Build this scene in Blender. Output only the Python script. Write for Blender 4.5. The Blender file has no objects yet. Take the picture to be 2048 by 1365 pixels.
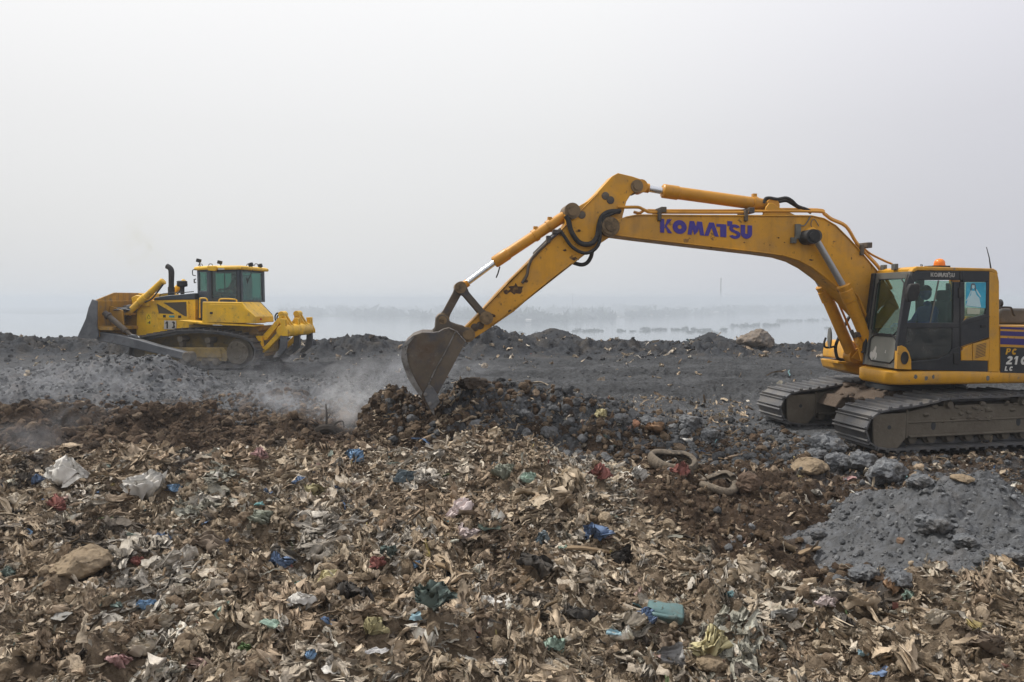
import bpy, bmesh, math, random
import numpy as np
from mathutils import Vector, Matrix, noise as mnoise

S = bpy.context.scene
COL = S.collection
R = math.radians
rng = np.random.default_rng(7)
random.seed(7)

# ------------------------------------------------------------------ camera
CAM = Vector((0.0, 0.0, 2.55)); FPX = 1400.0; HOR = 600.0
PITCH = math.atan((682.5 - HOR) / FPX)
FWD = Vector((0, math.cos(PITCH), -math.sin(PITCH)))
UPV = Vector((0, math.sin(PITCH), math.cos(PITCH)))
cd = bpy.data.cameras.new('camera'); cam = bpy.data.objects.new('camera', cd); COL.objects.link(cam)
cd.sensor_width = 36.0; cd.lens = FPX / 2048 * 36.0; cd.clip_start = 0.05; cd.clip_end = 20000
cam.location = CAM; cam.rotation_euler = (math.pi / 2 - PITCH, 0, 0)
S.camera = cam

def ray(px, py):
    return FWD + Vector((1, 0, 0)) * ((px - 1024) / FPX) + UPV * ((682.5 - py) / FPX)

class Frame:
    """a thing's own axes: x along its length, y away from the viewer's side, z up"""
    def __init__(s, O, yaw):
        s.O = Vector(O); s.yaw = R(yaw)
        s.ex = Vector((math.cos(s.yaw), math.sin(s.yaw), 0)); s.ey = Vector((-math.sin(s.yaw), math.cos(s.yaw), 0))
    def L(s, px, py, w):
        d = ray(px, py); t = (w - s.ey.dot(CAM - s.O)) / s.ey.dot(d)
        p = CAM + d * t - s.O
        return (s.ex.dot(p), p.z)
    def LL(s, pts, w):
        return [s.L(x, y, w) for x, y in pts]
    def V(s, px, py, w):
        u, v = s.L(px, py, w); return Vector((u, w, v))

def Z(x0, y0, k):
    return lambda x, y: (x0 + x * k, y0 + y * k)
Za = Z(1620, 480, .3223); Zb = Z(1200, 330, .29297); Zc = Z(780, 330, .3882); Zd = Z(140, 480, .2539)
Ze = Z(1780, 500, .2052); Zf = Z(1640, 490, .21236); Zg = Z(780, 620, .16115); Zh = Z(460, 580, .13184)
Zi = Z(140, 560, .13189); Zj = Z(1660, 740, .19048); Zk = Z(1480, 720, .27734)
def zz(f, *pts): return [f(*p) for p in pts]

# ------------------------------------------------------------------ numpy noise
def _h(ix, iy, seed):
    h = (ix.astype(np.int64) * 374761393 + iy.astype(np.int64) * 668265263 + seed * 1442695041) & 0xFFFFFFFF
    h = ((h ^ (h >> 13)) * 1274126177) & 0xFFFFFFFF
    return (h ^ (h >> 16)) & 0xFFFFFFFF
def perlin(x, y, seed=0):
    x = np.asarray(x, float); y = np.asarray(y, float)
    xi = np.floor(x); yi = np.floor(y); fx = x - xi; fy = y - yi
    u = fx * fx * fx * (fx * (fx * 6 - 15) + 10); v = fy * fy * fy * (fy * (fy * 6 - 15) + 10)
    def g(dx, dy):
        a = _h(xi + dx, yi + dy, seed) * (2 * math.pi / 4294967296.0)
        return np.cos(a) * (fx - dx) + np.sin(a) * (fy - dy)
    n0 = g(0, 0); n1 = g(1, 0); n2 = g(0, 1); n3 = g(1, 1)
    a = n0 + u * (n1 - n0); b = n2 + u * (n3 - n2)
    return (a + v * (b - a)) * 1.5
def fbm(x, y, sc, octs=4, seed=0, gain=.5):
    t = 0; a = 1.0; f = 1.0 / sc
    for o in range(octs):
        t = t + a * perlin(x * f + 17.3 * o, y * f - 9.1 * o, seed + o); a *= gain; f *= 2.03
    return t
def billow(x, y, sc, octs=3, seed=0, gain=.5):
    t = 0; a = 1.0; f = 1.0 / sc
    for o in range(octs):
        t = t + a * (np.abs(perlin(x * f + 5.7 * o, y * f + 3.3 * o, seed + o)) - .3); a *= gain; f *= 2.1
    return t
def sst(a, b, x):
    t = np.clip((np.asarray(x, float) - a) / (b - a), 0, 1); return t * t * (3 - 2 * t)
def interp(x, table):
    t = np.array(table, float); return np.interp(x, t[:, 0], t[:, 1])

# ------------------------------------------------------------------ materials
def nodes_of(name):
    m = bpy.data.materials.new(name); m.use_nodes = True
    nt = m.node_tree; nt.nodes.clear()
    return m, nt, nt.nodes, nt.links
def N(nt, t, **kw):
    n = nt.nodes.new(t)
    for k, v in kw.items(): setattr(n, k, v)
    return n
def mixc(nt, fac, a, b, blend='MIX'):
    n = N(nt, 'ShaderNodeMix', data_type='RGBA', blend_type=blend)
    for sock, v in ((n.inputs[0], fac), (n.inputs[6], a), (n.inputs[7], b)):
        if isinstance(v, bpy.types.NodeSocket): nt.links.new(v, sock)
        elif isinstance(v, (int, float)): sock.default_value = v
        else: sock.default_value = (*v[:3], 1)
    return n.outputs[2]
def noise_fac(nt, co, scale, lo, hi, detail=5, rough=.6, dist=0.0):
    n = N(nt, 'ShaderNodeTexNoise'); n.inputs['Scale'].default_value = scale; n.inputs['Detail'].default_value = detail
    n.inputs['Roughness'].default_value = rough; n.inputs['Distortion'].default_value = dist
    nt.links.new(co, n.inputs['Vector'])
    m = N(nt, 'ShaderNodeMapRange'); m.inputs[1].default_value = lo; m.inputs[2].default_value = hi
    nt.links.new(n.outputs[0], m.inputs[0])
    return m.outputs[0]
def mat(name, base, rough=.6, metal=0.0, var=.15, dirt=(), bump=0.0, bscale=40, streak=None, spec=.4):
    """paint / metal / rubber with dirt layers: dirt = [(colour, scale, lo, hi, strength)]"""
    m, nt, nd, lk = nodes_of(name)
    tc = N(nt, 'ShaderNodeTexCoord'); co = tc.outputs['Object']
    out = N(nt, 'ShaderNodeOutputMaterial'); bs = N(nt, 'ShaderNodeBsdfPrincipled')
    lk.new(bs.outputs[0], out.inputs[0])
    c = mixc(nt, noise_fac(nt, co, 1.7, .3, .7), [x * (1 - var) for x in base], [min(1, x * (1 + var)) for x in base])
    for (dc, sc, lo, hi, st) in dirt:
        f = noise_fac(nt, co, sc, lo, hi, 8, .68)
        mu = N(nt, 'ShaderNodeMath', operation='MULTIPLY'); lk.new(f, mu.inputs[0]); mu.inputs[1].default_value = st
        c = mixc(nt, mu.outputs[0], c, dc)
    if streak:
        mp = N(nt, 'ShaderNodeMapping'); mp.inputs['Scale'].default_value = streak[1]; lk.new(co, mp.inputs[0])
        f = noise_fac(nt, mp.outputs[0], 1.0, streak[2], streak[3], 6, .6)
        mu = N(nt, 'ShaderNodeMath', operation='MULTIPLY'); lk.new(f, mu.inputs[0]); mu.inputs[1].default_value = streak[4]
        c = mixc(nt, mu.outputs[0], c, streak[0])
    lk.new(c, bs.inputs['Base Color'])
    rr = noise_fac(nt, co, 9, .2, .8); mr = N(nt, 'ShaderNodeMapRange'); lk.new(rr, mr.inputs[0])
    mr.inputs[3].default_value = max(.05, rough - .12); mr.inputs[4].default_value = min(1, rough + .15)
    lk.new(mr.outputs[0], bs.inputs['Roughness'])
    bs.inputs['Metallic'].default_value = metal
    bs.inputs['Specular IOR Level'].default_value = spec
    if bump:
        n = N(nt, 'ShaderNodeTexNoise'); n.inputs['Scale'].default_value = bscale; n.inputs['Detail'].default_value = 6
        lk.new(co, n.inputs['Vector'])
        b = N(nt, 'ShaderNodeBump'); b.inputs['Distance'].default_value = bump; b.inputs['Strength'].default_value = .8
        lk.new(n.outputs[0], b.inputs['Height']); lk.new(b.outputs[0], bs.inputs['Normal'])
    return m
def attr_mat(name, rough=.85, noise_sc=14, dark=.55, bump=.02, bscale=45, pleat=0.0, spec=.25, soil=None, grain=None):
    """colour from the mesh's own 'col' attribute, broken up with noise; optional pleats along the mesh's 'st' coordinates"""
    m, nt, nd, lk = nodes_of(name)
    tc = N(nt, 'ShaderNodeTexCoord'); co = tc.outputs['Object']
    out = N(nt, 'ShaderNodeOutputMaterial'); bs = N(nt, 'ShaderNodeBsdfPrincipled'); lk.new(bs.outputs[0], out.inputs[0])
    at = N(nt, 'ShaderNodeAttribute', attribute_name='col'); c = at.outputs['Color']
    c2 = mixc(nt, 1.0, c, (dark, dark * .96, dark * .9), 'MULTIPLY')
    c = mixc(nt, noise_fac(nt, co, noise_sc, .35, .62, 8, .7), c2, c)
    if soil:
        f = noise_fac(nt, co, soil[1], soil[2], soil[3], 7, .7)
        mu = N(nt, 'ShaderNodeMath', operation='MULTIPLY'); lk.new(f, mu.inputs[0]); mu.inputs[1].default_value = soil[4]
        c = mixc(nt, mu.outputs[0], c, soil[0])
    lk.new(c, bs.inputs['Base Color']); bs.inputs['Roughness'].default_value = rough; bs.inputs['Specular IOR Level'].default_value = spec
    n = N(nt, 'ShaderNodeTexNoise'); n.inputs['Scale'].default_value = bscale; n.inputs['Detail'].default_value = 8; n.inputs['Roughness'].default_value = .75
    lk.new(co, n.inputs['Vector'])
    b = N(nt, 'ShaderNodeBump'); b.inputs['Distance'].default_value = bump; b.inputs['Strength'].default_value = 1
    lk.new(n.outputs[0], b.inputs['Height'])
    if grain:
        v = N(nt, 'ShaderNodeTexVoronoi'); v.inputs['Scale'].default_value = grain[0]; lk.new(co, v.inputs['Vector'])
        b3 = N(nt, 'ShaderNodeBump', invert=True); b3.inputs['Distance'].default_value = grain[1]; b3.inputs['Strength'].default_value = 1
        lk.new(v.outputs['Distance'], b3.inputs['Height']); lk.new(b3.outputs[0], b.inputs['Normal'])
    nrm = b.outputs[0]
    if pleat:
        a2 = N(nt, 'ShaderNodeAttribute', attribute_name='st')
        mp = N(nt, 'ShaderNodeMapping'); mp.inputs['Scale'].default_value = (3, 26, 1); lk.new(a2.outputs['Vector'], mp.inputs[0])
        n2 = N(nt, 'ShaderNodeTexNoise'); n2.inputs['Scale'].default_value = 1; n2.inputs['Detail'].default_value = 4; n2.inputs['Distortion'].default_value = .6
        lk.new(mp.outputs[0], n2.inputs['Vector'])
        b2 = N(nt, 'ShaderNodeBump'); b2.inputs['Distance'].default_value = pleat; b2.inputs['Strength'].default_value = 1
        lk.new(n2.outputs[0], b2.inputs['Height']); lk.new(nrm, b2.inputs['Normal']); nrm = b2.outputs[0]
    lk.new(nrm, bs.inputs['Normal'])
    return m
def glass_mat(name, tint, refl=.10, dusty=.12):
    m, nt, nd, lk = nodes_of(name)
    tc = N(nt, 'ShaderNodeTexCoord'); co = tc.outputs['Object']
    out = N(nt, 'ShaderNodeOutputMaterial')
    tr = N(nt, 'ShaderNodeBsdfTransparent'); tr.inputs[0].default_value = (*tint, 1)
    gl = N(nt, 'ShaderNodeBsdfGlossy'); gl.inputs[0].default_value = (.9, .95, .95, 1); gl.inputs['Roughness'].default_value = .04
    df = N(nt, 'ShaderNodeBsdfDiffuse'); df.inputs[0].default_value = (.32, .30, .27, 1)
    fr = N(nt, 'ShaderNodeFresnel'); fr.inputs[0].default_value = 1.5
    ad = N(nt, 'ShaderNodeMath', operation='MULTIPLY_ADD'); lk.new(fr.outputs[0], ad.inputs[0]); ad.inputs[1].default_value = .25; ad.inputs[2].default_value = refl
    m1 = N(nt, 'ShaderNodeMixShader'); lk.new(ad.outputs[0], m1.inputs[0]); lk.new(tr.outputs[0], m1.inputs[1]); lk.new(gl.outputs[0], m1.inputs[2])
    f = noise_fac(nt, co, 5, .35, .75, 7, .7); mu = N(nt, 'ShaderNodeMath', operation='MULTIPLY'); lk.new(f, mu.inputs[0]); mu.inputs[1].default_value = dusty * 2
    m2 = N(nt, 'ShaderNodeMixShader'); lk.new(mu.outputs[0], m2.inputs[0]); lk.new(m1.outputs[0], m2.inputs[1]); lk.new(df.outputs[0], m2.inputs[2])
    lk.new(m2.outputs[0], out.inputs[0])
    return m

DUST = (.20, .165, .12); GREY = (.13, .13, .13); RUST = (.07, .035, .018); SOOT = (.022, .02, .018)
M = {}
M['yellow'] = mat('excavator_yellow', (.60, .285, .012), .45, var=.12, dirt=[(DUST, 1.3, .48, .75, .5), (RUST, 3.6, .635, .66, .75), ((.06, .035, .015), 9, .61, .65, .6), ((.28, .15, .035), .7, .46, .62, .35)], bump=.002, bscale=60, streak=((.17, .09, .025), (5, 5, .9), .52, .8, .5))
M['yellow_body'] = mat('excavator_body_yellow', (.55, .27, .015), .42, var=.10, dirt=[(DUST, 2.1, .46, .74, .55), (GREY, 4.3, .645, .665, .8), ((.10, .06, .02), 16, .60, .68, .6)], bump=.0015, bscale=60, streak=((.2, .13, .06), (6, 6, .7), .5, .8, .4))
M['dozer_yellow'] = mat('bulldozer_yellow', (.78, .45, .012), .5, var=.12, dirt=[(DUST, 1.3, .46, .74, .45), ((.17, .115, .045), 5, .55, .66, .55), (RUST, 9, .63, .67, .6)], bump=.0015, streak=((.24, .14, .04), (4, 4, .6), .52, .8, .45))
M['dozer_dirty'] = mat('bulldozer_soiled_yellow', (.40, .215, .03), .6, var=.2, dirt=[((.12, .09, .06), 1.6, .46, .66, .8), (GREY, 4, .55, .7, .7)], bump=.003, streak=((.09, .08, .07), (3, 6, .5), .47, .7, .8))
M['track_steel'] = mat('track_steel', (.105, .105, .11), .55, .35, var=.25, dirt=[((.16, .145, .125), 3.5, .46, .66, .75), (RUST, 9, .6, .74, .5)], bump=.004, bscale=50)
M['mud_steel'] = mat('mud_caked_steel', (.125, .108, .085), .85, 0, var=.2, dirt=[((.085, .07, .055), 2.5, .45, .65, .8), ((.19, .165, .13), 5, .55, .75, .6)], bump=.012, bscale=16, spec=.2)
M['bucket_steel'] = mat('bucket_steel', (.105, .085, .065), .6, .3, var=.25, dirt=[(RUST, 2.2, .5, .7, .7), ((.05, .055, .075), 3.3, .5, .66, .7), ((.20, .18, .16), 11, .6, .75, .5)], bump=.004, bscale=30)
M['dusty_yellow'] = mat('dust_caked_yellow', (.27, .19, .07), .85, var=.3, dirt=[((.16, .135, .10), 2.5, .42, .62, .85), ((.07, .06, .05), 6, .55, .7, .7)], bump=.008)
M['pin_steel'] = mat('brown_pin_steel', (.19, .13, .07), .55, .2, var=.25, dirt=[((.05, .035, .02), 7, .5, .62, .8)], bump=.003)
M['worn_steel'] = mat('worn_steel', (.21, .205, .20), .5, .4, var=.2, dirt=[((.07, .06, .05), 3, .44, .62, .85), ((.03, .027, .025), 11, .55, .62, .8)], bump=.004)
M['blade_steel'] = mat('blade_steel', (.115, .12, .13), .55, .4, var=.3, dirt=[((.20, .20, .21), 1.8, .48, .68, .7), ((.06, .055, .05), 5, .55, .7, .7)], bump=.004)
M['chrome'] = mat('chrome_rod', (.62, .64, .67), .18, .9, var=.05)
M['dull_rod'] = mat('dusty_rod', (.35, .35, .36), .35, .7, var=.1)
M['cyl'] = mat('cylinder_yellow', (.52, .235, .016), .4, var=.1, dirt=[((.16, .09, .035), 3, .54, .75, .7)], streak=((.15, .08, .03), (4, 4, 4), .55, .75, .4))
M['black'] = mat('black_cab_paint', (.016, .018, .022), .38, var=.2, dirt=[((.07, .065, .06), 1.9, .48, .78, .6), (DUST, 25, .66, .75, .5)])
M['navy'] = mat('dark_slate_paint', (.035, .047, .062), .45, var=.2, dirt=[((.11, .11, .11), 2, .5, .78, .5)])
M['rubber'] = mat('black_rubber', (.018, .018, .019), .65, var=.3, dirt=[((.08, .07, .06), 6, .5, .75, .6)])
M['tyre'] = mat('dusty_tyre', (.15, .12, .088), .9, var=.3, dirt=[((.05, .043, .036), 4, .46, .62, .85), ((.25, .205, .15), 9, .53, .66, .7)], bump=.012, bscale=40)
M['frame_grey'] = mat('grey_window_frame', (.105, .105, .095), .6, var=.15, dirt=[((.24, .21, .17), 3, .5, .7, .6)])
M['grey_panel'] = mat('dusty_grey_panel', (.20, .20, .175), .65, var=.1, dirt=[((.55, .52, .47), 6, .68, .71, .7), ((.26, .24, .2), 2, .45, .7, .5)])
M['purple'] = mat('purple_stripe', (.035, .022, .135), .5, var=.15, dirt=[(DUST, 3, .55, .8, .4)])
M['letter'] = mat('blue_lettering', (.045, .03, .24), .5, var=.1, dirt=[((.25, .14, .05), 14, .66, .7, .6)])
M['grey_letter'] = mat('grey_lettering', (.34, .33, .31), .6)
M['white_letter'] = mat('white_lettering', (.55, .54, .51), .6, dirt=[((.1, .1, .1), 9, .55, .65, .7)])
M['yellow_letter'] = mat('yellow_lettering', (.55, .30, .02), .6, dirt=[((.1, .1, .1), 9, .6, .7, .6)])
M['cyan'] = mat('cyan_poster', (.03, .32, .48), .45, var=.25, dirt=[((.15, .5, .62), 3, .5, .7, .6)])
M['dress'] = mat('pale_print', (.42, .58, .62), .5, var=.1)
M['hair'] = mat('dark_print', (.10, .12, .13), .6)
M['card'] = mat('pale_card', (.40, .42, .33), .7)
M['orange'] = mat('orange_beacon', (.75, .20, .02), .25, var=.1)
M['hood'] = mat('dusty_black_hood', (.06, .055, .05), .6, var=.3, dirt=[((.17, .15, .12), 2, .45, .7, .7)])
M['dark'] = mat('dark_interior', (.03, .032, .035), .8)
M['seat'] = mat('seat_fabric', (.04, .045, .055), .9)
M['mesh_vent'] = mat('perforated_vent', (.075, .06, .04), .7, bump=.01, bscale=140)
M['plate'] = mat('white_plate', (.50, .48, .44), .6, dirt=[((.3, .24, .15), 6, .5, .7, .6)])
M['stencil'] = mat('black_stencil', (.03, .028, .028), .7, dirt=[((.4, .37, .33), 14, .57, .63, .8)])
M['decal'] = mat('yellow_decal', (.75, .52, .02), .5)
M['teal'] = mat('teal_decal', (.05, .25, .27), .5)
M['shirt'] = mat('blue_shirt', (.03, .055, .32), .85)
M['skin'] = mat('brown_skin', (.16, .085, .05), .6)
M['capm'] = mat('dark_cap', (.02, .02, .023), .85)
M['vest'] = mat('lime_trim', (.22, .55, .05), .8)
M['glass'] = glass_mat('cab_glass', (.60, .75, .67), .02, .03)
M['glass_dark'] = glass_mat('dirty_door_glass', (.12, .17, .16), .02, .12)
M['glass_green'] = glass_mat('green_cab_glass', (.40, .63, .565), .05, .08)
M['boulder'] = mat('brown_boulder', (.17, .135, .105), .9, var=.3, dirt=[((.10, .10, .10), 1.5, .45, .65, .8), ((.26, .2, .14), 4, .55, .7, .7)], bump=.05, bscale=5)
M['rock'] = mat('grey_ash_rock', (.125, .13, .138), .95, var=.3, dirt=[((.06, .052, .045), 4, .46, .6, .8), ((.21, .215, .22), 14, .5, .64, .8)], bump=.035, bscale=22, spec=.15)
M['stone'] = mat('tan_stone', (.235, .18, .12), .95, var=.2, dirt=[((.11, .085, .06), 4, .48, .66, .8), ((.32, .26, .19), 12, .55, .7, .6)], bump=.015, bscale=25, spec=.15)

# ------------------------------------------------------------------ mesh building
class MB:
    def __init__(s, T=None):
        s.v = []; s.f = []; s.T = T
    def add(s, vs, fs):
        o = len(s.v); s.v += [Vector(v) for v in vs]; s.f += [tuple(i + o for i in f) for f in fs]
        return s
    def prism(s, uv, w0, w1):
        n = len(uv)
        vs = [(u, w0, v) for u, v in uv] + [(u, w1, v) for u, v in uv]
        fs = [tuple(range(n)), tuple(range(2 * n - 1, n - 1, -1))] + [(i, i + n, (i + 1) % n + n, (i + 1) % n) for i in range(n)]
        return s.add(vs, fs)
    def box(s, c, d, rot=None):
        c = Vector(c); vs = []
        for k in range(8):
            p = Vector(((k & 1) - .5, ((k >> 1) & 1) - .5, ((k >> 2) & 1) - .5)); p = Vector((p.x * d[0], p.y * d[1], p.z * d[2]))
            vs.append(c + (rot @ p if rot else p))
        return s.add(vs, [(0, 2, 3, 1), (4, 5, 7, 6), (0, 1, 5, 4), (2, 6, 7, 3), (0, 4, 6, 2), (1, 3, 7, 5)])
    def ring_loft(s, rings, cap=True):
        n = len(rings[0]); vs = [p for r in rings for p in r]; fs = []
        for k in range(len(rings) - 1):
            for i in range(n):
                j = (i + 1) % n; fs.append((k * n + i, k * n + j, (k + 1) * n + j, (k + 1) * n + i))
        if cap:
            fs.append(tuple(range(n - 1, -1, -1))); m = (len(rings) - 1) * n; fs.append(tuple(range(m, m + n)))
        return s.add(vs, fs)
    def tube(s, pts, r, seg=8, smooth=0):
        P = [Vector(p) for p in pts]
        if smooth:
            Q = []
            for i in range(len(P) - 1):
                a, b, c, d = P[max(i - 1, 0)], P[i], P[i + 1], P[min(i + 2, len(P) - 1)]
                for k in range(smooth):
                    t = k / smooth
                    Q.append(.5 * ((2 * b) + (c - a) * t + (2 * a - 5 * b + 4 * c - d) * t * t + (3 * b - a - 3 * c + d) * t ** 3))
            P = Q + [P[-1]]
        rr = r if isinstance(r, (list, tuple)) else [r] * len(P)
        if len(rr) != len(P): rr = list(np.interp(np.linspace(0, 1, len(P)), np.linspace(0, 1, len(rr)), rr))
        rings = []; nrm = None
        for i, p in enumerate(P):
            t = (P[min(i + 1, len(P) - 1)] - P[max(i - 1, 0)]).normalized()
            if nrm is None:
                nrm = t.orthogonal().normalized()
            nrm = (nrm - t * nrm.dot(t)).normalized(); b = t.cross(nrm)
            rings.append([p + (nrm * math.cos(2 * math.pi * k / seg) + b * math.sin(2 * math.pi * k / seg)) * rr[i] for k in range(seg)])
        return s.ring_loft(rings)
    def cyl(s, a, b, r, seg=20, r2=None):
        return s.tube([a, b], [r, r if r2 is None else r2], seg)
    def lathe(s, a, ax, prof, seg=24):
        """prof: list of (distance along ax, radius)"""
        a = Vector(a); ax = Vector(ax).normalized(); n = ax.orthogonal().normalized(); b = ax.cross(n)
        return s.ring_loft([[a + ax * d + (n * math.cos(2 * math.pi * k / seg) + b * math.sin(2 * math.pi * k / seg)) * r for k in range(seg)] for d, r in prof])
    def build(s, name, m, parent=None, bevel=0, seg=2, sharp=35):
        me = bpy.data.meshes.new(name)
        bm = bmesh.new()
        vs = [bm.verts.new(s.T @ v if s.T else v) for v in s.v]
        for f in s.f:
            try: bm.faces.new([vs[i] for i in f])
            except ValueError: pass
        bmesh.ops.recalc_face_normals(bm, faces=bm.faces)
        for f in bm.faces: f.smooth = True
        lim = R(sharp)
        for e in bm.edges:
            if len(e.link_faces) == 2 and e.calc_face_angle(0) > lim: e.smooth = False
        bm.to_mesh(me); bm.free()
        me.materials.append(m)
        o = bpy.data.objects.new(name, me); COL.objects.link(o)
        if parent: o.parent = parent
        if bevel:
            md = o.modifiers.new('bevel', 'BEVEL'); md.width = bevel; md.segments = seg; md.limit_method = 'ANGLE'; md.angle_limit = R(38)
        return o

def tag(o, label=None, cat=None, group=None, kind=None):
    if label: o['label'] = label
    if cat: o['category'] = cat
    if group: o['group'] = group
    if kind: o['kind'] = kind
    return o
def thing(name, loc, yaw, label, cat, group=None):
    o = bpy.data.objects.new(name, None); COL.objects.link(o)
    o.location = loc; o.rotation_euler = (0, 0, yaw); o.empty_display_size = .2
    return tag(o, label, cat, group)

def np_mesh(name, V, F, m, col=None, st=None, smooth=True, parent=None):
    """V (n,3), F (k,4) or list of such arrays (tris or quads)"""
    Fs = F if isinstance(F, list) else [F]
    me = bpy.data.meshes.new(name)
    me.vertices.add(len(V)); me.vertices.foreach_set('co', np.ascontiguousarray(V, np.float32).ravel())
    loops = np.concatenate([f.ravel() for f in Fs]); tot = np.concatenate([np.full(len(f), f.shape[1]) for f in Fs])
    me.loops.add(len(loops)); me.loops.foreach_set('vertex_index', loops.astype(np.int32))
    me.polygons.add(len(tot)); st0 = np.concatenate([[0], np.cumsum(tot)[:-1]])
    me.polygons.foreach_set('loop_start', st0.astype(np.int32))
    me.polygons.foreach_set('loop_total', tot.astype(np.int32))
    me.polygons.foreach_set('use_smooth', np.full(len(tot), smooth))
    if col is not None:
        a = me.attributes.new('col', 'FLOAT_COLOR', 'POINT'); c = np.ones((len(V), 4), np.float32); c[:, :3] = col
        a.data.foreach_set('color', c.ravel())
    if st is not None:
        a = me.attributes.new('st', 'FLOAT_VECTOR', 'POINT'); c = np.zeros((len(V), 3), np.float32); c[:, :st.shape[1]] = st
        a.data.foreach_set('vector', c.ravel())
    me.update(calc_edges=True); me.validate()
    me.materials.append(m)
    o = bpy.data.objects.new(name, me); COL.objects.link(o)
    if parent: o.parent = parent
    return o
def grid_faces(nr, nc):
    i = np.arange((nr - 1) * nc).reshape(nr - 1, nc)[:, :-1].ravel()
    return np.stack([i, i + 1, i + nc + 1, i + nc], 1)

# ------------------------------------------------------------------ lettering: strokes with thickness
def strokes(mb, F, w, polys, place, thick=.006):
    """polys in letter units (x right, y up, 0..1), place maps them to a pixel of the sign, w the plane of the panel"""
    for k, poly in enumerate(polys):
        uv = [F.L(*place(x, y), w) for x, y in poly]
        mb.prism(uv, w - thick - .0006 * (k % 5), w + .002 + .0003 * (k % 5))
def seg_poly(a, b, t):
    (x0, y0), (x1, y1) = a, b; dx, dy = x1 - x0, y1 - y0; l = math.hypot(dx, dy); nx, ny = -dy / l * t / 2, dx / l * t / 2
    return [(x0 + nx, y0 + ny), (x1 + nx, y1 + ny), (x1 - nx, y1 - ny), (x0 - nx, y0 - ny)]
def arc_polys(cx, cy, rx, ry, a0, a1, t, n=14, ty=None):
    ty = ty or t; out = []
    for k in range(n):
        p0 = R(a0 + (a1 - a0) * k / n); p1 = R(a0 + (a1 - a0) * (k + 1) / n)
        out.append([(cx + (rx - t / 2) * math.cos(p0), cy + (ry - ty / 2) * math.sin(p0)), (cx + (rx + t / 2) * math.cos(p0), cy + (ry + ty / 2) * math.sin(p0)),
                    (cx + (rx + t / 2) * math.cos(p1), cy + (ry + ty / 2) * math.sin(p1)), (cx + (rx - t / 2) * math.cos(p1), cy + (ry - ty / 2) * math.sin(p1))])
    return out
def glyph(ch, t=.26):
    h = t / 2; rec = lambda x0, y0, x1, y1: [(x0, y0), (x1, y0), (x1, y1), (x0, y1)]
    if ch == 'K': return [rec(0, 0, t, 1), [(t + .01, .34), (.62, 1), (1.0, 1), (.52, .46), (.40, .33)], [(t + .04, .60), (.52, .56), (1.04, 0), (.66, 0)]]
    if ch == 'O': return arc_polys(.5, .5, .5 - h, .5 - h, 0, 360, t, 24)
    if ch == 'M': return [[(0, 0), (.14, 1), (.42, 1), (.26, 0)], [(.14, 1), (.42, 1), (.66, .25), (.45, .0)], [(.45, 0), (.66, .25), (.86, 1), (.62, 1)], [(.66, 1), (.94, 1), (1.08, 0), (.82, 0)]]
    if ch == 'A': return [[(0, 0), (.34, 1), (.62, 1), (.28, 0)], [(.36, 1), (.66, 1), (1, 0), (.72, 0)]]
    if ch == 'T': return [rec(0, .78, .44, 1), rec(.17, 0, .44, .78)]
    if ch == "'": return [rec(0, 0, 1, 1)]
    if ch == 'S': return arc_polys(.45, .735, .32, .20, 20, 270, t * .85, 14, t * .62) + arc_polys(.45, .285, .34, .20, 90, -160, t * .85, 14, t * .62)
    if ch == 'U': return [rec(0, .4, t, 1), rec(.9 - t, .4, .9, 1)] + arc_polys(.45, .42, .45 - h, .42 - h, 180, 360, t, 14)
    if ch == 'P': return [rec(0, 0, t, 1), rec(t, .84, .5, 1), rec(t, .36, .5, .54)] + arc_polys(.5, .69, .30 - h + .06, .32 - h + .04, -90, 90, t * .9, 10, t * .65)
    if ch == 'C': return arc_polys(.5, .5, .5 - h, .5 - h, 45, 315, t, 18)
    if ch == 'L': return [rec(0, 0, t, 1), rec(t, 0, .75, t * .8)]
    if ch == '0': return arc_polys(.42, .5, .42 - h, .5 - h, 0, 360, t, 22)
    if ch == '1': return [rec(.25, 0, .25 + t, 1), [(.25, 1), (.25, .74), (.02, .62), (.02, .8)]]
    if ch == '2': return arc_polys(.42, .69, .40 - h, .31 - h, 170, -40, t, 14) + [[(.0, .20), (.28, .2), (.80, .56), (.58, .66)], rec(0, 0, .84, .22)]
    if ch == '3': return arc_polys(.40, .735, .38 - h, .265 - h * .8, 150, -90, t, 14, t * .8) + arc_polys(.40, .27, .40 - h, .27 - h * .8, 90, -150, t, 14, t * .8)
    return []
# ------------------------------------------------------------------ terrain
cp, sp = math.cos(PITCH), math.sin(PITCH)
def chart(x, y, z=0.0):
    """where a ground point falls on the photograph (used only to lay out soil, ash and litter zones on the ground)"""
    dz = z - CAM.z; dep = np.maximum(y * cp - dz * sp, .3); up = y * sp + dz * cp
    return 1024 + FPX * x / dep, 682.5 - FPX * up / dep
def at_y(px, py, y):
    d = ray(px, py); t = y / d.y; return d.x * t, CAM.z + d.z * t
def ridge_table(pts, yc):
    return [at_y(px, py, yc) for px, py in pts]
def base_h(x, y):
    b = np.interp(y, [-12, 0, 3, 6.5, 9.6, 10.4, 11.6, 13, 16, 20, 24, 27, 31, 36, 42, 80], [.35, .25, .10, .02, .06, .07, -.04, .02, .12, .33, .45, .5, .45, .2, -2.5, -27])
    return b
def ridge(x, y, yc, tab, front, back, base):
    p = interp(x, tab)
    d = y - yc
    s = np.where(d < 0, 1 - sst(0, 1, -d / front), 1 - sst(0, 1, d / back))
    return base + (p - base) * s
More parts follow.
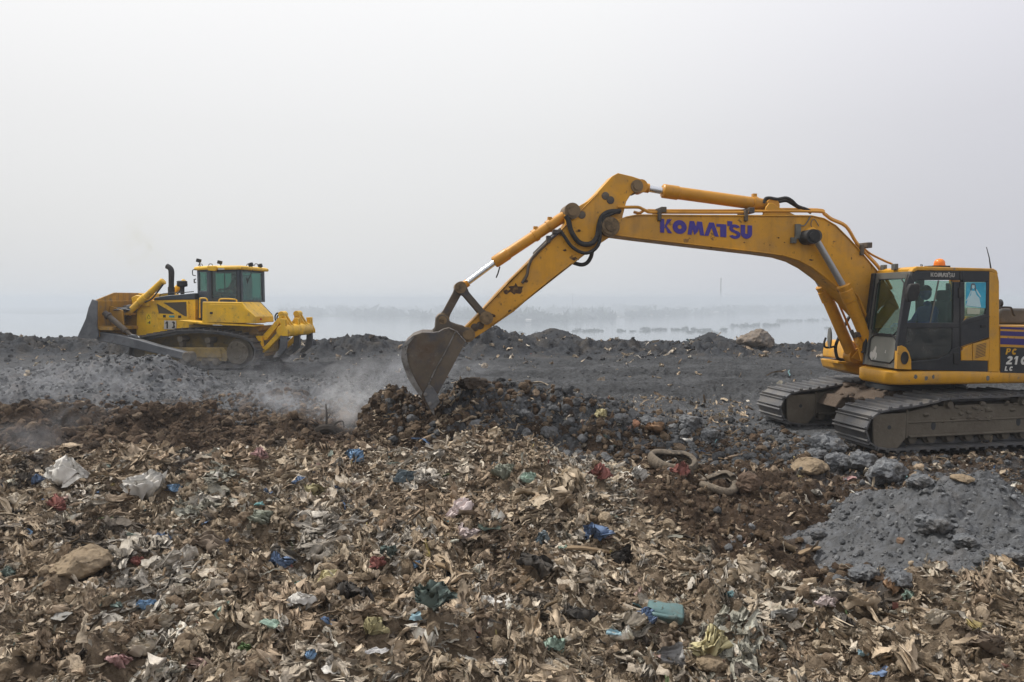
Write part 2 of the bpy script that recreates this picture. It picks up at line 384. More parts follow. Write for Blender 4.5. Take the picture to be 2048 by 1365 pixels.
BERM = ridge_table([(-900, 672), (-300, 668), (0, 675), (90, 684), (150, 680), (300, 690), (480, 686), (640, 686), (690, 683), (740, 678), (790, 690), (830, 688), (900, 680), (945, 671), (985, 666), (1030, 672), (1060, 684), (1100, 684), (1180, 688), (1240, 686), (1300, 692), (1360, 690), (1420, 690), (1500, 697), (1560, 697), (1620, 694), (1690, 697), (1760, 700), (2048, 702), (2600, 706), (3300, 700)], 28.0)
BROWN = ridge_table([(-700, 850), (-300, 838), (0, 820), (100, 826), (170, 838), (230, 842), (265, 836), (340, 842), (400, 830), (440, 838), (520, 846), (600, 842), (660, 856), (700, 872), (760, 900), (900, 920)], 14.4)
def ground_h(x, y):
    x = np.asarray(x, float); y = np.asarray(y, float)
    b = base_h(x, y)
    px, py = chart(x, y)
    g = garbage_mask(px, py)
    h = b + fbm(x, y, 3.2, 3, 3) * .09
    # litter field: humps and hollows
    h = h + g * (fbm(x, y, 1.4, 3, 11) * .20 + billow(x, y, .5, 3, 21) * .22 + billow(x, y, .13, 2, 25) * .035 + .03)
    h = h + .22 * np.exp(-((y - 10.3) / .75) ** 2) * (1 - sst(-1.0, 3.0, x)) * (1 + .8 * fbm(x, y, 1.6, 2, 4))
    # small rise where the foreground litter climbs at right
    h = h + .16 * np.exp(-(((x - 4.0) / 1.7) ** 2 + ((y - 5.55) / .55) ** 2)) + .12 * np.exp(-(((x - 1.6) / 1.6) ** 2 + ((y - 8.9) / .7) ** 2))
    # hollow of bare soil at right centre
    h = h - .16 * np.exp(-(((x - 3.3) / 1.1) ** 2 + ((y - 7.2) / .9) ** 2))
    # brown soil mounds at left behind the litter
    br = ridge(x, y, 14.4, BROWN, 2.4, 1.6, -.2) + fbm(x, y, 1.15, 5, 31) * .34 + billow(x, y, .5, 4, 33) * .20 + billow(x, y, .1, 3, 34) * .035
    mb = (1 - sst(-2.4, -1.2, x)) * sst(11.0, 12.2, y) * (1 - sst(15.4, 16.6, y))
    h = h * (1 - mb) + np.maximum(br, h - .15) * mb
    # bare soil at right
    rs = brown_right(px, py)
    h = h + rs * (fbm(x, y, .7, 4, 41) * .13 + billow(x, y, .25, 4, 43) * .12 + billow(x, y, .08, 2, 44) * .03)
    # driven ash flat with wheel and track marks
    fl = sst(14.5, 16, y) * (1 - sst(24, 25.5, y))
    h = h + fl * (fbm(x, y, .5, 4, 51) * .06 + billow(x, y, .25, 3, 56) * .04 + .02 * np.sin(y * 5.2 + fbm(x, y, 5, 2, 52) * 2.2) + fbm(x, y * 3, .9, 3, 55) * .02)
    for yc, ph in ((17.3, 0.), (18.2, .4), (19.9, .1), (20.9, .7)):
        band = np.exp(-(np.abs(y + .035 * x - yc) / .30) ** 4) * sst(.2, 1.0, x) * (1 - sst(8.5, 10, x))
        zig = np.abs(((x / .30 + ph) % 1.0) * 2 - 1)
        chev = np.exp(-(((y + .035 * x - yc) / .30 - (zig * 1.6 - .8)) / .30) ** 2)
        h = h + band * (chev * .085 - .03) * np.clip(fbm(x, y, 1.3, 3, 57) * 1.3 + .55, 0, 1)
    # berm at the back with its humps
    p = interp(x * 28.0 / np.maximum(y, 20), BERM)
    bn = fbm(x, y, 1.8, 5, 61) * .24 + billow(x, y, .9, 4, 63) * .34 + fbm(x, y, .35, 4, 66) * .16
    s = sst(25.2, 26.9, y + fbm(x, y, 3, 3, 65) * 1.1) * (1 - sst(30.5, 37, y))
    top = p + np.where(y > 28, (y - 28) * -.03, 0)
    h = h * (1 - s) + (np.maximum(top, h) + bn * (.40 + .60 * (1 - sst(27.0, 29, y)))) * s
    for (hx, hy, q, r) in HILLS:
        d = np.hypot((x - hx) / r, (y - hy) / (r * .8))
        h = np.maximum(h, h * 0 + np.where(d < 1.6, q - np.sqrt(d * d + .03) * q * .50 + .05 + fbm(x, y, .5, 3, 67) * .09 + billow(x, y, .9, 2, 68) * .1, -99))
    # far outside the view: keep it calm
    return h
HILLS = []
for hpx, hpy, hy, r in ((1105, 654, 31.0, 1.7), (1425, 667, 30.0, 1.6), (980, 664, 29.5, 1.9), (1250, 683, 29, 1.2), (760, 674, 29, 1.6), (640, 680, 29, 1.2)):
    hx, hz = at_y(hpx, hpy, hy); HILLS.append((hx, hy, hz, r))
GTOP = [(-900, 925), (0, 932), (120, 928), (250, 936), (380, 922), (500, 908), (620, 898), (720, 902), (760, 915), (900, 908), (1000, 905), (1120, 925), (1220, 955), (1290, 1010), (1340, 1060), (1440, 1120), (1560, 1170), (1650, 1198), (1800, 1208), (1950, 1180), (2048, 1168), (2800, 1150)]
def garbage_mask(px, py):
    e = py - interp(px, GTOP) + fbm(px, py, 90, 3, 71) * 26
    return sst(-22, 26, e)
def brown_right(px, py):
    m = sst(1120, 1290, px) * sst(872, 905, py) * (1 - garbage_mask(px, py))
    return m
def brown_left(px, py, x, y):
    return (1 - sst(690, 760, px)) * sst(800, 822, py + fbm(px, py, 60, 3, 73) * 14) * (1 - garbage_mask(px, py))

# colours of the soils
C_ASH = np.array([.096, .100, .107]); C_ASHL = np.array([.150, .155, .164]); C_BROWN = np.array([.135, .093, .064]); C_BROWND = np.array([.055, .039, .028])
C_LIT = np.array([.36, .28, .20]); C_LITD = np.array([.15, .113, .078]); C_BERM = np.array([.062, .066, .074])  # C_BERM: berm grey darkened, with the steep face's overhang shade put in
def lerp(a, b, t): return a + (b - a) * t[..., None]
def ground_col(x, y, z):
    px, py = chart(x, y)
    g = garbage_mask(px, py)
    n1 = np.clip(fbm(x, y, .8, 5, 81) * .5 + .5, 0, 1); n2 = np.clip(fbm(x, y, .16, 4, 83) * .5 + .5, 0, 1)
    c = lerp(C_ASH + x[..., None] * 0, C_ASHL, np.clip(n1 * .9 + n2 * .35 - .25, 0, 1))
    c = c * (1 - .36 * (sst(15.5, 18, y + fbm(x, y, 2, 3, 85)) * (1 - .6 * np.clip(np.sin(y * 2.3 + fbm(x, y, 6, 2, 86) * 2), 0, 1)))[..., None])
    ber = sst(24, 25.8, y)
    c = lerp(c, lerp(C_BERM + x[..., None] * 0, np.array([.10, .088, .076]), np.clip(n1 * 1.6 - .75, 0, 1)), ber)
    bl = brown_left(px, py, x, y); bro = lerp(C_BROWND + x[..., None] * 0, C_BROWN * 1.05, np.clip(n1 * .8 + n2 * .6 - .3, 0, 1))
    c = lerp(c, bro, bl)
    brr = brown_right(px, py)
    ashmix = sst(.42, .62, n1 * .6 + n2 * .4 + .08 * sst(1640, 1820, px) - .06) * sst(1500, 1700, px)
    c = lerp(c, lerp(bro, C_ASH * .85, ashmix * .8), brr)
    lit = lerp(C_LITD + x[..., None] * 0, C_LIT, np.clip(n2 * 1.2 + n1 * .4 - .35, 0, 1))
    c = lerp(c, lit, g)
    return c

def fan(y_edges, s_edges):
    Y, Sx = np.meshgrid(y_edges, s_edges, indexing='ij')
    X = Sx * (2.6 + .86 * np.maximum(Y, 0)); return X, Y
ye = np.concatenate([np.linspace(-10, 2.5, 30)[:-1], 2.5 + 0 * np.arange(1)])
yy = [2.5]
while yy[-1] < 46:
    yy.append(yy[-1] + max(.012, .0033 * (yy[-1] + .4)))
ye = np.concatenate([np.linspace(-10, 2.5, 26)[:-1], np.array(yy), np.linspace(47, 85, 24)])
se = np.concatenate([-np.geomspace(7, 1.0, 40)[:-1], np.linspace(-1.0, 1.0, 900), np.geomspace(1.0, 7, 40)[1:]])
GX, GY = fan(ye, se)
GZ = ground_h(GX, GY)
soil_mat = attr_mat('landfill_soil', .95, 13, .5, .05, 26, spec=.12, grain=(18, .022))
powder_mat = attr_mat('ash_powder', .97, 10, .68, .022, 34, spec=.1)
V = np.stack([GX, GY, GZ], -1).reshape(-1, 3)
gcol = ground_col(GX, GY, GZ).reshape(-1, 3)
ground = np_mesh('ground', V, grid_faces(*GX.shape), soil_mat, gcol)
tag(ground, 'uneven landfill ground of grey ash, brown soil and trodden litter', kind='structure')

# ------------------------------------------------------------------ heaps that stand on the ground
HEAPS = []
def heap(name, label, pts, yc, front, back, base, xr, yr, nx, ny, rough, seed, colf, cat='heap', group=None):
    tab = ridge_table(pts, yc)
    def hf(x, y):
        x = np.asarray(x, float); y = np.asarray(y, float)
        wob = fbm(x, y, 1.1, 3, seed) * .35
        z = ridge(x + fbm(x, y, .8, 2, seed + 9) * .15, y + wob, yc, tab, front, back, base)
        k = sst(base + .02, base + .22, z)
        for amp, sc, kind in rough:
            z = z + k * amp * (fbm(x, y, sc, 4, seed + 3) if kind == 'f' else billow(x, y, sc, 3, seed + 5))
        inside = (x > xr[0]) & (x < xr[1]) & (y > yr[0]) & (y < yr[1])
        return np.where(inside, z, -9.0)
    X, Y = np.meshgrid(np.linspace(xr[0] + .001, xr[1] - .001, nx), np.linspace(yr[0] + .001, yr[1] - .001, ny), indexing='xy')
    Zh = hf(X, Y); g = base_h(X, Y)
    edge = np.minimum.reduce([X - xr[0], xr[1] - X, Y - yr[0], yr[1] - Y]); Zh = Zh - (1 - sst(0, .25, edge)) * .5
    F = grid_faces(ny, nx)
    keep = (Zh.ravel()[F] > (ground_h(X, Y) - .12).ravel()[F]).any(1)
    F = F[keep]; used = np.unique(F); re = np.zeros(X.size, np.int64); re[used] = np.arange(len(used))
    V = np.stack([X, Y, Zh], -1).reshape(-1, 3)[used]; c = colf(X, Y, Zh).reshape(-1, 3)[used]
    o = np_mesh(name, V, re[F], soil_mat if name == 'soil_heap' else powder_mat, c); tag(o, label, cat, group)
    HEAPS.append(hf)
    return o
def ash_col(light=1.0, brown=0.0, seed=0):
    def f(x, y, z):
        n1 = np.clip(fbm(x, y, .5, 5, 91 + seed) * .5 + .5, 0, 1); n2 = np.clip(fbm(x, y, .1, 3, 92 + seed) * .5 + .5, 0, 1)
        c = lerp(C_ASH * light + x[..., None] * 0, C_ASHL * light, np.clip(n1 * .8 + n2 * .5 - .2, 0, 1))
        return lerp(c, C_BROWN * 1.1 + x[..., None] * 0, np.clip((n1 - .62) * 6, 0, 1) * brown)
    return f
heap('ash_mound', 'long grey ash mound in front of the bulldozer, rising to a crumbly peak', [(-700, 770), (-300, 758), (-100, 748), (0, 742), (80, 738), (150, 728), (230, 720), (275, 714), (310, 711), (345, 722), (385, 742), (430, 768), (480, 792), (520, 806), (600, 812)], 18.6, 3.4, 2.0, 0.0, (-26, -6.0), (14.6, 21.5), 420, 260, [(.12, .9, 'f'), (.12, .32, 'b'), (.05, .13, 'b')], 101, ash_col(1.20, .15, 1), 'ash mound')
heap('ash_mound', 'low grey ash mound behind the smoking brown soil, right of the bulldozer', [(390, 812), (430, 796), (470, 782), (520, 768), (560, 758), (590, 757), (630, 768), (680, 778), (730, 792), (780, 806), (840, 815)], 17.2, 2.6, 1.8, 0.0, (-8.6, -2.0), (14.2, 19.4), 240, 200, [(.11, .8, 'f'), (.12, .3, 'b'), (.05, .12, 'b')], 111, ash_col(1.08, .2, 2), 'ash mound')
def dug_col(x, y, z):
    n1 = np.clip(fbm(x, y, .55, 5, 95) * .5 + .5, 0, 1); n2 = np.clip(fbm(x, y, .12, 4, 96) * .5 + .5, 0, 1)
    left = 1 - sst(-1.9, -.4, x)
    c = lerp(C_BROWND * 1.15 + x[..., None] * 0, C_BROWN, np.clip(n1 * .9 + n2 * .4 - .3, 0, 1))
    a = lerp(C_ASH * 1.0 + x[..., None] * 0, C_ASHL * 1.0, n2)
    k = sst(.44, .66, n1 * .7 + n2 * .3 + (z - .1) * .35 - left * .26)
    return lerp(c, a, k)
heap('soil_heap', 'dug heap of dark soil and grey ash lumps under the excavator bucket', [(690, 915), (715, 890), (735, 842), (750, 798), (775, 785), (810, 783), (840, 794), (862, 808), (885, 792), (915, 768), (960, 760), (1000, 770), (1060, 775), (1110, 782), (1180, 797), (1250, 815), (1320, 834), (1400, 852), (1500, 868), (1580, 880), (1650, 890)], 13.1, 2.5, 1.6, -.08, (-3.3, 5.6), (10.6, 15.0), 460, 260, [(.14, .7, 'f'), (.15, .3, 'b'), (.07, .11, 'b')], 121, dug_col, 'heap')
heap('ash_pile', 'smooth pale grey ash pile at the edge of the litter, below the excavator tracks', [(1480, 1160), (1580, 1135), (1640, 1095), (1690, 1055), (1740, 1015), (1790, 982), (1840, 962), (1885, 952), (1930, 955), (1985, 972), (2050, 1000), (2150, 1030), (2300, 1062), (2500, 1100), (2700, 1130)], 7.35, 2.0, .9, -.05, (2.3, 9.0), (5.0, 9.4), 560, 360, [(.12, .9, 'f'), (.075, .3, 'b'), (.035, .08, 'b')], 131, ash_col(1.06, .10, 4), 'ash pile')

def top_h(x, y):
    z = ground_h(x, y)
    for hf in HEAPS: z = np.maximum(z, hf(x, y))
    return z
def hit(px, py, lift=0.0):
    """the point of the terrain that the photograph shows at this pixel"""
    d = ray(px, py); t = np.arange(3.2, 62, .02)
    x = d.x * t; y = d.y * t; z = CAM.z + d.z * t
    b = np.nonzero(z < top_h(x, y))[0]
    k = b[0] if len(b) else len(t) - 1
    return Vector((x[k], y[k], z[k] + lift)), t[k]

# ------------------------------------------------------------------ water, far shore
def water_mat():
    m, nt, nd, lk = nodes_of('lagoon_water')
    out = N(nt, 'ShaderNodeOutputMaterial'); bs = N(nt, 'ShaderNodeBsdfPrincipled'); lk.new(bs.outputs[0], out.inputs[0])
    bs.inputs['Base Color'].default_value = (.16, .18, .19, 1); bs.inputs['Roughness'].default_value = .12
    tc = N(nt, 'ShaderNodeTexCoord'); n = N(nt, 'ShaderNodeTexNoise'); n.inputs['Scale'].default_value = .25; n.inputs['Detail'].default_value = 4
    lk.new(tc.outputs['Object'], n.inputs['Vector'])
    b = N(nt, 'ShaderNodeBump'); b.inputs['Distance'].default_value = .25; b.inputs['Strength'].default_value = .35
    lk.new(n.outputs[0], b.inputs['Height']); lk.new(b.outputs[0], bs.inputs['Normal'])
    return m
ZW = -25.0; FAR = 2900.0
a = np.linspace(0, 2 * math.pi, 97)[:-1]
wv = np.concatenate([np.array([[0, 0, ZW]]), np.stack([FAR * np.cos(a), FAR * np.sin(a), a * 0 + ZW], 1)])
wf = np.array([(0, 1 + i, 1 + (i + 1) % 96) for i in range(96)])
water = np_mesh('water', wv, wf, water_mat()); tag(water, 'pale hazy lagoon below the landfill', kind='structure')
SHORE = [(-2600, 630), (-600, 628), (300, 628), (640, 634), (800, 638), (900, 641), (1000, 645), (1072, 646), (1180, 641), (1330, 634), (1450, 629), (1560, 625), (1700, 622), (2048, 620), (2600, 620), (4600, 622)]
def plane_pt(px, py, z):
    d = ray(px, py); t = (z - CAM.z) / d.z; return d.x * t, d.y * t
sv = []; pxs = np.linspace(-2600, 4600, 160)
for px in pxs:
    py = float(interp(px, SHORE)) + float(fbm(np.array([px]), np.array([0.]), 60, 4, 5)[0]) * 1.6
    x, y = plane_pt(px, py, ZW); L = math.hypot(x, y)
    if L > 2500: x, y = x * 2500 / L, y * 2500 / L; L = 2500
    sv.append((x, y)); 
rows = []
for k, (fr, dz) in enumerate(((0, -.4), (.01, .5), (.06, 1.0), (.4, 1.5), (1, 2.0))):
    rows.append([(x + (x / math.hypot(x, y) * 2880 - x) * fr, y + (y / math.hypot(x, y) * 2880 - y) * fr, ZW + dz) for x, y in sv])
sh = np.array(rows).reshape(-1, 3)
land_mat = mat('far_land', (.07, .075, .06), .95, var=.5, spec=.1)
far = np_mesh('far_shore', sh, grid_faces(5, 160), land_mat); tag(far, 'flat built-up shore across the lagoon', kind='structure')
roofm = [mat('pale_roof', (.48, .45, .42), .7), mat('rust_roof', (.24, .14, .10), .8), mat('grey_roof', (.3, .3, .31), .7)]
wallm = mat('house_wall', (.38, .36, .33), .9)
hg = []
for k in range(3):
    r_ = thing('shore_house', (0, 0, -500), 0, 'low house with a pale roof, one of many along the hazy far shore', 'house', 'houses along the far shore')
    L, W, Hh = (11, 8, 4.2) if k < 2 else (26, 11, 5.5)
    MB().box((0, 0, Hh / 2), (L, W, Hh)).build('wall', wallm, r_)
    MB().prism([(-W / 2 - .6, Hh), (W / 2 + .6, Hh), (0, Hh + 2.4)], -L / 2 - .5, L / 2 + .5).build('roof', roofm[k], r_).rotation_euler = (0, 0, math.pi / 2)
    hg.append(r_)
def copy_tree(o, parent=None):
    c = o.copy(); COL.objects.link(c); c.parent = parent
    for ch in list(o.children): copy_tree(ch, c)
    return c
hr = random.Random(5); first = [True] * 3
for i in range(110):
    px = hr.uniform(1050, 1790) if i < 95 else hr.uniform(2000, 2100)
    top = 606 + max(0, (1400 - px)) * .012
    sy = float(interp(px, SHORE)) - 1.5; py = sy - (sy - top) * hr.random() ** 1.7
    x, y = plane_pt(px, py, ZW + 1.2); k = hr.choice((0, 0, 1, 2))
    if first[k]: o = hg[k]; first[k] = False
    else: o = copy_tree(hg[k])
    o.location = (x, y, ZW + 1.0); o.rotation_euler = (0, 0, hr.uniform(-.6, .6)); s = hr.uniform(.5, .9) * min(1.9, max(.5, math.hypot(x, y) / 1300)); o.scale = (s, s, s)
# woods and shrubs far off: clumps of leaf-sized faces
leaf_m = mat('far_foliage', (.045, .06, .035), .9, var=.4, spec=.1)
def clump_cloud(name, label, pts):
    vs = []
    for (x, y, z, r, h) in pts:
        n = 46
        d = rng.normal(size=(n, 3)); d /= np.linalg.norm(d, axis=1)[:, None]; d *= rng.random((n, 1)) ** .4
        c = np.array([x, y, z + h * .5]) + d * np.array([r, r, h * .5])
        for q in c:
            e = rng.normal(size=(3, 3)) * r * .28; vs.append(q + e)
    V = np.concatenate(vs); F = np.arange(len(V)).reshape(-1, 3)
    o = np_mesh(name, V, F, leaf_m, smooth=False); tag(o, label, kind='stuff'); return o
pts = []
for i in range(420):
    px = hr.uniform(560, 2100); sy = float(interp(px, SHORE)); py = sy - 1.0 - (sy - 603) * hr.random() ** 1.5
    x, y = plane_pt(px, py, ZW + 1); r = hr.uniform(5, 12); pts.append((x, y, ZW + 1, r * 1.6, hr.uniform(5, 11)))
clump_cloud('far_trees', 'hazy trees among the houses on the far shore', pts)
pts = []
isl = []
for (x0, x1, y0, y1, n, hh) in ((1130, 1300, 663, 664, 26, 1.6), (1285, 1450, 660, 662, 34, 2.8), (1460, 1560, 654, 652, 34, 4.5), (1550, 1680, 645, 640, 30, 4), (1360, 1450, 666, 667, 8, 1), (1655, 1690, 657, 657, 4, 1.5), (1000, 1130, 667, 668, 8, 1), (2000, 2060, 641, 640, 6, 3)):
    for k in range(n):
        t = hr.random(); x, y = plane_pt(x0 + (x1 - x0) * t, y0 + (y1 - y0) * t + hr.uniform(-1.2, 1.2), ZW)
        pts.append((x, y, ZW, hr.uniform(1.2, 3.2), hr.uniform(.2, .9) * hh))
clump_cloud('islet_shrubs', 'dim strips of scrub standing in the shallow lagoon', pts)
for px, py0, py1, lab in ((1145, 588, 626, 'thin lattice mast on the far shore, beyond the berm humps'), (1441, 556, 618, 'tall faint mast on the far shore under the excavator boom')):
    x, y = plane_pt(px, py1, ZW + 1); d = ray(px, py0); t = y / d.y; zt = CAM.z + d.z * t
    r_ = thing('mast', (x, y, ZW), 0, lab, 'mast')
    mb_ = MB()
    for ax, ay in ((-1.2, -1.2), (1.2, -1.2), (1.2, 1.2), (-1.2, 1.2)): mb_.tube([(ax, ay, 0), (ax * .3, ay * .3, zt - ZW)], .22, 4)
    for k in range(12):
        z0 = (zt - ZW) * k / 12; s0 = 1 - .7 * k / 12; mb_.tube([(-1.2 * s0, -1.2 * s0, z0), (1.2 * s0, -1.2 * s0, z0 + (zt - ZW) / 12)], .12, 4)
    mb_.build('lattice', land_mat, r_)
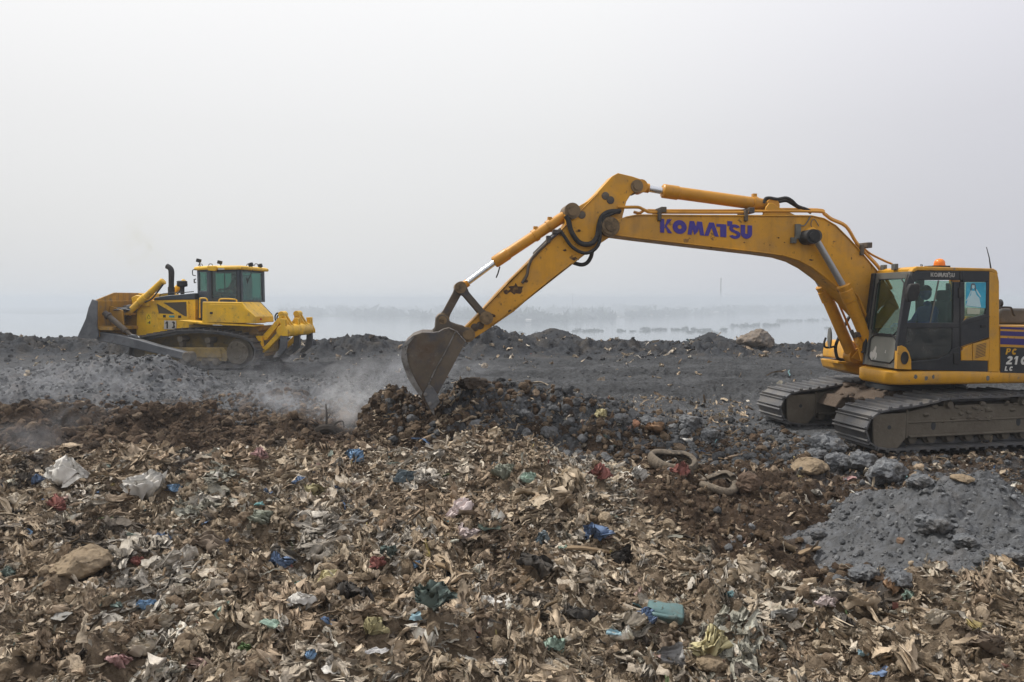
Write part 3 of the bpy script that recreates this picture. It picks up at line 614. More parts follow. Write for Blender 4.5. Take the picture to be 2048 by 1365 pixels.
ITEMS = [
 # px, py, width px, height px, kind, colour, name, category, label
 (291, 983, 100, 70, 'drape', 'white', 'sack', 'sack', 'large torn white plastic sack with pleated flap, left of centre'),
 (131, 960, 84, 50, 'bag', 'white', 'sack', 'sack', 'rolled dirty white sack left of the large torn white one'),
 (75, 967, 20, 18, 'knot', 'blue', 'plastic_scrap', 'scrap', 'small blue plastic scrap just left of the rolled white sack'),
 (345, 984, 22, 18, 'knot', 'brightblue', 'plastic_bag', 'bag', 'bright blue knotted bag at the right edge of the torn white sack'),
 (219, 980, 20, 16, 'knot', 'yellow', 'plastic_scrap', 'scrap', 'yellow crumpled scrap between the rolled sack and the torn white sack'),
 (117, 1020, 34, 28, 'knot', 'red', 'net', 'net', 'faded red net bag below the rolled white sack'),
 (520, 917, 32, 20, 'knot', 'pink', 'packet', 'packet', 'pink printed plastic packet on the upper crest of the litter'),
 (419, 920, 66, 24, 'strip', 'cream', 'cloth', 'cloth', 'long cream cloth lying along the crest above the torn white sack'),
 (600, 974, 30, 16, 'knot', 'blue', 'plastic_scrap', 'scrap', 'deep blue scrap just above the crumpled olive yellow bag'),
 (629, 990, 42, 30, 'knot', 'olive', 'plastic_bag', 'bag', 'crumpled olive yellow bag near the top of the litter'),
 (519, 1010, 26, 26, 'strip', 'turquoise', 'plastic_scrap', 'scrap', 'turquoise curl of plastic left of the olive yellow bag'),
 (57, 1068, 24, 22, 'strip', 'brightblue', 'plastic_scrap', 'scrap', 'curved bright blue scrap above the flat tan slab at left'),
 (323, 1085, 30, 18, 'knot', 'blue', 'packet', 'packet', 'blue and yellow food packet in the middle of the left litter'),
 (276, 1126, 44, 28, 'drape', 'red', 'cloth', 'cloth', 'dark red cloth standing in a peak beside the tan slab'),
 (424, 1102, 100, 34, 'bag', 'brown', 'bundle', 'bundle', 'long rolled brown bundle right of the dark red cloth'),
 (410, 1128, 34, 28, 'bag', 'cream', 'cloth', 'cloth', 'folded cream cloth tucked under the long brown bundle'),
 (558, 1132, 44, 26, 'knot', 'blue', 'plastic_bag', 'bag', 'wrinkled blue bag right of the long brown bundle'),
 (590, 1174, 42, 20, 'strip', 'turquoise', 'plastic_strip', 'strip', 'turquoise plastic strip below the wrinkled blue bag'),
 (655, 1164, 48, 26, 'bag', 'paleyellow', 'plastic_bag', 'bag', 'pale yellow translucent bag right of the turquoise strip'),
 (291, 1219, 62, 28, 'drape', 'brightblue', 'plastic_bag', 'bag', 'spread bright sky blue bag above the cream sack at lower left'),
 (318, 1248, 74, 52, 'drape', 'cream', 'sack', 'sack', 'upright cream sack right below the sky blue bag'),
 (123, 1230, 46, 40, 'flat', 'grey', 'tray', 'tray', 'round translucent grey tray tilted in the lower left litter'),
 (288, 1298, 86, 52, 'drape', 'cream', 'plastic_bag', 'bag', 'big cream plastic bag near the lower left, below the upright cream sack'),
 (654, 1257, 34, 22, 'knot', 'blue', 'plastic_bag', 'bag', 'small blue bag right of the torn pale green sheet'),
 (540, 1253, 56, 34, 'sheet', 'mint', 'plastic_sheet', 'sheet', 'torn pale green sheet with dark folds in the lower left litter'),
 (450, 1240, 52, 30, 'knot', 'mint', 'net', 'net', 'mint green fibre net left of the torn pale green sheet'),
 (488, 1307, 28, 18, 'knot', 'green', 'plastic_scrap', 'scrap', 'fresh green scrap below the torn pale green sheet'),
 (236, 1337, 60, 26, 'bag', 'pink', 'cloth', 'cloth', 'dusty pink cloth at the bottom, below the big cream bag'),
 (620, 1320, 18, 16, 'knot', 'brightblue', 'plastic_scrap', 'scrap', 'tiny bright blue scrap near the bottom edge, under the small blue bag'),
 (16, 1155, 24, 22, 'knot', 'teal', 'plastic_ball', 'ball', 'dark teal plastic ball of wrap left of the tan slab'),
 (671, 1344, 84, 34, 'sheet', 'white', 'plastic_sheet', 'sheet', 'white plastic sheet lying at the bottom edge left of centre'),
 (707, 919, 22, 28, 'knot', 'brightblue', 'plastic_bag', 'bag', 'bright blue bag standing on the crest left of the dug heap'),
 (806, 957, 46, 44, 'drape', 'slate', 'cloth', 'cloth', 'slate blue cloth hanging in folds below the dug heap'),
 (987, 927, 34, 14, 'flat', 'slate', 'plastic_sheet', 'sheet', 'flat dull blue piece lying above the draped grey green cloth'),
 (1012, 950, 54, 46, 'drape', 'greygreen', 'cloth', 'cloth', 'grey green cloth draped over a lump on the litter crest'),
 (1055, 962, 40, 34, 'drape', 'mint', 'cloth', 'cloth', 'pale mint cloth sliding down right of the draped grey green cloth'),
 (1197, 957, 44, 28, 'knot', 'red', 'cloth', 'cloth', 'red and white cloth wad left of the tyre'),
 (1273, 957, 32, 26, 'knot', 'white', 'plastic_bag', 'bag', 'small crumpled white bag just left of the tyre'),
 (920, 1028, 66, 40, 'bag', 'pinkwhite', 'plastic_bag', 'bag', 'crumpled off-white bag in the upper middle of the litter'),
 (980, 1060, 60, 24, 'strip', 'darkgreen', 'net', 'net', 'dark green net trailing below the off-white bag'),
 (927, 1085, 50, 32, 'knot', 'pinkwhite', 'plastic_bag', 'bag', 'pinkish white wad below the dark green net'),
 (1190, 1081, 50, 36, 'knot', 'blue', 'plastic_bag', 'bag', 'blue bag with hanging strands left of the wooden lath'),
 (1085, 1088, 32, 22, 'knot', 'slate', 'plastic_scrap', 'scrap', 'dull blue scrap left of the blue bag with strands'),
 (1125, 1098, 28, 18, 'sheet', 'mint', 'plastic_scrap', 'scrap', 'pale green scrap lying at the left end of the wooden lath'),
 (1069, 1141, 112, 50, 'drape', 'black', 'plastic_sheet', 'sheet', 'long torn black plastic sheet in the middle of the litter'),
 (1247, 1116, 70, 50, 'drape', 'black', 'plastic_bag', 'bag', 'pleated black bag right of the wooden lath'),
 (867, 1214, 62, 54, 'knot', 'teal', 'net', 'net', 'gathered teal mesh bag in the lower middle litter'),
 (828, 1236, 42, 34, 'strip', 'paleblue', 'plastic_strip', 'strip', 'pale blue twisted strip left of the teal mesh bag'),
 (712, 1206, 66, 56, 'knot', 'black', 'cloth', 'cloth', 'dark grey black cloth heap left of the teal mesh bag'),
 (753, 1136, 26, 24, 'knot', 'red', 'plastic_scrap', 'scrap', 'dull red scrap above the dark cloth heap'),
 (820, 1122, 58, 26, 'bag', 'cream', 'plastic_bag', 'bag', 'cream plastic bag right of the dull red scrap'),
 (774, 1116, 32, 20, 'knot', 'teal', 'plastic_scrap', 'scrap', 'teal scrap between the dull red scrap and the cream bag'),
 (835, 1137, 16, 12, 'knot', 'brightblue', 'plastic_scrap', 'scrap', 'tiny vivid blue scrap under the cream plastic bag'),
 (990, 1208, 92, 28, 'strip', 'white', 'paper', 'paper', 'long white paper strip right of the teal mesh bag'),
 (908, 1282, 54, 26, 'bag', 'tan', 'pouch', 'pouch', 'tan open pouch below the teal mesh bag'),
 (744, 1269, 38, 32, 'knot', 'olive', 'plastic_bag', 'bag', 'yellow green bag below the dark cloth heap'),
 (753, 1309, 68, 24, 'sheet', 'silver', 'foil', 'foil', 'shiny silver foil sheet below the yellow green bag'),
 (1227, 1269, 44, 26, 'strip', 'paleblue', 'plastic_strip', 'strip', 'pale blue strip under the round dirty cream bag'),
 (1250, 1251, 46, 42, 'knot', 'cream', 'plastic_bag', 'bag', 'round dirty cream bag left of the teal jerrycan'),
 (1287, 1240, 30, 26, 'knot', 'blue', 'plastic_bag', 'bag', 'dark blue bag knot squeezed between the round cream bag and the jerrycan'),
 (1162, 1240, 92, 40, 'drape', 'black', 'plastic_sheet', 'sheet', 'black plastic sheet trailing diagonally left of the pale blue strip'),
 (1105, 1303, 40, 26, 'knot', 'mint', 'plastic_bag', 'bag', 'pale green bag below the trailing black sheet'),
 (895, 1357, 36, 14, 'strip', 'turquoise', 'plastic_strip', 'strip', 'turquoise strip cut by the bottom edge'),
 (1357, 950, 38, 24, 'knot', 'red', 'cloth', 'cloth', 'dark red cloth hanging from the front of the tyre'),
 (1589, 915, 17, 22, 'flat', 'yellow', 'packet', 'packet', 'yellow packet standing against the flat tan stone'),
 (1698, 960, 34, 14, 'strip', 'pink', 'cloth', 'cloth', 'pink rag on the bare soil below the grey rocks'),
 (1740, 953, 30, 24, 'knot', 'cream', 'plastic_scrap', 'scrap', 'cream scrap in front of the grey rocks'),
 (1776, 1176, 32, 44, 'drape', 'orange', 'cloth', 'cloth', 'rust orange cloth standing in a spike at the foot of the ash pile'),
 (1410, 1303, 64, 52, 'knot', 'paleyellow', 'plastic_bag', 'bag', 'pale yellow fringed bag at lower right of centre'),
 (1346, 1288, 40, 80, 'drape', 'brown', 'sack', 'sack', 'upright brown sack left of the pale yellow fringed bag'),
 (1870, 1245, 52, 34, 'bag', 'cream', 'plastic_bag', 'bag', 'cream bag with a pink lining in the right litter'),
 (1866, 1238, 22, 14, 'knot', 'pink', 'plastic_scrap', 'scrap', 'pink scrap sitting in the mouth of a cream bag'),
 (1760, 1350, 66, 26, 'strip', 'blue', 'tarpaulin', 'tarpaulin', 'dark blue tarpaulin strip at the bottom edge, right'),
 (1725, 1310, 30, 30, 'sheet', 'paleblue', 'packet', 'packet', 'pale blue and white packet above the blue tarpaulin strip'),
 (1813, 1200, 22, 16, 'knot', 'mint', 'plastic_scrap', 'scrap', 'mint scrap right of the rust orange spike'),
 (1963, 1294, 100, 52, 'drape', 'brown', 'sack', 'sack', 'hollow dark brown sack at lower right'),
 (1722, 1222, 96, 40, 'drape', 'tan', 'sack', 'sack', 'open tan sack with a dark hollow below the ash pile'),
 (1309, 862, 60, 32, 'drape', 'orange', 'plastic_bag', 'bag', 'torn orange and brown bag on the right shoulder of the dug heap'),
 (1372, 880, 34, 16, 'strip', 'white', 'plastic_scrap', 'scrap', 'white plastic shard right of the torn orange bag'),
 (1200, 835, 24, 18, 'knot', 'paleyellow', 'plastic_scrap', 'scrap', 'yellowish white scrap on the upper right of the dug heap'),
 (1870, 1330, 44, 30, 'sheet', 'cream', 'plastic_sheet', 'sheet', 'cream sheet at the bottom right, beside the hollow brown sack'),
 (1960, 1360, 60, 30, 'bag', 'tan', 'plastic_bag', 'bag', 'tan bag cut by the bottom edge under the hollow brown sack'),
 (600, 1215, 60, 30, 'bag', 'white', 'plastic_bag', 'bag', 'whitish bag above the torn pale green sheet'),
 (40, 1010, 60, 26, 'bag', 'cream', 'plastic_bag', 'bag', 'cream bag at the far left, below the rolled white sack'),
 (1000, 1330, 46, 26, 'sheet', 'white', 'paper', 'paper', 'white crumpled paper near the bottom edge, middle'),
 (1560, 1240, 64, 30, 'bag', 'grey', 'plastic_bag', 'bag', 'light grey crumpled bag left of the open tan sack'),
 (1650, 1215, 40, 24, 'knot', 'pinkwhite', 'plastic_bag', 'bag', 'whitish wad at the left foot of the ash pile'),
 (60, 1310, 70, 40, 'drape', 'tan', 'sack', 'sack', 'tan folded sack in the lower left corner'),
 (1120, 1010, 70, 44, 'drape', 'tan', 'sack', 'sack', 'tan pleated sack on the slope above the blue bag with strands'),
 (530, 1040, 76, 44, 'drape', 'greygreen', 'sack', 'sack', 'grey pleated sack below the olive yellow bag'),
]
KEEP = []
for it in ITEMS + [(1332, 1240, 80, 30), (1348, 927, 100, 40), (1438, 968, 92, 30), (149, 1131, 130, 50), (1624, 935, 72, 30), (1427, 1332, 60, 30), (1336, 1345, 62, 30), (1573, 1108, 30, 20), (1145, 952, 44, 34)]:
    p_, t_ = hit(it[0], it[1] + it[3] * .25); KEEP.append((p_.x, p_.y, .5 * it[2] * t_ / FPX * .66))
# ------------------------------------------------------------------ crumpled scraps
def nz3(P, sc, seed):
    return np.array([mnoise.noise_vector(Vector((p[0] * sc + seed * 7.1, p[1] * sc - seed * 3.3, p[2] * sc + seed))) for p in P])
def sheet(nu, nv, L, W, rs, pleat=.0, npl=3, curl=0.0, crumple=.1, taper=0.0, ragged=.12, twist=0.0):
    """one crumpled sheet: returns vertices (nu*nv,3) and its own (s,t) coordinates"""
    s, t = np.meshgrid(np.linspace(0, 1, nu), np.linspace(0, 1, nv), indexing='ij')
    ph = rs.uniform(0, 6.28); wob = rs.uniform(.5, 1.6)
    w = W * (1 - taper * (1 - s)) * (1 + ragged * np.sin(s * 9 * wob + ph) * .7)
    ex = rs.normal(size=nv) * ragged * .22 * L; ex2 = rs.normal(size=nv) * ragged * .22 * L
    x = (s - .5) * L + np.where(s == 0, ex[None, :], 0) + np.where(s == 1, ex2[None, :], 0)
    gath = 1 - .45 * pleat
    y = (t - .5) * w * gath
    z = pleat * W * .30 * np.sin(2 * math.pi * (npl * t + .25 * np.sin(s * 4 + ph)) + ph) * (.5 + .8 * s)
    z = z + pleat * W * .12 * np.sin(2 * math.pi * (npl * 2.3 * t + .3 * s) + ph * 2)
    if curl:
        k = curl / L; r = 1 / k; a = x * k; x, z = (r - z) * np.sin(a), r - (r - z) * np.cos(a)
    if twist:
        a = (s - .5) * twist; y, z = y * np.cos(a) - z * np.sin(a), y * np.sin(a) + z * np.cos(a)
    P = np.stack([x, y, z], -1).reshape(-1, 3)
    sd = rs.uniform(0, 50)
    P = P + nz3(P, 2.2 / max(L, W), sd) * crumple * max(L, W) + nz3(P, 6.5 / max(L, W), sd + 9) * crumple * .4 * max(L, W)
    return P, np.stack([s, t], -1).reshape(-1, 2)
def euler_mats(rx, ry, rz):
    cx, sx, cy, sy, cz, sz = np.cos(rx), np.sin(rx), np.cos(ry), np.sin(ry), np.cos(rz), np.sin(rz)
    m = np.empty((len(rx), 3, 3))
    m[:, 0, 0] = cz * cy; m[:, 0, 1] = cz * sy * sx - sz * cx; m[:, 0, 2] = cz * sy * cx + sz * sx
    m[:, 1, 0] = sz * cy; m[:, 1, 1] = sz * sy * sx + cz * cx; m[:, 1, 2] = sz * sy * cx - cz * sx
    m[:, 2, 0] = -sy; m[:, 2, 1] = cy * sx; m[:, 2, 2] = cy * cx
    return m
def scatter(name, label, protos, which, Ms, loc, cols, m, kind='stuff', jitter=.12, smooth=True):
    VS, FS, CS, ST = [], [], [], []; off = 0
    for k, (P, F, st) in enumerate(protos):
        idx = np.nonzero(which == k)[0]
        if not len(idx): continue
        v = np.einsum('nij,vj->nvi', Ms[idx], P) + loc[idx][:, None, :]
        n, nv = len(idx), len(P)
        VS.append(v.reshape(-1, 3)); FS.append((F[None] + (np.arange(n) * nv)[:, None, None] + off).reshape(-1, F.shape[1])); off += n * nv
        c = cols[idx][:, None, :] * (1 + jitter * rng.normal(size=(n, nv, 1)))
        CS.append(np.clip(c, .004, .78).reshape(-1, 3))
        s = np.repeat(st[None], n, 0) + rng.random((n, 1, 2)) * 40; ST.append(s.reshape(-1, 2))
    groups = {}
    for f in FS: groups.setdefault(f.shape[1], []).append(f)
    o = np_mesh(name, np.concatenate(VS), [np.concatenate(g) for g in groups.values()], m, np.concatenate(CS), np.concatenate(ST), smooth)
    tag(o, label, kind=kind)
    return o
def lumps(n, sub, rs, rough=.45, flat=.75):
    out = []
    for k in range(n):
        bm = bmesh.new(); bmesh.ops.create_icosphere(bm, subdivisions=sub, radius=1)
        P = np.array([v.co[:] for v in bm.verts]); F = np.array([[v.index for v in f.verts] for f in bm.faces]); bm.free()
        for _ in range(5):   # broken faces
            d = rs.normal(size=3); d /= np.linalg.norm(d); c = rs.uniform(.55, .9); h = P @ d; P = P - np.maximum(h - c, 0)[:, None] * d * .85
        P = P * (1 + rough * .5 * nz3(P, 1.3, k * 3.1 + sub)[:, :1]) + nz3(P, 3.2, k + 20) * rough * .22
        P = P * np.array([rs.uniform(.8, 1.25), rs.uniform(.7, 1.1), flat * rs.uniform(.75, 1.15)])
        out.append((P, F, np.zeros((len(P), 2))))
    return out

rs = np.random.default_rng(21)
# ---- clods and rubble: stuff
clod_mat = attr_mat('clods', .95, 24, .5, .03, 50, spec=.12)
LP = lumps(18, 2, rs, .85, .85)
def clods(name, label, n, xr, yr, dens, size, colf, sink=.35, protos=LP, heapf=top_h, sizepow=2.2):
    x = rs.uniform(*xr, n * 4); y = rs.uniform(*yr, n * 4)
    px, py = chart(x, y); keep = (rs.random(n * 4) < dens(x, y, px, py)) & (np.abs(x) < 2.2 + .95 * y)
    x, y = x[keep][:n], y[keep][:n]; n = len(x)
    s = size[0] + (size[1] - size[0]) * rs.random(n) ** sizepow * rs.random(n)
    z = heapf(x, y) + s * (1 - 2 * sink) * .7
    Ms = euler_mats(*(rs.uniform(0, 6.28, (3, n)) * np.array([[.12], [.12], [1]]))) * s[:, None, None]
    c = colf(x, y, n)
    return scatter(name, label, protos, rs.integers(0, len(protos), n), Ms, np.stack([x, y, z], 1), c, clod_mat, smooth=False)
def pal(cols, ws=None):
    cols = np.array(cols); ws = np.array(ws or [1] * len(cols), float); ws /= ws.sum()
    return lambda x, y, n: cols[rs.choice(len(cols), n, p=ws)] * rs.uniform(.75, 1.3, (n, 1))
GREYS = [(.108, .112, .119), (.145, .150, .158), (.08, .083, .088), (.185, .19, .197)]
BROWNS = [(.11, .076, .053), (.14, .10, .068), (.07, .05, .036), (.18, .135, .095), (.21, .16, .115)]
clods('ash_clods', 'crumbled clods of ash over the grey mounds', 16000, (-20, -1.5), (14.4, 21), lambda x, y, px, py: .35 + .65 * (y < 19.5), (.010, .075), pal(GREYS + [(.2, .13, .09)], [4, 4, 2, 2, .25]), sizepow=3)
clods('ash_clods', 'loose crumbs of ash on the smooth grey pile', 8000, (2.8, 8.8), (5.7, 9.4), lambda x, y, px, py: (HEAPS[3](x, y) > ground_h(x, y)) * 1.0, (.004, .045), pal([c_ for c_ in (np.array(GREYS) * 1.35).tolist()], [4, 4, 1, 3]), sizepow=5)
clods('rubble', 'grey ash lumps and dark clods over the dug heap', 7200, (-3.2, 5.5), (10.7, 14.9), lambda x, y, px, py: .25 + .75 * (y < 13.4), (.012, .13), lambda x, y, n: np.where((rs.random(n) < np.clip(.20 + .15 * (x + 1.0), .12, .75))[:, None], pal(GREYS, [4, 4, 2, 2])(x, y, n) * 1.0, pal(BROWNS)(x, y, n)), sizepow=2.6)
clods('soil_clods', 'dark brown soil clods in the smoking ground behind the litter', 13000, (-17, -1.6), (11.2, 16.2), lambda x, y, px, py: brown_left(px, py, x, y), (.010, .14), pal(BROWNS, [4, 3, 4, 1, .5]), sizepow=2.4)
clods('soil_clods', 'brown soil clods and grey crumbs around the tyres and tracks', 16000, (.8, 14), (6.0, 13.2), lambda x, y, px, py: (brown_right(px, py) * .9 + .05 * garbage_mask(px, py)) * (HEAPS[3](x, y) < ground_h(x, y) - .02), (.006, .085), lambda x, y, n: np.where((rs.random(n) < np.clip((chart(x, y)[0] - 1560) / 520, .08, .45))[:, None], pal(GREYS)(x, y, n) * 1.05, pal(BROWNS, [4, 4, 2, 2, 1])(x, y, n)), sizepow=2.4)
clods('ash_clods', 'scattered lumps on the driven ash flat', 6500, (-22, 24), (14.5, 25), lambda x, y, px, py: .5 + 0 * x, (.008, .055), pal(GREYS, [4, 2, 4, 1]), sizepow=3.5)
clods('rubble', 'lumps and broken debris along the dark berm', 4200, (-26, 30), (24.2, 32.5), lambda x, y, px, py: .6 + .4 * (y > 25.5), (.02, .15), pal([(.06, .062, .067), (.085, .087, .09), (.045, .044, .045), (.12, .10, .085)], [4, 4, 3, 1]), sizepow=3)

clods('soil_clods', 'dusty tan clods of earth lying among the litter', 7000, (-10, 10), (4.2, 11.8), lambda x, y, px, py: garbage_mask(px, py) * np.clip(fbm(x, y, .9, 3, 405) * 1.4 + .3, 0, 1) * (HEAPS[3](x, y) < ground_h(x, y)), (.008, .095), pal([(.32, .25, .175), (.39, .31, .22), (.24, .18, .125)], [3, 2, 2]), sink=.2, sizepow=2.6)
# ---- the litter itself: stuff
def proto_set(n, nu, nv, kinds, rs):
    out = []
    for k in range(n):
        kd = kinds[k % len(kinds)]
        if kd == 'flake': P, st = sheet(nu, nv, 1, rs.uniform(.5, .9), rs, crumple=.13, curl=rs.uniform(-1.2, 1.2), ragged=.2)
        elif kd == 'pleat': P, st = sheet(nu, nv, 1.25, rs.uniform(.4, .75), rs, pleat=rs.uniform(.7, 1.1), npl=rs.integers(2, 5), crumple=.15, curl=rs.uniform(-1.5, 1.5), taper=rs.uniform(.1, .6))
        elif kd == 'curl': P, st = sheet(nu, nv, 1, rs.uniform(.4, .7), rs, pleat=.3, npl=2, crumple=.14, curl=rs.uniform(1.8, 3.4), twist=rs.uniform(-1, 1))
        elif kd == 'strip': P, st = sheet(nu, nv, 2.1, rs.uniform(.16, .32), rs, pleat=.5, npl=1, crumple=.12, curl=rs.uniform(-2, 2), twist=rs.uniform(-2.5, 2.5))
        else:  # wad
            P, st = sheet(nu, nv, 1, .9, rs, pleat=.9, npl=3, crumple=.30, curl=rs.uniform(2.5, 4.5), twist=rs.uniform(-1.5, 1.5))
        out.append((P, grid_faces(nu, nv), st))
    return out
litter_mat = attr_mat('litter_scraps', .8, 9, .55, .004, 70, pleat=.012, spec=.25, soil=((.22, .165, .112), 3.2, .52, .74, .5))
PAL_L = [(.38, .305, .215), (.30, .23, .155), (.48, .41, .325), (.225, .165, .11), (.15, .11, .074), (.60, .54, .46), (.045, .039, .035), (.19, .19, .16), (.27, .25, .22),
         (.08, .12, .11), (.035, .13, .16), (.025, .085, .20), (.19, .055, .045), (.24, .19, .06), (.07, .12, .045), (.28, .18, .165)]
PW_L = [15, 13, 12.5, 12, 10, 6.5, 7, 3, 5, .7, .42, .50, .30, .32, .25, .4]
def litter(name, label, n, yr, size, protos, dens, tilt=.42, seed=0, sizepow=1.6, bias=None, palw=None, clump=.5):
    r = np.random.default_rng(300 + seed)
    m_ = n * 5
    y = yr[0] + (yr[1] - yr[0]) * r.random(m_); x = r.uniform(-1, 1, m_) * (2.4 + .84 * y)
    px, py = chart(x, y)
    keep = r.random(m_) < dens(x, y, px, py) * (2.4 + .84 * y) / (2.4 + .84 * yr[1])
    x, y = x[keep][:n], y[keep][:n]
    ok = np.ones(len(x), bool)
    for kx, ky, kr in KEEP: ok &= ((x - kx) / kr) ** 2 + ((y - ky + .5 * kr) / (kr * 1.1)) ** 2 > .75
    x, y = x[ok], y[ok]; n = len(x)
    s = size[0] + (size[1] - size[0]) * r.random(n) ** sizepow
    up = r.random(n) < .13
    rx = r.normal(0, tilt, n) + up * r.choice([-1, 1], n) * .9; ry = r.normal(0, tilt, n) - up * r.uniform(.2, 1.0, n); rz = r.uniform(0, 6.28, n)
    # torn bags and cloths lie in clumps: neighbours share a colour, a direction and a size
    cs = .20 + .035 * y; jx, jy = x + fbm(x, y, .5, 2, 411) * .22, y + fbm(x, y, .5, 2, 412) * .22
    hid = _h(np.floor(jx / cs), np.floor(jy / cs * .8), 77) / 4294967296.0
    own = r.random(n) < clump
    rz = np.where(own, hid * 40 % 6.28 + r.normal(0, .35, n), rz); ry = np.where(own, ry * .6, ry)
    s = s * np.where(own, .75 + .9 * (hid * 7919 % 1), 1)
    Ms = euler_mats(rx, ry, rz) * s[:, None, None]
    z = top_h(x, y) + s * r.uniform(.0, .26, n)
    w = np.array(palw or PW_L, float); w /= w.sum()
    ci = r.choice(len(PAL_L), n, p=w); cw = np.cumsum(w); ch = np.searchsorted(cw[:9] / cw[8], (hid * 104729) % 1 * .9999)
    c = np.array(PAL_L)[np.where(own, ch, ci)] * r.uniform(.62, 1.3, (n, 1))
    # soiled drifts: whole patches lie under more dirt
    d = np.clip(fbm(x, y, 1.1, 3, 401) * .9 + .45, 0, 1)[:, None]
    c = c * 2.5 * (1 - .30 * d) + np.array([.38, .30, .21]) * .30 * d
    mx_ = c.max(1, keepdims=True); c = c * np.minimum(1, (.50 + .30 * np.clip(mx_ - .50, 0, 1)) / mx_); c = .80 * c + .20 * c.mean(1, keepdims=True) * np.array([1.06, 1.0, .90])
    return scatter(name, label, protos, r.integers(0, len(protos), n), Ms, np.stack([x, y, z], 1), c, litter_mat)
K5 = ['pleat', 'strip', 'curl', 'pleat', 'wad', 'pleat', 'strip', 'flake']
PH = proto_set(30, 17, 13, K5, rs); PM = proto_set(24, 10, 8, K5, rs); PS = proto_set(14, 5, 4, ['flake', 'strip', 'curl', 'strip'], rs)
gd = lambda x, y, px, py: garbage_mask(px, py) * (1 - sst(-.05, .03, HEAPS[3](x, y) - ground_h(x, y)))
litter('litter', 'crumpled sun-bleached plastic and rags of the near litter', 14500, (3.4, 7.0), (.026, .15), PH, gd, seed=1, sizepow=2.0)
litter('litter', 'crumpled plastic bags and rags across the litter field', 17000, (6.8, 12.2), (.032, .165), PM, gd, seed=2, sizepow=2.0)
litter('litter', 'small dirty flakes and strips trodden between the rags', 46000, (3.4, 12.3), (.018, .085), PS, gd, tilt=.7, seed=3)
PB = proto_set(16, 20, 16, ['pleat', 'pleat', 'wad', 'curl'], rs)
litter('litter', 'larger crumpled bags and folded cloths in the litter', 260, (4.3, 12.0), (.15, .30), PB, lambda x, y, px, py: gd(x, y, px, py) ** 2, tilt=.35, seed=6, sizepow=2.2, palw=[13, 9, 14, 8, 6, 9, 5, 5, 6, .8, .2, .2, .2, .3, .2, .6])
sd = lambda x, y, px, py: np.clip(brown_right(px, py) * .5 + .40 * ((py > 775) & (py < 915) & (px > 740) & (px < 1500)) + .05 * brown_left(px, py, x, y) + .03 * (y > 24), 0, 1) * (HEAPS[3](x, y) < ground_h(x, y))
litter('litter', 'stray scraps and fibres over the bare soil and dug heap', 11000, (6.2, 17), (.02, .13), PM, sd, tilt=.7, seed=4, sizepow=3.0, palw=[9, 9, 5, 14, 14, 2.0, 8, 3, 3, .3, .3, .3, .5, .25, .2, .3])
litter('litter', 'stray pale scraps on the ash flat and berm', 1100, (16, 31), (.04, .26), PM, lambda x, y, px, py: .3 + .7 * (y > 24.5), tilt=.7, seed=5, sizepow=2.5, palw=[8, 8, 6, 14, 10, 2.5, 4, 3, 3, .2, .2, .2, .3, .2, .1, .2])
# sticks and stalks
r = np.random.default_rng(77); tv, tf = MB(), None
SP = []
for k in range(6):
    b_ = MB(); p0 = [Vector((t - .5, r.normal() * .05, r.normal() * .04)) for t in np.linspace(0, 1, 6)]
    b_.tube(p0, [.022, .03, .028, .024, .02, .012], 5)
    P = np.array([v[:] for v in b_.v]); F = np.array([f for f in b_.f if len(f) == 4]); SP.append((P, F, np.zeros((len(P), 2))))
n = 900; y = r.uniform(4.4, 13.5, n); x = r.uniform(-1, 1, n) * (2.2 + .8 * y); k_ = HEAPS[3](x, y) < ground_h(x, y) - .05; x, y = x[k_], y[k_]; n = len(x); s = .08 + .42 * r.random(n) ** 3
z = top_h(x, y) + .02 + s * .08
scatter('litter', 'thin sticks and stalks caught in the litter', SP, r.integers(0, 6, n), euler_mats(r.normal(0, .3, n), r.normal(0, .25, n), r.uniform(0, 6.28, n)) * s[:, None, None], np.stack([x, y, z], 1), np.array([(.16, .115, .07), (.10, .07, .045), (.3, .22, .14)])[r.integers(0, 3, n)], clod_mat)
# ------------------------------------------------------------------ single things among the litter
def rag_mat(name, rgb, rough=.75, soil=.45):
    return mat(name, rgb, rough, var=.18, dirt=[((.12, .088, .058), 5, .5, .72, soil), ((.05, .038, .028), 13, .6, .76, soil)], bump=.004, bscale=60, streak=((.09, .07, .05), (4, 30, 8), .52, .8, .35 * soil / .45), spec=.3)
COLS = dict(white=(.60, .575, .53), cream=(.50, .43, .33), tan=(.33, .25, .165), brown=(.15, .10, .062), black=(.022, .021, .021), grey=(.24, .235, .22),
            blue=(.035, .17, .42), brightblue=(.06, .30, .62), slate=(.13, .175, .20), teal=(.045, .13, .125), paleblue=(.22, .36, .42), turquoise=(.06, .40, .42),
            red=(.33, .045, .035), pink=(.50, .22, .22), yellow=(.52, .38, .05), olive=(.36, .31, .09), paleyellow=(.55, .48, .25), green=(.13, .30, .06),
            mint=(.30, .42, .34), greygreen=(.22, .24, .19), darkgreen=(.05, .08, .065), silver=(.5, .49, .48), orange=(.42, .20, .06), pinkwhite=(.58, .48, .46))
_mute = lambda v: tuple((.52 if max(v) > 2.2 * min(v) else .85) * q + (.48 if max(v) > 2.2 * min(v) else .15) * (sum(v) / 3 * .6 + .4 * (.26, .2, .14)[i]) for i, q in enumerate(v))
RM = {k: rag_mat('rag_' + k, _mute(v), soil=.4 if k in ('white', 'brightblue', 'blue', 'yellow', 'red', 'turquoise', 'paleyellow') else .55) for k, v in COLS.items()}
def place(o, px, py, sink, yaw, pitch=0, roll=0):
    p, t = hit(px, py); o.location = (p.x, p.y, p.z + sink); o.rotation_euler = (roll, pitch, yaw); return p, t
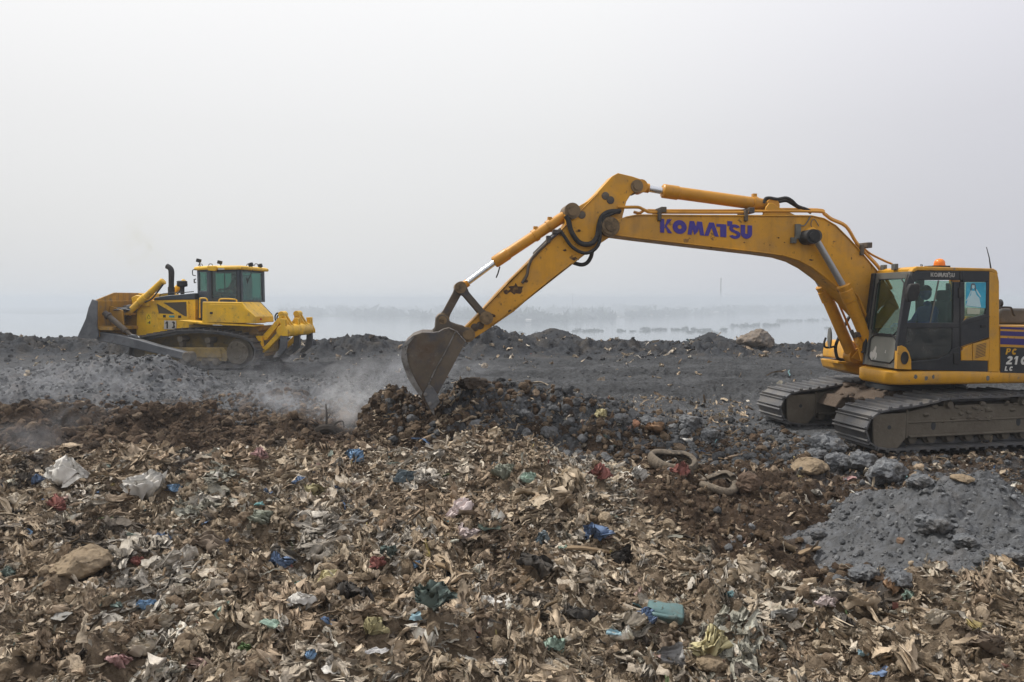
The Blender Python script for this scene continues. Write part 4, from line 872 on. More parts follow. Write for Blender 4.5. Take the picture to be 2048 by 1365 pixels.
def rag(kind, L, W, rs):
    nu, nv = 34, 24
    if kind == 'bag': P, st = sheet(nu, nv, L * 1.25, W * 1.6, rs, pleat=.75, npl=3, crumple=.20, curl=rs.uniform(1.6, 2.6), taper=.35, twist=rs.uniform(-.5, .5), ragged=.08)
    elif kind == 'knot': P, st = sheet(nu, nv, L * 1.5, W * 1.7, rs, pleat=.95, npl=4, crumple=.33, curl=rs.uniform(2.2, 3.6), taper=.5, twist=rs.uniform(-1.3, 1.3), ragged=.1)
    elif kind == 'sheet': P, st = sheet(nu, nv, L, W, rs, pleat=.45, npl=2, crumple=.15, curl=rs.uniform(.3, 1.1), ragged=.14)
    elif kind == 'drape': P, st = sheet(nu, nv, L, W * 1.3, rs, pleat=.9, npl=4, crumple=.12, curl=rs.uniform(1.0, 1.7), taper=.2, ragged=.12)
    elif kind == 'strip': P, st = sheet(nu, 10, L * 1.15, W, rs, pleat=.5, npl=1, crumple=.10, curl=rs.uniform(.2, .9), twist=rs.uniform(-1.5, 1.5), ragged=.06); nv = 10
    elif kind == 'flat': P, st = sheet(nu, nv, L, W, rs, pleat=.08, npl=1, crumple=.06, curl=rs.uniform(.2, .6), ragged=.08)
    if kind in ('bag', 'knot', 'drape'): P[:, 2] *= -1
    P[:, 2] -= P[:, 2].min()
    return P, grid_faces(nu, nv)
for i, (px, py, wpx, hpx, kind, colr, nm, cat, lab) in enumerate(ITEMS):
    r_ = np.random.default_rng(900 + i)
    p, t = hit(px, py + hpx * .25)
    k_ = .62 if wpx < 60 else .64
    L = wpx * t / FPX * k_; W = max(hpx * t / FPX * 1.1 * k_, L * .35)
    P, F = rag(kind, L, W, r_)
    tall = kind in ('drape',) and hpx > .5 * wpx
    o = np_mesh(nm, P, F, RM[colr]); tag(o, lab, cat)
    o.location = (p.x, p.y, p.z + .005 + (.10 * L if tall else .02))
    o.rotation_euler = ((.55 if tall else .22) + r_.normal() * .1, r_.normal() * .12, r_.normal() * .35)

# ---- stones, slabs and grey rocks
def rock(px, py, wpx, hpx, m, nm, cat, lab, seed, rough=.4, flat=.75, group=None, sub=5):
    r_ = np.random.default_rng(seed); P, F, st = lumps(1, sub, r_, rough, 1.0)[0]
    mx = P.max(0) - P.min(0); p, t = hit(px, py + hpx * .42)
    w, h = wpx * t / FPX, hpx * t / FPX
    P = (P - (P.max(0) + P.min(0)) / 2) / mx * np.array([w, w * .85, h])
    P += nz3(P, 6 / w, seed) * w * .045 + nz3(P, 15 / w, seed + 1) * w * .028 + nz3(P, 36 / w, seed + 2) * w * .014
    o = np_mesh(nm, P, F, m); tag(o, lab, cat, group); o.location = (p.x, p.y + w * .2, p.z + h * .36); o.rotation_euler = (0, 0, r_.uniform(-.4, .4))
    return o
ROCKS = [
 (1663, 893, 66, 46, 'rock', 'large pale grey rock against the front of the near excavator track'),
 (1640, 914, 40, 28, 'rock', 'dark grey rock just below and left of the large pale grey rock'),
 (1684, 926, 52, 34, 'rock', 'grey rock between the large pale rock and the upright dark one'),
 (1730, 927, 58, 42, 'rock', 'upright dark grey rock in front of the near track frame'),
 (1780, 945, 70, 50, 'rock', 'broken grey rock with a dark right side, lowest of the rocks before the track'),
 (1564, 884, 20, 15, 'rock', 'small round smooth grey stone left of the rocks by the track'),
 (1423, 873, 38, 26, 'rock', 'pale grey lump at the right foot of the dug heap'),
 (1384, 845, 44, 26, 'rock', 'grey rock on the right shoulder of the dug heap, above the pale lump'),
 (1308, 848, 44, 26, 'rock', 'pale grey rock behind the torn orange bag'),
 (1247, 842, 36, 26, 'rock', 'dark grey rock left of the orange stone on the dug heap'),
 (1100, 868, 36, 26, 'rock', 'grey rock half way down the front of the dug heap'),
 (1873, 1052, 60, 34, 'rock', 'grey lump half buried high on the smooth ash pile'),
 (1812, 1162, 62, 34, 'rock', 'grey lump at the front foot of the ash pile'),
 (1733, 1152, 56, 30, 'rock', 'low grey lump at the left foot of the ash pile'),
 (1936, 1085, 42, 28, 'rock', 'rounded grey lump in the middle of the ash pile'),
 (2030, 1116, 48, 26, 'rock', 'dark grey lump on the ash pile at the right edge of the picture'),
 (1640, 1070, 30, 20, 'rock', 'grey lump at the left tip of the ash pile'),
 (1875, 863, 20, 20, 'rock', 'bluish grey stone lying in front of the near track rollers'),
 (1846, 964, 44, 26, 'rock', 'grey lump on the left shoulder of the ash pile'),
]
for i, (px, py, w, h, nm, lab) in enumerate(ROCKS): rock(px, py, w * 1.12, h * 1.2, M['rock'], nm, 'rock', lab, 40 + i, .62)
rock(1518, 679, 78, 46, M['boulder'], 'boulder', 'boulder', 'big brown boulder sitting on the berm, left of the excavator mirror', 71, .22, sub=5)
rock(149, 1131, 122, 54, M['stone'], 'slab', 'slab', 'flat tan concrete slab lying in the left litter', 72, .3)
rock(1624, 935, 72, 34, M['stone'], 'slab', 'slab', 'flat tan stone left of the grey rocks by the track', 73, .3)
rock(1427, 1332, 60, 30, M['stone'], 'slab', 'slab', 'dusty brown slab at the foot of the pale yellow fringed bag', 74, .25)
rock(1500, 968, 52, 46, mat('brown_clay', (.10, .066, .045), .95, bump=.02), 'clod', 'clod', 'large red brown clay clod right of the cut tyre', 75, .4)
rock(1272, 850, 20, 22, mat('orange_brick', (.27, .14, .085), .9, bump=.01), 'brick', 'brick', 'orange brick lump on the right shoulder of the dug heap', 76, .2)
rock(1804, 1084, 17, 17, mat('brown_brick', (.18, .115, .075), .9), 'brick', 'brick', 'small brown brick piece on the face of the ash pile', 77, .25)
rock(1145, 952, 44, 34, M['stone'], 'clod', 'clod', 'rounded brown clod left of the red and white cloth wad', 78, .4)
rock(945, 770, 66, 30, mat('rooty_soil', (.055, .04, .029), .95, var=.4, bump=.03), 'clod', 'clod', 'dark clump of rooty soil on top of the dug heap, right of the bucket', 79, .6)
rock(1930, 960, 44, 18, M['stone'], 'clod', 'clod', 'tan clod lying along the crest of the ash pile', 80, .5)
rock(825, 838, 26, 20, M['rock'], 'rock', 'rock', 'square grey lump in the steep left face of the dug heap', 81, .2)

# ---- tyres
def tyre(nm, lab, px, py, wpx, tilt, squash, bend, seed, open_end=0.0):
    p, t = hit(px, py + 8); Rr = wpx * t / FPX / 2; rt = Rr * .31; P = []; na, nb = 96, 22
    r_ = np.random.default_rng(seed); a_end = 2 * math.pi * (1 - open_end)
    for i in range(na + (1 if open_end else 0)):
        a = a_end * i / na
        bx = math.cos(a) * (Rr - rt * .5) * (1 + .06 * math.sin(2 * a + seed)); by = math.sin(a) * (Rr - rt * .5) * squash * (1 + .06 * math.cos(3 * a))
        bz = bend * Rr * math.sin(2 * a + .6)
        for j in range(nb):
            # open carcass: outer tread band and two side walls, hollow towards the rim
            q = -2.5 + 5.0 * j / (nb - 1); th = rt * (1.0 if abs(q) < 2.0 else .92)
            er = math.cos(q) * rt * .62; ez = math.sin(q) * rt * 1.0
            if abs(q) < 1.2 and (i % 3 == 0): er -= rt * .10
            P.append((bx + math.cos(a) * er, by + math.sin(a) * er, bz + ez))
    n = na + 1 if open_end else na
    F = []
    for i in range(n - (1 if open_end else 0)):
        for j in range(nb - 1):
            F.append((i * nb + j, ((i + 1) % n) * nb + j, ((i + 1) % n) * nb + j + 1, i * nb + j + 1))
    P = np.array(P); P += nz3(P, 2.6, seed) * Rr * .12 + nz3(P, 14.0, seed) * Rr * .012
    o = np_mesh(nm, P, np.array(F), M['tyre']); tag(o, lab, 'tyre')
    sm = o.modifiers.new('wall', 'SOLIDIFY'); sm.thickness = rt * .16
    o.location = (p.x, p.y + Rr * .25, p.z + rt * .42); o.rotation_euler = tilt
    return o
tyre('tyre', 'dusty worn tyre lying half sunk in the brown soil, hollow side up', 1348, 927, 100, (.20, .12, -.2), .82, .10, 3).scale = (1, 1, .85)
tyre('tyre', 'thin twisted cut tyre ring in front of the clay clod', 1438, 968, 92, (.15, -.1, .3), .8, .28, 5, .06).scale = (1, 1, .55)

# ---- jerrycan, scoop, wood, tube
p, t = hit(1332, 1240); w = 72 * t / FPX
root = thing('jerrycan', (p.x, p.y + .05, p.z - .01), -.15, 'crushed teal plastic jerrycan lying on its side in the litter', 'jerrycan')
root.rotation_euler = (.25, .1, -.2)
tealm = rag_mat('teal_plastic', (.10, .17, .17), .5, .9)
b = MB(); rings = []
for k, (u, sx, sz) in enumerate(((-.5, .55, .6), (-.47, .9, .9), (-.3, 1, 1), (0, .95, .92), (.3, 1, .98), (.45, .92, .9), (.5, .6, .6))):
    rings.append([Vector((u * w, math.copysign(abs(math.cos(a)) ** .55, math.cos(a)) * w * .30 * sx, w * .2 + math.copysign(abs(math.sin(a)) ** .55, math.sin(a)) * w * .20 * sz * (1 - .15 * math.sin(3 * a + u * 4)))) for a in np.linspace(0, 2 * math.pi, 25)[:-1]])
b.ring_loft(rings).build('body', tealm, root)
MB().tube([(-.36 * w, -.27 * w, .33 * w), (-.30 * w, -.42 * w, .40 * w), (.18 * w, -.42 * w, .40 * w), (.26 * w, -.27 * w, .33 * w)], w * .06, 10, 5).build('handle', tealm, root)
MB().lathe((-.34 * w, -.30 * w, .14 * w), (-.6, -.7, -.1), [(0, .08 * w), (.10 * w, .08 * w), (.10 * w, .095 * w), (.15 * w, .095 * w), (.15 * w, .06 * w), (.05 * w, .055 * w)], 18).build('spout', tealm, root)
p, t = hit(1336, 1345); w = 62 * t / FPX
P, st = sheet(24, 18, w * 1.1, w * .9, np.random.default_rng(4), pleat=.35, npl=1, crumple=.07, curl=1.5, ragged=.10, taper=.55)
o = np_mesh('scoop', P, grid_faces(24, 18), M['worn_steel']); tag(o, 'dull metal scoop standing on edge at the bottom, left of the brown slab', 'scoop'); o.location = (p.x, p.y, p.z + .12); o.rotation_euler = (1.1, .2, .5)
def plank(px0, py0, px1, py1, th, lab, nm='plank', cat='plank', mcol=(.22, .155, .09)):
    a, ta = hit(px0, py0); b_, tb = hit(px1, py1); a.z += .05; b_.z += .05
    d = b_ - a; L = d.length; r_ = th * ta / FPX; mb = MB(); n = 9
    rings = []
    for k in range(n):
        f = k / (n - 1); s = 1 if 0 < k < n - 1 else .7
        rings.append([Vector((f * L - L / 2, y * r_ * s * (1 + .1 * math.sin(k * 2.1)), z * r_ * .35 * s + .01 * math.sin(f * 5))) for y, z in ((-.5, -.5), (.5, -.5), (.55, .5), (-.5, .5))])
    mb.ring_loft(rings); o = mb.build(nm, mat('weathered_wood', mcol, .85, var=.25, streak=((.08, .055, .035), (2, 40, 40), .45, .7, .6)), bevel=.003)
    o.location = (a + b_) / 2; o.rotation_mode = 'QUATERNION'; o.rotation_quaternion = d.to_track_quat('X', 'Z'); tag(o, lab, cat); return o
plank(1132, 1106, 1226, 1112, 14, 'long flat wooden lath lying level between the blue bag and pleated black bag', 'lath', 'lath')
plank(872, 1138, 930, 1163, 12, 'short wooden strip slanting down right of the cream plastic bag', 'lath', 'lath')
plank(1598, 1118, 1640, 1102, 10, 'short round wooden stick at the left tip of the ash pile', 'stick', 'stick')
plank(838, 890, 870, 872, 7, 'thin pale stick leaning on the lower left face of the dug heap', 'stick', 'stick', (.26, .19, .12))
plank(1130, 884, 1176, 880, 8, 'pale stick lying at the front foot of the dug heap', 'stick', 'stick', (.26, .19, .12))
plank(1448, 925, 1490, 912, 6, 'crooked pale branch on the soil right of the worn tyre', 'stick', 'stick', (.3, .22, .15))
p, t = hit(1573, 1108); w = 30 * t / FPX
P, st = sheet(20, 14, w * 1.2, w, np.random.default_rng(14), crumple=.03, curl=2.6, ragged=.04)
o = np_mesh('pot', P, grid_faces(20, 14), M['stone']); tag(o, 'broken brown pot shard standing left of the ash pile tip', 'pot'); o.location = (p.x, p.y, p.z + .05); o.rotation_euler = (.4, .5, 1.2)
# charred stump with forked branches in the smoke
p, t = hit(652, 868)
root = thing('stump', (p.x, p.y, p.z - .03), 0, 'charred stump with forked branches in the smoke left of the dug heap', 'stump')
bark = mat('charred_bark', (.035, .027, .021), .95, var=.4, bump=.02)
b = MB().tube([(-.25, 0, 0), (-.1, .02, .10), (.1, 0, .13), (.3, 0, .05)], [.08, .11, .1, .05], 9, 4); b.build('trunk', bark, root)
for pts, rr in (([(0, 0, .1), (.02, 0, .35), (.0, .02, .62)], .028), ([(-.1, 0, .1), (-.17, 0, .22), (-.3, .02, .30)], .026), ([(.1, 0, .1), (.2, 0, .24), (.33, 0, .28), (.36, 0, .16)], .022), ([(.02, 0, .3), (.09, .01, .42)], .012)):
    MB().tube(pts, [rr, rr * .8, rr * .4], 7, 4).build('branch', bark, root)
# ------------------------------------------------------------------ excavator
EO = (7.55, 13.25, .10)
E = Frame(EO, 7); U = Frame(EO, 12)
TU = Matrix.Rotation(R(5), 4, 'Z')
ex = thing('excavator', EO, R(7), 'big yellow excavator with its boom stretched left and its bucket dug into the heap', 'excavator')
NW = -1.32   # near side of the body
Y, YB, BK = M['yellow'], M['yellow_body'], M['black']

# ---- undercarriage
def belt_path(pts, n):
    P = np.array(pts, float); P = np.vstack([P, P[:1]])
    # smooth closed Catmull-Rom, then even spacing
    Q = []
    m = len(pts)
    for i in range(m):
        a, b, c, d = (np.array(pts[(i + k - 1) % m], float) for k in range(4))
        for k in range(16):
            t = k / 16; Q.append(.5 * ((2 * b) + (c - a) * t + (2 * a - 5 * b + 4 * c - d) * t * t + (3 * b - a - 3 * c + d) * t ** 3))
    Q = np.array(Q + [Q[0]]); s = np.concatenate([[0], np.cumsum(np.linalg.norm(np.diff(Q, axis=0), axis=1))])
    si = np.linspace(0, s[-1], n + 1)[:-1]
    pt = np.stack([np.interp(si, s, Q[:, 0]), np.interp(si, s, Q[:, 1])], 1)
    return pt, s[-1] / n
def track(name, path, n, w0, w1, parent, T, m, outward=1, th=.03, gr=3, grh=.032, cw=None):
    pt, pitch = belt_path(path, n); mb = MB(T); c = np.mean(path, axis=0)
    rs_ = random.Random(3)
    for i in range(n):
        p = pt[i]; q = pt[(i + 1) % n]; d = q - p; L = np.linalg.norm(d); d = d / L; nn = np.array([d[1], -d[0]])
        mid = (p + q) / 2
        if np.dot(nn, mid - c) < 0: nn = -nn
        j = rs_.uniform(-.006, .006)
        A = p - d * .008 + nn * j; B = q - d * .014 + nn * j
        prof = [A, B, B + nn * th]
        for g in range(gr):
            f0 = .93 - g * (.86 / max(1, gr - 1)) if gr > 1 else .2
            x = A + (B - A) * f0; prof += [x + nn * th + d * .018, x + nn * (th + grh) + d * .008, x + nn * (th + grh) - d * .010, x + nn * th - d * .02]
        prof += [A + nn * th]
        mb.prism([(v[0], v[1]) for v in prof], w0, w1)
        # chain link on the inside
        if cw is None: lw = ((w0 + w1) / 2 - .13, (w0 + w1) / 2 + .13)
        else: lw = cw
        for wc in lw:
            mb.prism([tuple(A - nn * .005), tuple(B - nn * .005), tuple(B - nn * .085), tuple(A - nn * .085)], wc - .025, wc + .025)
    return mb.build(name, m, parent, sharp=25)
EPATH = [(-2.17, .33), (-2.08, .12), (-1.85, .03), (-1.4, .0), (-.6, .0), (.4, .0), (1.3, .0), (1.85, .04), (2.12, .18), (2.2, .4), (2.1, .62), (1.85, .72), (1.35, .74), (.95, .80), (.4, .79), (-.25, .80), (-.65, .78), (-1.15, .70), (-1.6, .66), (-1.9, .62), (-2.1, .50)]
for w0, w1 in ((-1.59, -.79), (.79, 1.59)):
    tr = track('track', EPATH, 49, w0, w1, ex, TU, M['track_steel'], gr=2, grh=.036)
    out = -1 if w0 < 0 else 1; wc = (w0 + w1) / 2
    def fr(mb):
        return mb
    # side frame: box beam with the front guard plate, bolted cover and openings
    fm = MB(TU)
    for wf0, wf1 in ((wc - .30, wc + .30),):
        fm.prism([(-1.42, .19), (1.6, .19), (1.6, .56), (1.2, .66), (.2, .68), (-.9, .66), (-1.42, .58)], wf0, wf1)
    fm.prism([(-1.30, .165), (1.6, .165), (1.6, .20), (-1.30, .20)], wc - .34, wc + .34)
    fm.prism([(-1.44, .40), (1.6, .40), (1.6, .43), (-1.44, .43)], wc - .315, wc + .315)
    for s_ in (-1, 1):
        fm.prism([(-2.03, .58), (-1.40, .585), (-1.40, .16), (-1.55, .0), (-2.0, .02)], wc + s_ * .335 - .02, wc + s_ * .335 + .02)
        fm.prism([(-1.38, .63), (-1.34, .63), (-1.34, .16), (-1.38, .16)], wc + s_ * .325 - .01, wc + s_ * .325 + .012)
    frame = fm.build('track_frame', M['mud_steel'], ex, bevel=.012)
    hol = MB(TU)
    yo = wc - .357 if w0 < 0 else wc + .357
    for (hx, hz, rx, rz) in ((-1.72, .36, .035, .035), (-.82, .345, .045, .075), (.9, .35, .045, .075)):
        hol.ring_loft([[Vector((hx + math.cos(a) * rx, yy_, hz + math.sin(a) * rz)) for a in np.linspace(0, 2 * math.pi, 17)[:-1]] for yy_ in ((wc - .358, wc - .28) if hx < -1.5 else (wc - .303, wc - .28))])
    hol.build('opening', M['dark'], frame)
    mudl = MB(TU); r_ = np.random.default_rng(5)
    # clods caked on the frame's upper ledge and hanging dirt
    for k in range(46):
        u = r_.uniform(-1.0, 1.6); s = r_.uniform(.015, .055); Pm, Fm, _ = LP[k % 8]
        zc = r_.uniform(.52, .70) if k < 34 else r_.uniform(.40, .46)
        mudl.add([(u + q[0] * s * 1.3, wc - .30 - s * .1 + q[1] * s * .6, zc + q[2] * s) for q in Pm], [tuple(f) for f in Fm])
    mudl.build('caked_mud', M['mud_steel'], frame, sharp=80)['kind'] = 'stuff'
    idl = MB(TU).lathe((-1.80, wc - .16, .335), (0, 1, 0), [(0, .12), (0, .235), (.07, .25), (.09, .19), (.23, .19), (.25, .25), (.32, .235), (.32, .12)], 28); idl.build('idler', M['mud_steel'], frame, sharp=50)
    spk = MB(TU).lathe((1.85, wc - .2, .38), (0, 1, 0), [(0, .16), (0, .22), (.1, .24), (.12, .30), (.2, .30), (.22, .24), (.4, .22), (.4, .1)], 28); spk.build('sprocket', M['mud_steel'], frame, sharp=50)
    for k in range(8):
        u = -1.18 + k * .375
        MB(TU).lathe((u, wc - .26, .135), (0, 1, 0), [(0, .05), (0, .085), (.06, .09), (.07, .115), (.16, .115), (.17, .085), (.35, .085), (.36, .115), (.45, .115), (.46, .09), (.52, .085), (.52, .05)], 18).build('roller', M['mud_steel'], frame, sharp=50)
    for u in (-.55, .95):
        MB(TU).lathe((u, wc - .36, .70), (0, 1, 0), [(0, .02), (0, .055), (.05, .065), (.06, .085), (.5, .085)], 18).build('carrier_roller', M['mud_steel'], frame, sharp=50)
cb = MB(TU).prism([(-1.0, .34), (1.0, .34), (1.0, .62), (.8, .76), (-.8, .76), (-1.05, .60)], -.85, .85)
cb.prism([(-1.35, .40), (-1.0, .36), (-.7, .62), (-1.2, .60)], -.85, -.3).prism([(-1.35, .40), (-1.0, .36), (-.7, .62), (-1.2, .60)], .3, .85)
soilm = mat('caked_brown_soil', (.085, .062, .045), .95, var=.4, bump=.02)
carb = cb.build('car_body', soilm, ex, bevel=.02)
mudc = MB(TU); r_ = np.random.default_rng(15)
for k in range(120):
    u = r_.uniform(-1.25, 1.0); wv_ = r_.uniform(-.8, .8); s = r_.uniform(.03, .11); Pm, Fm, _ = LP[k % 10]
    mudc.add([(u + q[0] * s, wv_ + q[1] * s, (.76 if abs(u) < .8 else .62) + q[2] * s * .7) for q in Pm], [tuple(f) for f in Fm])
mudc.build('caked_soil', soilm, carb, sharp=80)['kind'] = 'stuff'
tt = MB().lathe((0, 0, .74), (0, 0, 1), [(0, .30), (0, .66), (.05, .66), (.05, .74), (.12, .74), (.12, .68), (.17, .68), (.17, .72), (.26, .72), (.26, .3)], 48).build('turntable', M['dark'], ex, sharp=40)

# ---- deck
u0, zb = E.L(1784, 771, NW); _, zt = E.L(1800, 746, NW)
zt = zb + .235
deck = MB()
c_ = .10
rings = []
def deckring(z, ins, xl, yn, yf, r0=.2):
    pts = []; xr = 2.45 - ins; xl = xl + ins; yn = yn + ins; yf = yf - ins
    for (cx, cy, a0) in ((xl + r0, yn + r0, 180), (xr - r0, yn + r0, 270), (xr - r0, yf - r0, 0), (xl + r0, yf - r0, 90)):
        for k in range(6):
            a = R(a0 + 90 * k / 5); pts.append(Vector((cx + math.cos(a) * r0, cy + math.sin(a) * r0, z)))
    return pts
deck.ring_loft([deckring(zb - .01, .10, u0 - .06, NW, -.36), deckring(zb, .03, u0 - .06, NW, -.36), deckring(zb + .04, .0, u0 - .06, NW, -.36), deckring(zt - .02, .0, u0 - .06, NW, -.36), deckring(zt, .02, u0 - .06, NW, -.36)])
deck.prism([(-.45, zb + .004), (2.3, zb + .004), (2.3, zt - .03), (-.45, zt - .03)], -.40, 1.30)
deck.build('deck', YB, ex, bevel=0, sharp=50)
pt_ = MB()
for (x, y, s) in ((845, 1258 - 0, 1), (655, 850, 1), (720, 858, 1), (765, 850, .9), (1102, 858, 1.1)):
    if y > 1000: continue
    u, v = E.L(*Za(x, y), NW); n = 9; r_ = random.Random(x)
    pt_.ring_loft([[Vector((u + math.cos(a) * .033 * s * r_.uniform(.6, 1.2), NW + yy_, v + math.sin(a) * .042 * s * r_.uniform(.6, 1.2))) for a in np.linspace(0, 6.28, n + 1)[:-1]] for yy_ in (-.003, .002)])
pt_.build('bare_patch', M['frame_grey'], ex)

# ---- cab: frame members around real openings
CW = .95
nearp = lambda *pts: E.LL(zz(Za, *pts), NW)
farw = NW + CW
A_bot = E.L(*Za(540, 806), NW); A_top = E.L(*Za(622, 190), NW)
cab = MB()
zroof = E.L(*Za(900, 172), NW)[1]
# rear pillar and roof edge (yellow)
cabY = MB()
cabY.prism(nearp((1113, 195), (1163, 214), (1172, 260), (1172, 822), (1103, 820), (1110, 600)), NW - .012, NW + .10)
cabY.prism(nearp((628, 200), (640, 178), (665, 165), (1138, 178), (1158, 190), (1168, 215), (1150, 215), (1118, 196), (665, 190), (645, 200)), NW - .008, NW + .10)
roof_uv = nearp((640, 178), (665, 166), (1138, 179), (1160, 195), (1163, 212), (1115, 200), (665, 188), (640, 200))
cabY.prism(roof_uv, NW + .10, farw)
cabY.prism(nearp((1113, 195), (1168, 214), (1172, 260), (1172, 470), (1165, 470), (1120, 470)), farw - .08, farw)
cabY.prism(nearp((1160, 480), (1172, 480), (1172, 822), (1160, 822)), NW + .10, farw)
body = cabY.build('cab', YB, ex, bevel=.014)
blk = MB()
def slab_(pts, d0=-.004, d1=.05): blk.prism(nearp(*pts), NW + d0, NW + d1)
# black door/side frame members, butted round the openings
slab_([(620, 250), (632, 215), (655, 193), (945, 193), (945, 250), (665, 250), (655, 262)])             # over the door
slab_([(945, 190), (1113, 195), (1113, 262), (945, 262)], -.002, .048)                                    # over the rear window
slab_([(540, 655), (600, 262), (618, 212), (648, 262), (622, 420), (604, 515), (596, 600), (586, 700), (600, 740), (625, 755), (540, 800)], -.006, .06)  # A pillar
slab_([(893, 262), (960, 262), (960, 490), (935, 520), (887, 515)], -.003, .05)                           # B pillar
slab_([(604, 515), (935, 515), (935, 548), (598, 548)], -.005, .052)                                      # door mid rail
slab_([(885, 548), (935, 548), (930, 660), (880, 680)], -.003, .05)
slab_([(935, 520), (975, 492), (1113, 455), (1113, 600), (935, 665)], -.0025, .05)                        # lower rear panel
slab_([(625, 755), (800, 738), (860, 712), (882, 680), (935, 662), (935, 750), (1103, 750), (1103, 820), (625, 806)], -.004, .05)
slab_([(1094, 262), (1113, 262), (1113, 460), (1085, 468), (1094, 440)], -.002, .05)
blk.prism(nearp((1094, 262), (1113, 262), (1113, 470), (1094, 470)), farw - .05, farw - .002)
blk.prism(nearp((620, 215), (640, 215), (604, 560), (590, 560)), farw - .05, farw)
blk.prism(nearp((893, 200), (945, 200), (935, 560), (890, 560)), farw - .05, farw - .003)
blk.prism(nearp((560, 560), (1113, 560), (1113, 806), (540, 806)), farw - .05, farw - .004)
bo = blk.build('side_frame', BK, body, bevel=.008)
# rubber seam lines on the black panels
sm = MB()
for pts in ([(625, 764), (800, 746), (862, 720), (890, 688), (1110, 602)], [(930, 195), (930, 660)], [(932, 530), (1113, 476)]):
    sm.tube([Vector((u, NW - .006, v)) for u, v in nearp(*pts)], .007, 6, 3)
sm.build('seam', M['rubber'], body)
door = MB().prism(nearp((600, 548), (885, 548), (880, 680), (858, 712), (800, 738), (625, 752), (600, 735), (588, 700)), NW + .012, NW + .02).build('door', M['glass_dark'], body)
MB().prism(nearp((655, 262), (668, 250), (885, 255), (897, 275), (887, 515), (606, 512), (624, 420)), NW + .014, NW + .022).build('door_window', M['glass'], body)
MB().prism(nearp((796, 252), (804, 252), (752, 514), (744, 514)), NW + .004, NW + .013).build('window_bar', M['frame_grey'], body)
MB().prism(nearp((962, 262), (1093, 262), (1093, 440), (1080, 464), (975, 490), (958, 488)), NW + .014, NW + .02).build('side_window', M['glass'], body)
po = MB().prism(E.LL(zz(Ze, (742, 318), (935, 318), (930, 570), (738, 548)), NW + .008), NW + .006, NW + .010).build('poster', M['cyan'], body)
wv_ = NW + .004
pc = lambda *pts: E.LL(zz(Ze, *pts), wv_)
MB().prism(pc((798, 400), (828, 400), (842, 440), (870, 470), (888, 560), (740, 545), (760, 480), (790, 440)), wv_ - .001, wv_ + .002).prism(pc((792, 385), (798, 400), (768, 470), (745, 500), (740, 495), (765, 455)), wv_ - .001, wv_ + .002).prism(pc((835, 385), (845, 385), (880, 440), (888, 460), (880, 462), (850, 420)), wv_ - .001, wv_ + .002).prism(pc((800, 340), (822, 340), (825, 368), (812, 384), (798, 368)), wv_ - .001, wv_ + .002).build('printed_figure', M['dress'], po)
MB().prism(pc((790, 335), (800, 326), (824, 328), (834, 345), (840, 400), (828, 398), (824, 345), (800, 344), (794, 398), (782, 396)), wv_ - .0015, wv_ + .001).build('printed_hair', M['hair'], po)
MB().prism(E.LL(zz(Ze, (752, 565), (880, 575), (870, 628), (752, 624)), NW + .008), NW + .006, NW + .01).build('window_card', M['card'], body)
# yellow corner with the round lamp, ventilated panel
MB().prism(nearp((541, 662), (565, 655), (592, 668), (612, 700), (625, 745), (626, 806), (536, 802)), NW - .016, NW + .06).build('corner_panel', YB, body, bevel=.006)
hx, hz = E.L(*Za(582, 733), NW)
MB().ring_loft([[Vector((hx + math.cos(a) * rr * .8, NW + yy_, hz + math.sin(a) * rr * 1.25)) for a in np.linspace(0, 2 * math.pi, 25)[:-1]] for yy_, rr in ((-.02, .088), (-.026, .088), (-.026, .072), (-.018, .07))]).build('corner_lamp', M['rubber'], body)
pv = MB().prism(nearp((937, 690), (1000, 648), (1004, 748), (935, 748)), NW - .012, NW + .01).prism(nearp((1010, 645), (1110, 616), (1105, 751), (1006, 748)), NW - .014, NW + .01).build('vent_panel', YB, body, bevel=.005)
sl = MB()
for k in range(9):
    y0 = 652 + k * 9.6
    sl.prism(nearp((1030 - k * 1.2, y0 + 3), (1090 - k, y0 - 13), (1090 - k, y0 - 9.5), (1030 - k * 1.2, y0 + 6.5)), NW - .017, NW - .012)
sl.build('slot', M['dark'], pv)
MB().prism(nearp((1058, 528), (1090, 528), (1090, 545), (1058, 545)), NW - .012, NW).build('door_handle', M['rubber'], body, bevel=.004)
hb = MB()
for pts in (((918, 298), (950, 298), (950, 362), (918, 362)), ((888, 702), (926, 702), (926, 772), (888, 772))): hb.prism(nearp(*pts), NW - .022, NW)
hb.build('hinge', M['rubber'], body, bevel=.006)
# lettering on the cab header
lt = MB()
def word(mb, F, w, glyphs, place, t=.26):
    for ch, x, y, wx, hy in glyphs: strokes(mb, F, w, glyph(ch, t), lambda gx, gy: place(x + gx * wx, y + gy * hy))
KOM = [('K', 0, 0, .125, 1), ('O', .135, 0, .15, 1), ('M', .295, 0, .165, 1), ('A', .475, 0, .155, 1), ('T', .605, 0, .24, .94), ("'", .722, .84, .052, .36), ('S', .745, -.05, .125, 1.0), ('U', .865, 0, .135, 1)]
word(lt, E, NW - .006, KOM, lambda x, y: Ze(396 + x * 236, 264 + x * 4 - y * 42), .24)
lt.build('header_lettering', M['grey_letter'], body)
